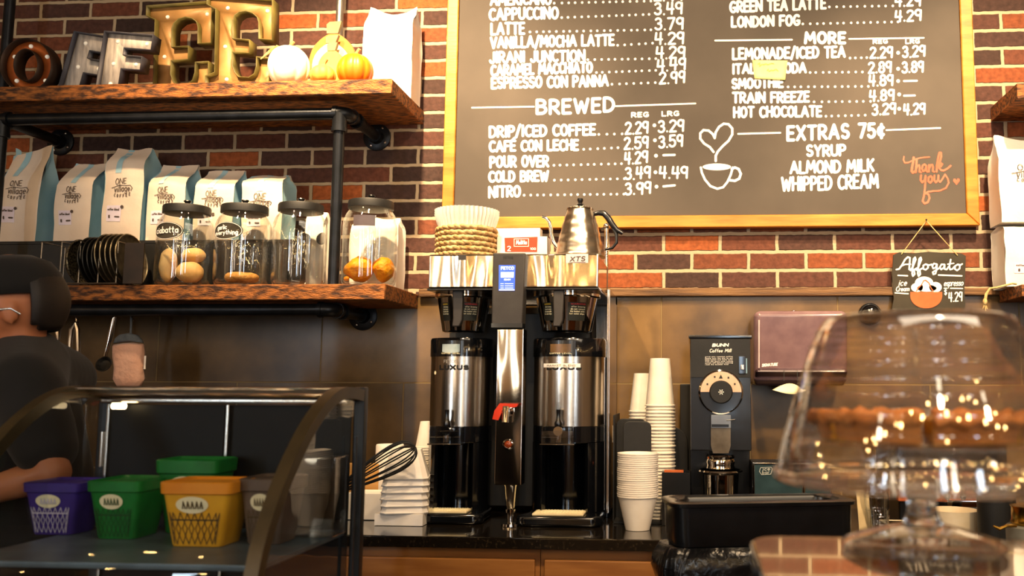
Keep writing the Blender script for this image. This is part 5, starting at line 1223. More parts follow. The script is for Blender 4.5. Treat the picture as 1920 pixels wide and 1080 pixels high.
b = MB(); b.box(W(1385, 680, D).x, W(1398, 680, D).x, y0 - .006, y0 - .0032, W(1391, 701, D).z, W(1391, 668, D).z, .001); sw = obj('switch_plate', b, 'black_gloss', hs)
b = MB(); b.box(W(1388, 686, D).x, W(1395, 686, D).x, y0 - .014, y0 - .0062, W(1391, 694, D).z, W(1391, 684, D).z, .002); obj('switch', b, 'steel', sw)
b = MB(); b.box(W(1398.5, 680, D).x, W(1400.5, 680, D).x, y0 - .005, y0 - .0032, W(1399, 700, D).z, W(1399, 672, D).z); obj('blue_edge', b, pm('pale_blue_edge', '#7fa0b4', '#6f90a4', rough=.3), sw)
# dial
c = W(1351.5, 735, D) + Vector((0, -.0008, 0)); r = 41 * S(D); m = Matrix.Translation(c) @ Matrix.Rotation(R(90), 4, 'X')
b = MB(); b.lathe([(0, .0), (r, 0), (r, .008), (r * .95, .010), (r * .93, .008), (0, .008)], (0, 0, 0), 56, m); dl = obj('dial_ring', b, 'chrome', hs)
b = MB(); m2 = m @ Matrix.Rotation(0, 4, 'Z'); b.lathe([(0, .0083), (r * .93, .0083), (r * .93, .0086), (0, .0086)], (0, 0, 0), 48, m); obj('dial_face', b, 'black_plastic', dl)
b = MB(); b.lathe([(r * .52, .0090), (r * .92, .0090)], (0, 0, 0), 28, m, None, 0, 180)
for i in range(len(b.v)): pass
sc_m = pm('peach_scale_print', '#d9b69c', '#cfa88c', rough=.5); s_ = obj('dial_scale', b, sc_m, dl, 0)
g = MB(); fz = lambda q, y: c + Vector((q, -.0098, -y))
for a, k in ((150, .7), (112, .73), (62, .73), (30, .72)): g.fill([(r * k * math.cos(R(a)) + i_ * .0026, -r * k * math.sin(R(a)) + j_ * .0028) for i_, j_ in ((-1, -1), (1, -1), (1, 1), (-1, 1))], fz)
g.fill([(-.006, -.026 * 1.55), (.006, -.026 * 1.55), (0, -.026 * 2.0)], fz); obj('scale_print', g, 'label_dark', s_, 0)
b = MB(); b.lathe([(r * .52, .009), (r * .52, .022), (r * .47, .025), (0, .025)], (0, 0, 0), 40, m); kn = obj('dial_knob', b, 'black_matte', dl)
g = MB(); fk = lambda q, y: c + Vector((q, -.0258, -y))
for a in (0, 60, 120, 180, 240, 300): g.fill([(.0012 * math.cos(R(a + 90)), .0012 * math.sin(R(a + 90))), (.0075 * math.cos(R(a - 14)), .0075 * math.sin(R(a - 14))), (.0085 * math.cos(R(a + 6)), .0085 * math.sin(R(a + 6)))], fk)
obj('knob_emblem', g, 'white_paint', kn, 0)
# spout
b = MB(); b.box(W(1333, 790, D).x, W(1370, 790, D).x, y0 - .020, y0 + .001, W(1350, 802, D).z, W(1350, 778, D).z, .001); sp = obj('spout_block', b, pm('satin_aluminium', '#8f949a', '#80858c', rough=.35, metal=.8), t)
b = MB(); b.box(W(1334, 795, D).x, W(1366, 795, D).x, y0 - .0215, y0 - .0202, W(1350, 800, D).z, W(1350, 795, D).z); b.rod(W(1362, 788, D - .02), W(1378, 787, D - .02), .0018, 6); obj('spout_lever', b, 'black_plastic', sp)
b = MB(); q = [(1333, 802), (1370, 802), (1370, 836), (1366, 850), (1337, 850), (1333, 836)]
b.add([W(x, y, D - .012) for x, y in q] + [W(x, y, D) + Vector((0, .02, 0)) for x, y in q], [list(range(6)), list(range(6, 12))[::-1]] + [[i, (i + 1) % 6, 6 + (i + 1) % 6, 6 + i] for i in range(6)]); ch = obj('chute', b, pm('aged_steel_chute', '#8d7d68', '#6e614f', rough=.3, metal=.9), sp)
b = MB(); cc = W(1351, 868, D); zz_ = lambda y: W(1351, y, D).z; ky = y0 + .01; k = S(D)
b.lathe([(0, zz_(852)), (24 * k, zz_(853)), (26.5 * k, zz_(856)), (25 * k, zz_(860)), (27 * k, zz_(866)), (25.5 * k, zz_(872)), (27 * k, zz_(878)), (0, zz_(880))], (cc.x, ky, 0), 36); obj('spout_collar', b, 'chrome', sp)
b = MB(); b.lathe([(40 * k, zz_(881)), (41 * k, zz_(884)), (36 * k, zz_(886)), (33 * k, zz_(889)), (30 * k, z0 + .0135), (0, z0 + .0135), (0, z0 + .017), (29 * k, z0 + .017), (32 * k, zz_(889)), (35 * k, zz_(884)), (40 * k, zz_(881))], (cc.x, ky, 0), 40)
solo('steel_cup', b, 'chrome', 'polished steel cup with wide rim under the grinder spout', 'cup')
# dark bracket box behind the grinder
b = MB(); D = 3.08; b.box(W(1275, 700, D).x, W(1300, 700, D).x, D - DW, D - DW + .10, z0, W(1285, 720, D).z, .004); solo('black_canister', b, 'black_matte', 'narrow black box between the cup stacks and the grinder', 'box')

# ------------------------------------------------------------------ paper towel dispenser on the tiles
D = 3.02; t = thing('towel_dispenser', 'smoky purple paper towel dispenser fixed to the tiled wall', 'towel dispenser', W(1500, 735, D))
x0, x1 = W(1414, 660, D).x, W(1592, 660, D).x; z1, zb = W(1490, 582, D).z, W(1490, 722, D).z
b = MB(); b.box(x0, x1, D - DW, -.012, zb, z1, .022, 4)
for v in b.v:
    if v.z < zb + .05 and v.y < -.1: v.y += .05 * (zb + .05 - v.z) / .05
o = obj('cover', b, 'smoke', t, 50)
b = MB(); b.box(x0 + .004, x1 - .004, D - DW + .004, -.0115, zb - .002 + .0, zb + .055, .012, 3)
for v in b.v:
    if v.z < zb + .02 and v.y < -.1: v.y += .05
obj('lower_band', b, pm('dark_plum_plastic', '#4d3a40', '#40303a', rough=.25, coat=.3), t, 50)
b = MB(); b.cyl((W(1492, 583, D).x, D - DW + .05, 0), .009, z1 - .001, z1 + .003, 16); obj('lock', b, 'chrome', o)
b = MB(); b.rod(W(1423, 600, D) + Vector((0, -.002, 0)), W(1423, 690, D) + Vector((0, -.002, 0)), .003, 8); obj('edge_ridge', b, pm('pale_edge', '#c9b4b4', '#b8a2a4', rough=.3), o)
g = MB(); f = on(D, .0015); write(g, 'SIGNATURE', 1428, 1458, 688, 686, 6, 1.3, f, slant=.2); obj('lettering', g, 'white_paint', o, 0)
g = MB()
for x in (1470, 1495, 1520): g.ribbon([(x, 694), (x, 714)], 1.0, on(D, .001))
obj('seams', g, 'label_dark', o, 0)
b = MB(); f = lambda i, j: W(1448 + 62 * i + 6 * math.sin(3 * i), 731 - 12 * math.sin(PI * min(1, i * 1.15)) * (1 - j) + 8 * math.sin(PI * i) * j, D + .02) + Vector((0, -.02 * j, 0))
b.grid(f, 14, 4); o = solo('paper_towel', b, pm('cream_towel', '#f2e3c0', '#e4cf9f', rough=.9), 'cream paper towel end hanging out below the dispenser', 'paper towel', None, 180); solidify(o, .0008)

# ------------------------------------------------------------------ hanging slate sign
D = 3.205; t = thing('hanging_sign', 'small black affogato sign hung on a string from the menu board', 'sign', W(1740, 580, D))
b = MB(); pl = []
for x, y in ((1675, 478), (1686, 473), (1712, 475), (1740, 472), (1772, 474), (1802, 475), (1811, 480), (1810, 510), (1808, 545), (1810, 572), (1808, 580), (1770, 583), (1730, 581), (1690, 583), (1672, 580), (1676, 560), (1673, 520)): pl.append((x, y))
n = len(pl); b.add([W(x, y, D) for x, y in pl] + [W(x, y, D) + Vector((0, .006, 0)) for x, y in pl], [list(range(n)), list(range(n, 2 * n))[::-1]] + [[i, (i + 1) % n, n + (i + 1) % n, n + i] for i in range(n)]); o = obj('slate', b, 'slate', t, 30)
f = on(D, .0008)
def sg(pts, w, B): B.ribbon([(x / 4.91 + 1640, y / 4.91 + 400) for x, y in pts], w, f)
g = MB()
sg([(200, 518), (225, 512), (250, 478), (280, 425), (305, 402), (325, 410), (322, 460), (318, 515), (332, 525)], 3.2, g); sg([(240, 488), (280, 470), (330, 468)], 2.6, g)
for ox in (0, 52): sg([(332 + ox, 522), (352 + ox, 490), (378 + ox, 425), (372 + ox, 405), (358 + ox, 420), (350 + ox, 480), (345 + ox, 555), (352 + ox, 578), (368 + ox, 560), (362 + ox, 520), (388 + ox, 505)], 3.2, g)
sg([(470, 468), (448, 480), (448, 512), (470, 520), (492, 500), (488, 475), (470, 468), (500, 478), (525, 470)], 3, g)
sg([(572, 468), (545, 462), (530, 485), (538, 508), (560, 500), (574, 470), (570, 520), (560, 555), (540, 562), (534, 542), (570, 520), (600, 500)], 3, g)
sg([(640, 470), (615, 470), (600, 495), (612, 518), (636, 500), (644, 472), (642, 512), (662, 518), (682, 490)], 3, g)
sg([(700, 425), (688, 490), (694, 518), (715, 512), (735, 490)], 3, g); sg([(672, 468), (728, 460)], 2.4, g)
sg([(765, 470), (740, 485), (738, 512), (758, 526), (782, 508), (784, 480), (765, 470), (790, 476), (806, 466)], 3, g)
sg([(215, 571), (302, 575)], 2.6, g); sg([(588, 568), (802, 576)], 2.8, g); sg([(188, 732), (308, 740)], 2.4, g); sg([(698, 690), (808, 692)], 2.2, g); sg([(640, 690), (665, 690)], 2.2, g)
write(g, 'ice', 1684, 1700, 536.5, 536, 13, 1.7, f, slant=.3); write(g, 'Cream', 1679, 1705, 547, 546, 10, 1.7, f, slant=.2, gap=.14)
write(g, 'espresso', 1769, 1806, 537, 536, 13, 1.6, f, slant=.3, gap=.14); write(g, '$', 1770, 1776, 554, 554, 12, 1.6, f); write(g, '4.29', 1778, 1805, 567, 565, 19, 2.4, f, gap=.2)
for x, y, rx, ry in ((455, 640, 85, 58), (390, 682, 56, 42), (560, 680, 58, 48), (480, 690, 90, 32)): g.fill([((x + rx * math.cos(2 * PI * i / 24)) / 4.91 + 1640, (y + ry * math.sin(2 * PI * i / 24)) / 4.91 + 400) for i in range(24)], f); f = on(D, .0009 + .0001 * (x % 5))
f = on(D, .0008); obj('chalk_lettering', g, 'white_paint', o, 0)
g = MB(); f = on(D, .0022); g.fill([(x / 4.91 + 1640, y / 4.91 + 400) for x, y in [(328, 724)] + [(475 + 147 * math.cos(R(a)), 760 + 115 * math.sin(R(a))) for a in range(180, -1, -10)] + [(622, 724)]], f)
sg([(385, 715), (400, 690), (430, 660), (450, 620), (470, 615), (500, 640), (520, 690), (540, 715)], 1.6, g); obj('rust_cup', g, 'rust_paint', o, 0)
b = MB(); k = W(1737, 414, 3.188); b.tube([W(1690, 477, D) + Vector((0, -.002, 0)), k], .0016, 6); b.tube([W(1795, 479, D) + Vector((0, -.002, 0)), k], .0016, 6); obj('string', b, 'twine', t)
b = MB(); b.rod(W(1737, 414, 3.199), W(1737, 412, 3.182), .0018, 8); b.sphere(W(1737, 412, 3.182), .0035, 8, 6); obj('nail', b, 'pipe', t)

# ------------------------------------------------------------------ shelves at the other side of the board
XR = W(1857, 210, DW).x; D = 2.98
zt = W(1857, 201, 3.24).z; b = MB(); b.box(XR, XR + 1.2, D - DW, -.001, zt - .052, zt, .003); solo('wooden_shelf', b, 'oak', 'short end of an upper wooden shelf beside the menu board', 'shelf')
zt2 = W(1870, 545, 3.2).z; XR2 = W(1868, 560, DW).x; b = MB(); b.box(XR2, XR2 + 1.2, 3.0 - DW, -.031, zt2 - .04, zt2, .003); solo('wooden_shelf', b, 'oak', 'short end of a lower wooden shelf carrying stacked coffee bags', 'shelf')
D = 3.1; w = .19; q = W(1880, 540, D); h1 = W(1890, 422, D).z - zt2
t = coffee_bag('coffee_bag', 'pale coffee bag lying as a block under another bag beside the board', w, .13, h1, 21, 'bags on the far shelf', mat='bag_white', side='bag_white', letters=False, stripe=False, sticker=True, top=.93); move(t, (q.x + w / 2 + .002, D - DW + .065 - .03, zt2 + .001))
ha = W(1890, 262, D).z - (zt2 + h1)
t = coffee_bag('coffee_bag', 'white coffee bag with flared top standing on another bag beside the board', w * .98, .12, ha, 22, 'bags on the far shelf', mat='bag_white', side='bag_white', stripe=False, sticker=False, top=.7, ears=.02); move(t, (q.x + w / 2 - .004, D - DW + .065 - .03, zt2 + h1 + .006))
b = MB(); p = [W(1894, 541, 3.0), W(1870, 539, 2.995), W(1856, 541, 2.995), W(1849, 552, 2.995), W(1847, 566, 2.995), W(1848, 580, 2.995)]
b.tube([Vector((p[0].x + .03, p[0].y + .03, zt2 + .004)), Vector((p[0].x + .012, p[0].y + .012, zt2 + .004))] + p[1:], [.003, .0032, .0034, .0036, .005, .0045, .002], 8); b.sphere(p[4], .0095, 10, 8, (.8, .8, 1.3))
for dx, dz in ((-.008, -.022), (.001, -.03), (.007, -.024)): b.tube([p[4] + Vector((0, 0, -.005)), p[4] + Vector((dx, 0, dz))], [.003, .001], 6)
solo('twine_knot', b, 'twine', 'knotted natural twine hanging over the end of the lower shelf', 'twine')
# ------------------------------------------------------------------ items behind the cake dome
D = 2.72; t = thing('counter_warmer', 'low steel edged appliance with dark glass front beside the grinder', 'appliance', W(1455, 960, D))
x0, x1 = W(1411, 900, D).x, W(1560, 900, D).x; zt = W(1450, 868, D).z; y0 = D - DW
b = MB(); b.box(x0 + .002, x1 - .002, y0 + .004, y0 + .16, z0 + .008, zt - .002, .003); o = obj('housing', b, 'case_dark', t)
b = MB(); b.box(x0 + .006, x1 - .006, y0 + .0005, y0 + .0038, z0 + .01, zt - .005); fg = obj('front_glass', b, 'blue_steel', o)
b = MB()
for a in ((x0, x0 + .006, z0 + .002, zt), (x1 - .006, x1, z0 + .002, zt)): b.box(a[0], a[1], y0 - .001, y0 + .006, a[2], a[3], .001)
b.box(x0 + .006, x1 - .006, y0 - .001, y0 + .006, zt - .005, zt, .001); b.box(x0 + .006, x1 - .006, y0 - .001, y0 + .006, z0 + .002, z0 + .009, .001); obj('steel_edging', b, 'chrome', o)
g = MB(); f = on(D, .0012); g.ribbon([(1426, 877), (1446, 876), (1448, 880), (1445, 889), (1428, 890), (1424, 884), (1426, 877)], 1.1, f); write(g, 'ice', 1430, 1444, 883, 882.5, 8, 1.2, f); write(g, 'bar', 1429, 1443, 889, 888.5, 7, 1.0, f); obj('small_badge', g, pm('silver_print', '#b9bdb6', '#a9ada6', rough=.4), fg, 0)
b = MB()
for xx in (x0 + .02, x1 - .02):
    for yy in (y0 + .02, y0 + .14): b.cyl((xx, yy, 0), .01, z0, z0 + .0085, 12)
obj('feet', b, 'black_plastic', t)
b = MB(); b.rod(W(1507, 935, 2.65) , W(1507, 895, 2.65), .005, 10); b.cyl((W(1507, 935, 2.65).x, 2.65 - DW, 0), .018, z0, z0 + .006, 16); b.rod((W(1507, 935, 2.65).x, 2.65 - DW, z0 + .006), W(1507, 935, 2.65), .005, 10)
solo('steel_rod', b, 'chrome', 'thin upright steel rod standing before the dark glass front', 'rod')
# small black sensor dome on the tiles
D = 3.20; c = W(1634, 588, D); r = 21 * S(D); m = Matrix.Translation((c.x, -.0102, c.z)) @ Matrix.Rotation(R(90), 4, 'X')
t = thing('wall_fixture', 'small round black fixture on the tiles above the cake dome', 'wall fixture', c)
b = MB(); b.lathe([(0, 0), (r, 0), (r, .012), (r * .9, .018), (0, .018)], (0, 0, 0), 36, m); o = obj('ring', b, 'black_plastic', t)
b = MB(); b.lathe([(r * .86, .0183), (r * .78, .028), (r * .5, .040), (0, .046)], (0, 0, 0), 32, m); obj('bulge', b, 'black_gloss', t, 180)
# clear measuring beakers
for px, yt, lab, rr in ((1644, 912, 'ribbed clear plastic jug below the cake dome', 24), (1650, 955, 'short clear cup before the ribbed jug', 17)):
    D = 2.62 if yt < 950 else 2.56; c = W(px, 960, D); r = rr * S(D); zt = W(px, yt, D).z
    b = MB(); b.lathe([(0, z0), (r * .8, z0), (r, zt), (r * .97, zt), (r * .77, z0 + .003), (0, z0 + .003)], (c.x, c.y, 0), 32)
    for k in range(3): b.torus((c.x, c.y, z0 + (zt - z0) * (.3 + .25 * k)), r * (.86 + .05 * k), .0012, 32, 6)
    solo('clear_jug', b, 'acrylic', lab, 'jug')
# leaning tray
b = MB(); D = 2.60; q = [(1605, 905), (1628, 903), (1634, 990), (1612, 994)]
b.add([W(x, y, D + (.0 if y > 950 else .05)) for x, y in q] + [W(x, y, D + (.0 if y > 950 else .05)) + Vector((.001, .008, 0)) for x, y in q], [[0, 1, 2, 3], [7, 6, 5, 4], [0, 4, 5, 1], [1, 5, 6, 2], [2, 6, 7, 3], [3, 7, 4, 0]])
lo = min(v.z for v in b.v)
for v in b.v: v.z += z0 - lo
solo('leaning_tray', b, pm('tan_metal', '#9c8a66', '#857452', rough=.35, metal=.5), 'narrow tan tray leaning upright beside the clear jug', 'tray')
# steel drip basin
D = 2.60; t = thing('steel_basin', 'shallow cream edged steel basin set by the espresso corner', 'basin', W(1710, 985, D))
x0, x1 = W(1664, 960, D).x, W(1760, 960, D).x; y0 = D - DW - .02; zt = z0 + .035
b = MB()
for a in ((x0, x1, y0, y0 + .012), (x0, x1, y0 + .13, y0 + .142), (x0, x0 + .012, y0 + .012, y0 + .13), (x1 - .012, x1, y0 + .012, y0 + .13)): b.box(a[0], a[1], a[2], a[3], z0, zt, .002)
obj('rim', b, 'cream_ceramic', t); b = MB(); b.box(x0 + .012, x1 - .012, y0 + .012, y0 + .13, z0, z0 + .006); obj('bottom', b, 'steel', t)
# cream bowl
D = 2.56; c = W(1788, 970, D); r = 44 * S(D); zt = W(1788, 955, D).z
b = MB(); b.lathe([(0, z0), (r * .82, z0), (r * .9, z0 + .004), (r, zt - .004), (r * 1.01, zt), (r * .96, zt), (r * .86, z0 + .008), (0, z0 + .008)], (c.x, c.y, 0), 48); solo('cream_bowl', b, 'cream_ceramic', 'wide cream bowl below the cake dome', 'bowl')
# espresso group with orange wood
D = 2.75; t = thing('espresso_machine', 'espresso machine corner with chrome group and orange wood trim behind the cake stand', 'espresso machine', W(1760, 940, D)); y0 = D - DW
b = MB(); b.box(W(1684, 935, D).x, W(1832, 935, D).x, y0, y0 + .03, W(1750, 941, D).z, W(1750, 922, D).z, .003); obj('wood_trim', b, 'orange_wood', t)
b = MB(); b.box(W(1690, 935, D).x, W(1900, 935, D).x, y0 + .031, y0 + .36, z0, W(1750, 800, D).z, .01); obj('housing', b, 'case_dark', t)
b = MB(); b.box(W(1766, 945, D).x, W(1832, 945, D).x, y0 - .06, y0 - .002, W(1800, 951, D - .05).z, W(1800, 938, D - .05).z, .002); gr = obj('drip_grate', b, 'chrome', t)
b = MB()
for px in (1776, 1806): 
    p = W(px, 938, D - .05); b.rod(p + Vector((0, 0, .001)), p + Vector((0, 0, .05)), .006, 10); b.sphere(p + Vector((0, 0, .012)), .010, 10, 8)
obj('chrome_spouts', b, 'chrome', gr)
b = MB(); b.box(W(1770, 945, D).x, W(1828, 945, D).x, y0 - .05, y0 - .01, z0, W(1800, 951, D - .05).z - .0005, .002); obj('grate_stand', b, 'black_plastic', t)
# dark tall tub and grey canister at the edge
D = 2.45; b = MB(); c = W(1868, 950, D); r = 33 * S(D); b.cyl((c.x, c.y + .0, 0), r, z0, W(1868, 905, D).z, 36, .004); solo('dark_canister', b, 'black_matte', 'dark matte canister between the cream bowl and the grey bin', 'canister')
D = 2.2; t = thing('grey_bin', 'tall grey bin with brass collar at the edge of the counter', 'bin', (W(1925, 1000, D).x, D - DW, 0)); c = W(1938, 1000, D); r = 46 * S(D)
b = MB(); zt = W(1938, 984, D).z; b.cyl((c.x, c.y, 0), r * .97, .001, zt, 40, .004, r); obj('bin_body', b, 'canister', t)
b = MB(); b.lathe([(r * .78, zt), (r * .84, zt + .006), (r * .78, zt + .012), (r * .78, W(1938, 952, D).z), (r * .84, W(1938, 948, D).z), (0, W(1938, 946, D).z)], (c.x, c.y, 0), 36); obj('brass_collar', b, 'gold', t)
b = MB(); p = W(1905, 986, D - .06); b.tube([p, W(1888, 986, D - .07), W(1874, 992, D - .07), W(1862, 986, D - .07)], [.004, .0035, .004, .002], 8); obj('brass_latch', b, 'gold', t)

# ------------------------------------------------------------------ black tub on the lined bin
D = 2.10; y0 = D - DW
def rrect(x0, x1, y0, y1, r, n=6):
    p = []
    for cx, cy, a in ((x1 - r, y0 + r, -90), (x1 - r, y1 - r, 0), (x0 + r, y1 - r, 90), (x0 + r, y0 + r, 180)):
        p += [(cx + r * math.cos(R(a + 90 * i / n)), cy + r * math.sin(R(a + 90 * i / n))) for i in range(n + 1)]
    return p
def tubring(b, rings):
    n = len(rings[0][0]); vs = [Vector((x, y, z)) for p, z in rings for x, y in p]
    b.add(vs, [[i * n + j, i * n + (j + 1) % n, (i + 1) * n + (j + 1) % n, (i + 1) * n + j] for i in range(len(rings) - 1) for j in range(n)]); return n
x0, x1 = W(1246, 950, D).x, W(1606, 950, D).x; zt, zb = W(1420, 941, D).z, W(1420, 1024, D).z; dp = .15
t = thing('black_tub', 'glossy black open tub with rounded corners resting on the lined bin', 'tub', ((x0 + x1) / 2, y0 + dp / 2, zb))
b = MB(); R_ = lambda k, z: (rrect(x0 + k, x1 - k, y0 + k, y0 + dp - k, .035), z)
n = tubring(b, [R_(.008, zb), R_(.004, zb + .02), R_(.002, zt - .012), R_(-.004, zt - .010), R_(-.005, zt - .002), R_(-.001, zt), R_(.022, zt), R_(.028, zt - .006), R_(.036, zb + .006)])
b.f.append(list(range(n))[::-1]); b.k.append(0); b.f.append(list(range(8 * n, 9 * n))); b.k.append(0); obj('tub_body', b, 'black_plastic', t, 40)
tubt = t
t = thing('lined_bin', 'black waste bin with a crinkled black liner folded over its rim', 'waste bin', ((x0 + x1) / 2, y0 + dp / 2, 0))
b = MB(); xb1 = x1 - .04; R_ = lambda k, z: (rrect(x0 + k, xb1 - k, y0 + .01 + k, y0 + dp - k, .04), z)
n = tubring(b, [R_(.05, .001), R_(.012, zb - .03), R_(.012, zb - .004)]); b.f.append(list(range(n))); b.k.append(0); b.f.append(list(range(2 * n, 3 * n))); b.k.append(0); obj('bin_body', b, 'black_matte', t, 40)
b = MB(); N_ = 120; rings = []
per = rrect(x0, xb1, y0 + .01, y0 + dp, .05, 28); cxm, cym = (x0 + xb1) / 2, y0 + dp / 2
for j in range(13):
    u_ = j / 12; z = zb - .003 - .30 * u_; ring = []
    for i, (x, y) in enumerate(per):
        k = .010 + .018 * math.sin(PI * min(1, u_ * 3)) + .006 * mnoise.noise(Vector((i * .35, u_ * 2, 4))) + .010 * mnoise.noise(Vector((i * .12, u_ * 5, 8)))
        dx, dy = x - cxm, y - cym; l = math.hypot(dx, dy); ring.append((x + dx / l * k, y + dy / l * k))
    rings.append((ring, z))
rings.insert(0, ([(x + (cxm - x) * .06, y + (cym - y) * .06) for x, y in per], zb - .002))
tubring(b, rings); o = obj('bin_liner', b, 'liner', t, 180)
tubt.rotation_euler.z = R(13); t.rotation_euler.z = R(13)

# ------------------------------------------------------------------ glossy serving counter with the cake stand
ZS = CZ - .167; 
xa = W(1403, 1000, 1.035).x; yb = 1.035 - DW
t = thing('serving_counter', 'glossy black serving counter under the glass cake stand', 'counter', (xa + .6, yb - .3, 0))
b = MB(); pl = rrect(xa, xa + 1.5, yb - .62, yb, .035, 8); n = len(pl)
b.add([Vector((x, y, ZS - .028)) for x, y in pl] + [Vector((x, y, ZS)) for x, y in pl], [list(range(n))[::-1], list(range(n, 2 * n))] + [[i, (i + 1) % n, n + (i + 1) % n, n + i] for i in range(n)])
for q_ in b.v: q_.z += (q_.y - (.972 - DW)) * .033
o = obj('polished_top', b, pm('polished_black_top', '#050505', '#080706', rough=.03, spec=1.0, coat=1.0, ior=1.9), t, 30); m = o.modifiers.new('edge', 'BEVEL'); m.width = .004; m.segments = 2; m.limit_method = 'ANGLE'
b = MB(); b.box(xa + .10, xa + 1.45, yb - .58, yb - .06, .001, ZS - .055, .004); obj('cabinet', b, 'maple', t)

c = W(1731, 1015, .972); cx, cy = c.x, c.y
t = thing('cake_stand', 'clear glass footed cake stand on the glossy black counter', 'cake stand', (cx, cy, ZS))
zd = CZ - .056; zp = CZ - .100
b = MB(); z = ZS + .0008
b.lathe([(0, z), (.076, z), (.081, z + .003), (.081, z + .007), (.074, z + .011), (.05, z + .018), (.022, z + .0255), (0, z + .0262)], (cx, cy, 0), 64); obj('foot', b, 'heavy_glass', t, 60)
b = MB(); b.lathe([(0, z + .0265), (.021, z + .0265), (.0165, z + .033), (.0145, z + .042), (.0155, z + .052), (.018, zp - .012), (.024, zp - .006), (.03, zp - .003), (0, zp - .003)], (cx, cy, 0), 48); obj('stem', b, 'crystal', t, 60)
b = MB(); b.lathe([(0, zp - .0015), (.10, zp - .0015), (.140, zp), (.150, zp + .003), (.1515, zp + .006), (.148, zp + .008), (.1395, zp + .005)], (cx, cy, 0), 72)
b.lathe([(.1395, zp + .005), (.1385, zd - .002), (.136, zd), (0, zd)], (cx, cy, 0), 72); obj('plate', b, 'dome_glass', t, 60)
# the dome
b = MB(); pr = [(.1495, zp + .0095)]
ztop = W(1728, 583, .97 - .07).z
for q, k in ((.1415, .2), (.130, .44), (.113, .76), (.104, .89), (.0985, .95), (.094, .985), (.087, 1.0)): pr.append((q, zp + .0095 + (ztop - zp - .0095) * k))
pr.append((0, ztop + .001)); b.lathe(pr, (cx, cy, 0), 72)
o = solo('cake_dome', b, 'dome_glass', 'clear glass dome covering the pie on the cake stand', 'cake dome', None, 60)
b2 = MB(); b2.torus((0, 0, .002), .1497, .0028, 64, 8); 
WL[o.name] = Vector((0, 0, 0)); obj('rim_bead', b2, 'dome_glass', o, 60)
b2 = MB(); 
for q, k in ((.1373, .28), (.1323, .39), (.1265, .50), (.1205, .60), (.1155, .70), (.1105, .80), (.1035, .895)): b2.torus((0, 0, (ztop - zp - .0095) * k), q, .0014, 64, 6)
obj('ripple', b2, 'dome_glass', o, 60)
# pie, cut in slices
b = MB(); zq = zd + .0008; zt = W(1740, 768, .97 - .1).z
pr_ = 0
def slice_(a0, a1, r0, label, ofs):
    t = thing('pie_slice', label, 'pie', (cx + ofs[0], cy + ofs[1], zq), 'pie slices under the dome'); X0 = Vector((cx + ofs[0], cy + ofs[1], 0)); h = .029
    b = MB(); n = 14; P = lambda r, a, z: X0 + Vector((r * math.cos(a), r * math.sin(a), z))
    an = [R(a0 + (a1 - a0) * i / n) for i in range(n + 1)]
    vs = [P(0.002, an[n // 2], zq + .001), P(.002, an[n // 2], zq + h * .8)] + [P(r0 * .9, a, zq + .001) for a in an] + [P(r0 * .9, a, zq + h * .8) for a in an]
    m_ = n + 1; fs = [[1, 2 + m_ + i, 2 + m_ + i + 1] for i in range(n)] + [[0, 2 + i + 1, 2 + i] for i in range(n)] + [[2 + i, 2 + i + 1, 2 + m_ + i + 1, 2 + m_ + i] for i in range(n)] + [[0, 2, 2 + m_, 1], [0, 1, 2 + 2 * m_ - 1, 2 + m_ - 1]]
    b.add(vs, fs)
    for v in b.v: v += mnoise.noise_vector(v * 70) * .0012
    obj('filling', b, 'pie_fill', t, 60)
    b = MB(); pts = [P(r0 * (.97 + .02 * math.sin(a * 40)), a, zq + h * .80 + .002 * math.sin(a * 23)) for a in an]; b.tube(pts, [.0062 + .0016 * math.sin(i * 2.1) for i in range(m_)], 8)
    b.grid(lambda i, j: P(r0 * (.90 + .06 * j), R(a0 + (a1 - a0) * i), zq + .001 + h * .76 * j), n, 4); 
    g = [P(r0 * k, an[n // 2] + s * .13 * k, zq + h * .84) for k, s in ((.3, 1), (.55, -1), (.8, 1))]
    b.tube([P(.03, an[n // 2], zq + h * .84), P(r0 * .5, an[3], zq + h * .86), P(r0 * .9, an[2], zq + h * .8)], .004, 6); b.tube([P(.03, an[n // 2], zq + h * .84), P(r0 * .5, an[n - 3], zq + h * .86), P(r0 * .9, an[n - 2], zq + h * .8)], .004, 6)
    obj('crust', b, 'pie_crust', t, 60)
names = ['front', 'front', 'side', 'back', 'back', 'side']
for i, (a0, a1, lab) in enumerate(((205, 258, 'pie slice at the near side of the plate, towards the paper towels'), (262, 318, 'pie slice at the near middle of the plate under the dome'), (322, 372, 'pie slice at the near side of the plate, towards the grey bin'), (16, 70, 'pie slice at the wall side of the plate, towards the grey bin'), (74, 130, 'pie slice at the wall side middle of the plate'), (134, 200, 'pie slice at the wall side of the plate, towards the paper towels'))):
    am = R((a0 + a1) / 2); slice_(a0, a1, .108, lab, (.004 * math.cos(am), .004 * math.sin(am)))
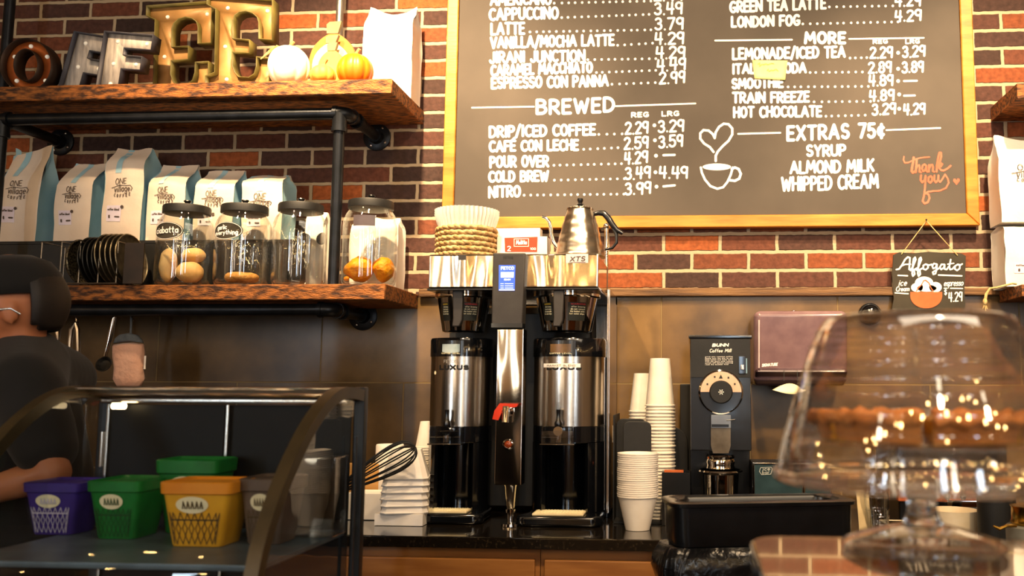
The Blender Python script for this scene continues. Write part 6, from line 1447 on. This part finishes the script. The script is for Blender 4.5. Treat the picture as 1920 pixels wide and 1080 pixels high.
# ------------------------------------------------------------------ curved display case
DBK = 1.75; XL_, XRt = W(186, 735, DBK).x, W(684, 735, DBK).x; yB = DBK - DW; zb_ = CZ - .46
PF = [(1.75, -.012), (1.70, -.007), (1.65, -.007), (1.60, -.018), (1.55, -.040), (1.50, -.072), (1.455, -.110), (1.41, -.155), (1.375, -.200), (1.345, -.250), (1.325, -.310), (1.315, -.38), (1.313, -.458)]
def prof_pts(sub=3):
    out = []
    for i in range(len(PF) - 1):
        for k in range(sub):
            u_ = k / sub; p0 = PF[max(i - 1, 0)]; p1 = PF[i]; p2 = PF[i + 1]; p3 = PF[min(i + 2, len(PF) - 1)]
            q = []
            for c_ in (0, 1): q.append(.5 * ((2 * p1[c_]) + (-p0[c_] + p2[c_]) * u_ + (2 * p0[c_] - 5 * p1[c_] + 4 * p2[c_] - p3[c_]) * u_ ** 2 + (-p0[c_] + 3 * p1[c_] - 3 * p2[c_] + p3[c_]) * u_ ** 3))
            out.append((q[0] - DW, CZ + q[1]))
    out.append((PF[-1][0] - DW, CZ + PF[-1][1])); return out
PP = prof_pts()
t = thing('display_case', 'curved glass countertop display case with dark metal ends holding colourful snack tubs', 'display case', ((XL_ + XRt) / 2, yB - .2, zb_))
def inset(k):
    out = []
    for i, (y, z) in enumerate(PP):
        a = PP[max(i - 1, 0)]; b_ = PP[min(i + 1, len(PP) - 1)]; dy, dz = b_[0] - a[0], b_[1] - a[1]; l = math.hypot(dy, dz)
        out.append((y - dz / l * -k * -1, z + dy / l * k) if False else (y + (-dz / l) * -1 * -k * -1, z + (dy / l) * k))
    return out
def inw(k):
    out = []
    for i, (y, z) in enumerate(PP):
        a = PP[max(i - 1, 0)]; b_ = PP[min(i + 1, len(PP) - 1)]; dy, dz = b_[0] - a[0], b_[1] - a[1]; l = math.hypot(dy, dz)
        out.append((y - dz / l * k, z + dy / l * k))
    return out
_in = inw(.022); 
if _in[len(_in) // 2][1] > PP[len(PP) // 2][1]: _in = inw(-.022)
for xa, xb in ((XL_, XL_ + .022), (XRt - .022, XRt)):
    b = MB(); n = len(PP)
    vs = [Vector((xa, y, z)) for y, z in PP] + [Vector((xb, y, z)) for y, z in PP] + [Vector((xa, y, z)) for y, z in _in] + [Vector((xb, y, z)) for y, z in _in]
    fs = []
    for i in range(n - 1): fs += [[i, i + 1, n + i + 1, n + i], [2 * n + i, 3 * n + i, 3 * n + i + 1, 2 * n + i + 1], [i, 2 * n + i, 2 * n + i + 1, i + 1], [n + i, n + i + 1, 3 * n + i + 1, 3 * n + i]]
    fs += [[0, n, 3 * n, 2 * n], [n - 1, 3 * n - 1, 4 * n - 1, 2 * n - 1]]
    b.add(vs, fs); e_ = obj('end_frame', b, 'case_frame', t, 30)
    b = MB(); b.box(xa, xb, yB - .0, yB + .022, zb_, CZ - .0065, .003); obj('rear_post', b, 'case_dark', e_)
    b = MB(); xm_ = (xa + xb) / 2; pl = [(y, z) for y, z in _in] + [(yB, zb_ + .002)]
    b.add([Vector((xm_, y, z)) for y, z in pl], [list(range(len(pl)))]); obj('end_pane', b, 'pane', e_, 0)
for px_ in (668,):
    b = MB(); b.box(XRt - .0015, XRt + .0035, yB - .045, yB - .038, zb_, CZ - .1, .001); obj('edge_strip', b, 'case_dark', t)
b = MB(); pf = [(y, z) for y, z in PP if z < CZ - .03]; m_ = len(pf)
b.add([Vector((XL_ + .022, y, z)) for y, z in pf] + [Vector((XRt - .022, y, z)) for y, z in pf], [[i, i + 1, m_ + i + 1, m_ + i] for i in range(m_ - 1)]); obj('curved_front_glass', b, 'pane', t, 60)
b = MB(); tp = [(y, z) for y, z in PP if z >= CZ - .034]; tn = [(y, z - .012) for y, z in tp]; m_ = len(tp); tt = tp + tn[::-1]
tpb = [p for p in tp if p[0] > yB - .075]; pl = tpb + [(y, z - .016) for y, z in tpb[::-1]]
n = len(pl); b.add([Vector((XL_ + .0225, y, z)) for y, z in pl] + [Vector((XRt - .0225, y, z)) for y, z in pl], [list(range(n)), list(range(n, 2 * n))[::-1]] + [[i, (i + 1) % n, n + (i + 1) % n, n + i] for i in range(n)]); tb = obj('top_bar', b, 'case_frame', t, 30)
tq = [p for p in tp if p[0] <= yB - .074]; m_ = len(tq)
b = MB(); b.add([Vector((XL_ + .022, y, z)) for y, z in tq] + [Vector((XRt - .022, y, z)) for y, z in tq], [[i, i + 1, m_ + i + 1, m_ + i] for i in range(m_ - 1)]); obj('top_glass', b, 'pane', t, 60)
b = MB(); b.box(XL_ + .023, XRt - .023, yB - .030, yB - .012, CZ - .040, CZ - .0290, .003); obj('steel_rail', b, 'steel', tb)
b = MB(); b.box(XL_ + .0225, XRt - .0225, yB + .002, yB + .02, CZ - .035, CZ - .0235, .002); obj('rear_rail', b, 'case_dark', tb)
zsh = CZ - .278
b = MB(); b.box(XL_ + .023, XRt - .023, 1.385 - DW, yB - .02, zsh - .010, zsh, .002); obj('inner_shelf', b, 'case_shelf', t)
b = MB(); b.box(XL_ + .0225, XRt - .0225, 1.34 - DW, yB - .001, zb_ + .001, zb_ + .05, .004); obj('base_tray', b, 'case_dark', t)
for px_ in (206, 429):
    x = W(px_, 800, DBK - .01).x; b = MB(); b.box(x - .003, x + .003, yB - .019, yB - .010, zb_ + .05, CZ - .042, .001); po = obj('door_strip', b, 'steel', t)
    if px_ < 300:
        b = MB(); b.box(x - .010, x - .0032, yB - .024, yB - .011, CZ - .165, CZ - .095, .002); obj('door_pull', b, 'steel', po)
for x0_, x1_, yy in ((W(206, 800, DBK).x + .003, W(429, 800, DBK).x - .003, -.013), (W(429, 800, DBK).x - .02, XRt - .0225, -.008)):
    b = MB(); b.box(x0_, x1_, yB + yy, yB + yy + .004, zb_ + .0505, CZ - .0425, .001); obj('rear_door', b, 'rear_door', t)
b = MB(); b.rod((XL_ + .06, yB - .045, CZ - .045), (XL_ + .085, yB - .045, CZ - .045), .006, 12); o = obj('case_glint', b, pm('glowing_glint', (1, .72, .38), (1, .7, .36), emit=9), tb)  # small glowing rod standing in for a lamp mirrored in the glass
# counter that carries it
b = MB(); b.box(XL_ - .9, XRt + .05, 1.26 - DW, yB + .10, .002, zb_ - .031); tco = thing('front_counter', 'dark front counter carrying the curved display case', 'counter', (XL_, yB - .2, 0)); obj('counter_body', b, 'case_dark', tco)
b = MB(); b.box(XL_ - .92, XRt + .07, 1.24 - DW, yB + .12, zb_ - .0305, zb_ - .0005, .004); obj('counter_top', b, 'granite', tco)

# snack tubs on the case shelf
def tub(nm, label, px0, px1, ytop, D, dep, mat, rim, lab, lattice=True, tilt=0, zbase=None):
    a, e = W(px0, 900, D), W(px1, 900, D); w = e.x - a.x; zb0 = zsh if zbase is None else zbase; h = W((px0 + px1) / 2, ytop, D).z - zb0
    t = thing(nm, label, 'snack tub', ((a.x + e.x) / 2, D - DW + dep / 2, zb0), 'snack tubs in the display case'); cx, cy = (a.x + e.x) / 2, D - DW + dep / 2
    def rr(k, z, off=0): return [Vector((x, y, z)) for x, y in rrect(cx - w / 2 * k - off, cx + w / 2 * k + off, cy - dep / 2 * k - off, cy + dep / 2 * k + off, .012, 4)]
    lv = [rr(.70, zb0 + .001), rr(.72, zb0 + .004), rr(.93, zb0 + h * .80)]
    n = len(lv[0]); b = MB(); b.add([v for r_ in lv for v in r_], [[i * n + j, i * n + (j + 1) % n, (i + 1) * n + (j + 1) % n, (i + 1) * n + j] for i in range(2) for j in range(n)] + [list(range(n))[::-1], list(range(2 * n, 3 * n))]); o = obj('body', b, mat, t, 40)
    lv = [rr(.935, zb0 + h * .80), rr(.98, zb0 + h * .82, .001), rr(1.0, zb0 + h * .985, .001), rr(.97, zb0 + h), rr(.90, zb0 + h * .96)]
    b = MB(); b.add([v for r_ in lv for v in r_], [[i * n + j, i * n + (j + 1) % n, (i + 1) * n + (j + 1) % n, (i + 1) * n + j] for i in range(4) for j in range(n)] + [list(range(4 * n, 5 * n)), list(range(n))[::-1]]); obj('lid', b, rim, t, 40)
    def fr(u_, v_, l=.0012):      # u -1..1, v 0..1 on the tapering front
        k = .72 + (.93 - .72) * v_; return Vector((cx + u_ * (w / 2 * k - .010), cy - dep / 2 * k - l, zb0 + .004 + v_ * (h * .80 - .004)))
    g = MB(); fn = lambda p, q: fr(p, -q)
    if lattice:
        for i in range(-4, 5):
            g.ribbon([(max(-1, min(1, i / 3.5)), -.02), (max(-1, min(1, i / 3.5 + .25)), -.33)], .03, fn); g.ribbon([(max(-1, min(1, i / 3.5)), -.02), (max(-1, min(1, i / 3.5 - .25)), -.33)], .03, fn)
            g.ribbon([(max(-1, min(1, i / 3.5 + .25)), -.33), (max(-1, min(1, i / 3.5)), -.64)], .03, fn); g.ribbon([(max(-1, min(1, i / 3.5 - .25)), -.33), (max(-1, min(1, i / 3.5)), -.64)], .03, fn)
        g.ribbon([(-1, -.50), (1, -.50)], .03, fn)
        obj('lattice_print', g, lab[1], o, 0)
    g = MB(); fn = lambda p, q: fr(p, -q, .002); g.fill([(-.08 + .62 * math.cos(2 * PI * i / 24), -.80 - .17 * math.sin(2 * PI * i / 24)) for i in range(24)], fn); l_ = obj('oval_label', g, lab[0], o, 0)
    g = MB(); fn = lambda p, q: fr(p, -q, .003)
    for i in range(5): g.ribbon([(-.44 + .17 * i, -.74), (-.40 + .17 * i, -.86), (-.34 + .17 * i, -.74)], .045, fn)
    obj('label_print', g, lab[1], l_, 0)
    if tilt: t.rotation_euler = (0, R(tilt), 0)
    return t
pl_dark = pm('brown_print', '#4e3c1a', '#3f3014', rough=.6); pl_white = pm('pale_print', '#c9c4d6', '#b5b0c4', rough=.6); pl_green = pm('deep_green_print', '#0a4418', '#083812', rough=.6)
tub('snack_tub', 'yellow snack tub with orange rim in the display case', 297, 432, 904, 1.512, .10, 'yellow_tub', 'orange_lid', ('cream_label', pl_dark))
tub('snack_tub', 'dark green snack tub between the purple and yellow ones', 160, 262, 902, 1.57, .11, 'green_tub', 'green_tub', ('cream_label', pl_green))
tub('snack_tub', 'purple snack tub with pale print in the display case', 40, 146, 905, 1.605, .10, 'purple_tub', 'purple_tub', ('cream_label', pl_white))
tub('snack_tub', 'grey brown snack tub at the case end beside the yellow tub', 445, 535, 898, 1.545, .10, 'brown_tub', 'brown_tub', ('cream_label', pl_dark))
t = tub('snack_tub', 'bright green snack tub peeping up behind the yellow one', 287, 405, 862, 1.645, .085, 'green_tub', 'green_tub', ('cream_label', pl_green), False)
# clear box behind the case end
D = 1.70; zq = zb_ + .051; b = MB(); x0, x1 = W(584, 880, D).x, W(655, 880, D).x; zt = W(620, 852, D).z
b.box(x0, x1, D - DW - .07, D - DW - .002, zsh + .001, zt, .003); o = solo('clear_box', b, 'acrylic', 'clear plastic box standing inside the case at its open end', 'box')

# ------------------------------------------------------------------ the person behind the case
def remeshed(mb, voxel, smooth=6):
    me = bpy.data.meshes.new('tmp'); me.from_pydata(mb.v, [], mb.f); o = bpy.data.objects.new('tmp', me); col.objects.link(o)
    m = o.modifiers.new('r', 'REMESH'); m.mode = 'VOXEL'; m.voxel_size = voxel; s = o.modifiers.new('s', 'SMOOTH'); s.iterations = smooth; s.factor = .5
    dg = bpy.context.evaluated_depsgraph_get(); me2 = bpy.data.meshes.new_from_object(o.evaluated_get(dg)); bpy.data.objects.remove(o); bpy.data.meshes.remove(me)
    r = MB(); r.add([v.co.copy() for v in me2.vertices], [list(p.vertices) for p in me2.polygons]); bpy.data.meshes.remove(me2); return r
def limb(b, pts, rs, seg=14):
    b.tube(pts, rs, seg)
    for p, r in zip(pts, rs): b.sphere(p, r, seg, 10)
DPn = 2.02; H = W(10, 582, DPn); fd = Vector((-.80, -.60, -.12)).normalized(); up = Vector((-.06, -.02, 1)).normalized(); rt = fd.cross(up).normalized(); up = rt.cross(fd)
hp = lambda a, s, u_: H + fd * a + rt * s + up * u_
HM = lambda c, sx, sy, sz: Matrix.Translation(c) @ Matrix((fd * sx, rt * sy, up * sz)).transposed().to_4x4()
foot = Vector((H.x + .10, H.y + .05, 0))
hip = Vector((H.x + .04, H.y + .10, .93)); chest = Vector((H.x - .025, H.y + .07, 1.24)); nb = Vector((H.x + .012, H.y + .045, 1.385))
sh_r = W(46, 748, 1.95); sh_r.z = 1.315; sh_l = Vector((nb.x - .04, nb.y + .19, 1.335))
el = W(100, 886, 1.90); wr = W(-70, 935, 1.88); hd = W(-135, 950, 1.88)
el2 = Vector((sh_l.x - .10, sh_l.y + .05, 1.06)); wr2 = Vector((el2.x - .22, el2.y - .10, 1.05)); hd2 = wr2 + Vector((-.06, -.04, .005))
def hand(b, w_, d, side):
    d = d.normalized(); s = d.cross(Vector((0, 0, 1))).normalized() * side; n_ = Vector((0, 0, -1))
    limb(b, [w_, w_ + d * .03, w_ + d * .065], [.024, .028, .030], 12)
    for i, (o_, l) in enumerate(((-.026, .066), (-.009, .074), (.009, .070), (.025, .056))):
        k = w_ + d * .075 + s * o_
        limb(b, [k - d * .02, k, k + d * l * .45 + n_ * .006, k + d * l * .72 + n_ * .024, k + d * l * .78 + n_ * .040], [.0105, .010, .0092, .0085, .0075], 8)
    k = w_ + d * .03 - s * .028; limb(b, [k, k - s * .018 + d * .024, k - s * .020 + d * .050 + n_ * .012], [.012, .0105, .009], 8)
b = MB()
b.sphere(None, 1, 24, 18, (1, 1, 1), HM(hp(-.012, 0, .025), .098, .077, .108)); b.sphere(None, 1, 20, 14, (1, 1, 1), HM(hp(.035, 0, -.045), .060, .056, .075))
b.sphere(None, 1, 16, 10, (1, 1, 1), HM(hp(.065, 0, -.098), .026, .028, .022)); b.sphere(None, 1, 14, 10, (1, 1, 1), HM(hp(.098, 0, -.018), .020, .013, .022)); limb(b, [hp(.083, 0, .022), hp(.105, 0, -.022)], [.010, .012], 10)
b.sphere(None, 1, 14, 10, (1, 1, 1), HM(hp(.080, 0, -.064), .016, .026, .009)); b.sphere(None, 1, 14, 10, (1, 1, 1), HM(hp(.080, 0, .028), .014, .056, .010))
for s in (-1, 1):
    b.sphere(None, 1, 14, 10, (1, 1, 1), HM(hp(.062, s * .044, -.022), .026, .022, .026)); b.sphere(None, 1, 14, 10, (1, 1, 1), HM(hp(-.010, s * .078, -.012), .018, .008, .031))
limb(b, [hp(-.02, 0, -.05), hp(-.035, 0, -.115), nb], [.056, .055, .060]); 
limb(b, [nb, chest, (chest + hip) / 2, hip], [.075, .125, .125, .130]); limb(b, [nb, sh_r], [.07, .062]); limb(b, [nb, sh_l], [.07, .062])
limb(b, [sh_r, (sh_r + el) / 2, el, el + (wr - el) * .35, wr], [.056, .047, .037, .036, .025]); limb(b, [sh_l, el2, el2 + (wr2 - el2) * .35, wr2], [.055, .040, .037, .026])
hand(b, wr, hd - wr, 1); hand(b, wr2, hd2 - wr2, -1)
for s in (-1, 1):
    hj = hip + Vector((0, s * .09, -.06)); kn_ = Vector((hip.x - .03, hip.y + s * .10, .50)); an = Vector((hip.x + .01, hip.y + s * .10, .085))
    limb(b, [hj, (hj + kn_) / 2, kn_, (kn_ + an) / 2, an], [.088, .075, .056, .050, .038]); limb(b, [an + Vector((.03, 0, -.045)), an + Vector((-.08, 0, -.055)), an + Vector((-.16, 0, -.063))], [.036, .034, .024])
zmin = min(v.z for v in b.v)
for v in b.v:
    if v.z < .002: v.z = .002
body = remeshed(b, .0065, 5)
t = thing('person', 'person in a black shirt and cap turned away behind the display case, elbow bent', 'person', (hip.x, hip.y, 0))
obj('body', body, 'skin', t, 180)
b = MB(); limb(b, [nb + Vector((0, 0, -.018)), chest, (chest + hip) / 2, hip + Vector((0, 0, -.02))], [.100, .158, .158, .162]); limb(b, [nb + Vector((0, 0, -.022)), sh_r], [.104, .086]); limb(b, [nb + Vector((0, 0, -.022)), sh_l], [.100, .090])
limb(b, [sh_r, sh_r + (el - sh_r) * .5, sh_r + (el - sh_r) * .74], [.078, .070, .062]); limb(b, [sh_l, sh_l + (el2 - sh_l) * .7], [.073, .060])
b.jitter(.010, 9); sh = remeshed(b, .009, 14); obj('shirt', sh, 'shirt', t, 180)
b = MB()
for s in (-1, 1):
    hj = hip + Vector((0, s * .09, -.05)); kn_ = Vector((hip.x - .03, hip.y + s * .10, .50)); an = Vector((hip.x + .01, hip.y + s * .10, .10)); limb(b, [hj, (hj + kn_) / 2, kn_, (kn_ + an) / 2, an], [.104, .090, .070, .064, .058])
limb(b, [hip + Vector((0, -.06, -.03)), hip + Vector((0, .06, -.03))], [.125, .125]); obj('trousers', remeshed(b, .012, 4), 'shirt', t, 180)
b = MB()
for s in (-1, 1):
    an = Vector((hip.x + .01, hip.y + s * .10, .085)); limb(b, [an + Vector((.035, 0, -.037)), an + Vector((-.08, 0, -.043)), an + Vector((-.165, 0, -.05))], [.046, .044, .034])
for v in b.v: v.z = max(v.z, .0012)
obj('shoes', remeshed(b, .009, 3), 'black_matte', t, 180)
b = MB(); b.sphere(None, 1, 28, 20, (1, 1, 1), HM(hp(-.030, 0, .018), .094, .0825, .098)); hb_ = MB()
for f_ in b.f:
    c_ = sum((b.v[i] for i in f_), Vector()) / len(f_) - H
    if c_.dot(fd) < -.056 and c_.dot(up) > -.055: hb_.add([b.v[i] for i in f_], [list(range(len(f_)))])
hair = obj('hair', hb_, 'hair', t, 180); solidify(hair, .010, 1)
b = MB(); b.lathe([(1, -.02), (1.01, .22), (.95, .5), (.78, .78), (.45, .95), (0, 1.0)], (0, 0, 0), 36, HM(hp(-.014, 0, .032), .108, .088, .098))
cap = obj('cap', b, 'shirt', t, 180); solidify(cap, .003)
b = MB(); b.grid(lambda i, j: hp(.080 + .075 * j * math.sin(PI * (.15 + .7 * i)), (i - .5) * .155 * (1 - .12 * j), .034 - .018 * j - .02 * (abs(i - .5) * 2) ** 2), 14, 5); br_ = obj('cap_brim', b, 'shirt', cap, 180); solidify(br_, .004)
b = MB()
for s in (-1, 1):
    b.tube([hp(.098, s * .062, -.006), hp(.04, s * .080, -.004), hp(-.012, s * .084, -.004), hp(-.030, s * .082, -.018)], [.0022, .0028, .0028, .002], 8)
    b.torus((0, 0, 0), 1, .06, 28, 6, HM(hp(.100, s * .034, -.014), 1, 1, 1) @ Matrix.Rotation(R(90), 4, 'Y') @ Matrix.Diagonal((.020, .026, .02, 1)))
b.tube([hp(.101, -.008, -.008), hp(.103, .008, -.008)], .002, 6); gl = obj('glasses', b, 'lens', t, 60)
b = MB()
for s in (-1, 1): b.sphere(hp(.0765, s * .031, -.012), .0125, 14, 10)
obj('eyes', b, 'white_cup', t, 180)
b = MB(); b.sphere(hp(-.008, .088, -.038), .004, 10, 8); b.torus((0, 0, 0), .0065, .0014, 20, 6, Matrix.Translation(hp(-.006, .088, -.048)) @ Matrix.Rotation(R(90), 4, 'X')); obj('ear_stud', b, 'chrome', t, 60)

# ------------------------------------------------------------------ lamps of the room, behind the viewer
def lampstring(p, q, sag, n, label):
    p = Vector(p); q = Vector(q); t = thing('string_lights', label, 'string lights', p, 'string lights across the ceiling')
    f_ = lambda u_: p.lerp(q, u_) - Vector((0, 0, sag * 4 * u_ * (1 - u_)))
    b = MB(); b.tube([f_(i / 30) for i in range(31)], .003, 6); obj('cord', b, 'black_matte', t)
    first = None
    for i in range(n):
        c = f_((i + .5) / n) - Vector((0, 0, .03))
        if first is None:
            b = MB(); b.sphere(c, .019, 12, 8, (1, 1, 1.2)); first = obj('bulb', b, 'lamp', t, 180); base = c
        else:
            o = first.copy(); col.objects.link(o); o.location = c - base
lampstring((-3.4, -4.6, 3.1), (3.4, -4.4, 3.1), .35, 11, 'warm string lights hanging across the room nearest the counter')
lampstring((-2.6, -3.9, 2.75), (3.0, -3.8, 2.6), .45, 10, 'warm string lights hanging just behind the pendant lamps')
lampstring((-3.6, -5.4, 2.9), (3.6, -5.6, 3.0), .7, 13, 'warm string lights hanging across the middle of the room')
lampstring((-2.2, -6.6, 2.7), (2.4, -4.2, 3.2), .3, 9, 'warm string lights crossing the room diagonally')
lampstring((-4.3, -.9, 2.7), (-4.3, -6.2, 2.9), .3, 14, 'warm string lights along the wall beyond the shelves')
lampstring((4.3, -.9, 2.7), (4.3, -6.2, 2.9), .3, 14, 'warm string lights along the wall beyond the serving counter')
lampstring((-4.3, -5.9, 1.9), (-1.2, -6.6, 2.3), .2, 9, 'warm string lights draped low beside the paired windows')
for i, (x, y, w) in enumerate(((-1.5, -3.9, 'over the display case'), (.4, -4.1, 'in the middle of the room'), (1.9, -3.9, 'near the wall with two windows'))):
    t = thing('pendant_lamp', 'pendant lamp with glowing glass globe ' + w, 'pendant lamp', (x, y, 2.55), 'pendant lamps over the front counter')
    b = MB(); b.rod((x, y, 2.66), (x, y, 3.599), .006, 8); b.cyl((x, y, 0), .06, 3.58, 3.599, 20); obj('cord', b, 'black_matte', t)
    b = MB(); b.lathe([(.03, 2.70), (.035, 2.66), (.12, 2.60), (.125, 2.585)], (x, y, 0), 32); o = obj('shade', b, 'shade', t, 60); solidify(o, .003)
    b = MB(); b.sphere((x, y, 2.59), .048, 20, 14); obj('globe', b, 'milk_glass', t, 180)
    light('pendant_light_%s' % 'abc'[i], 'POINT', (x, y, 2.44), (3, 9, 11)[i], (1, .80, .56), shadow_soft_size=.05)
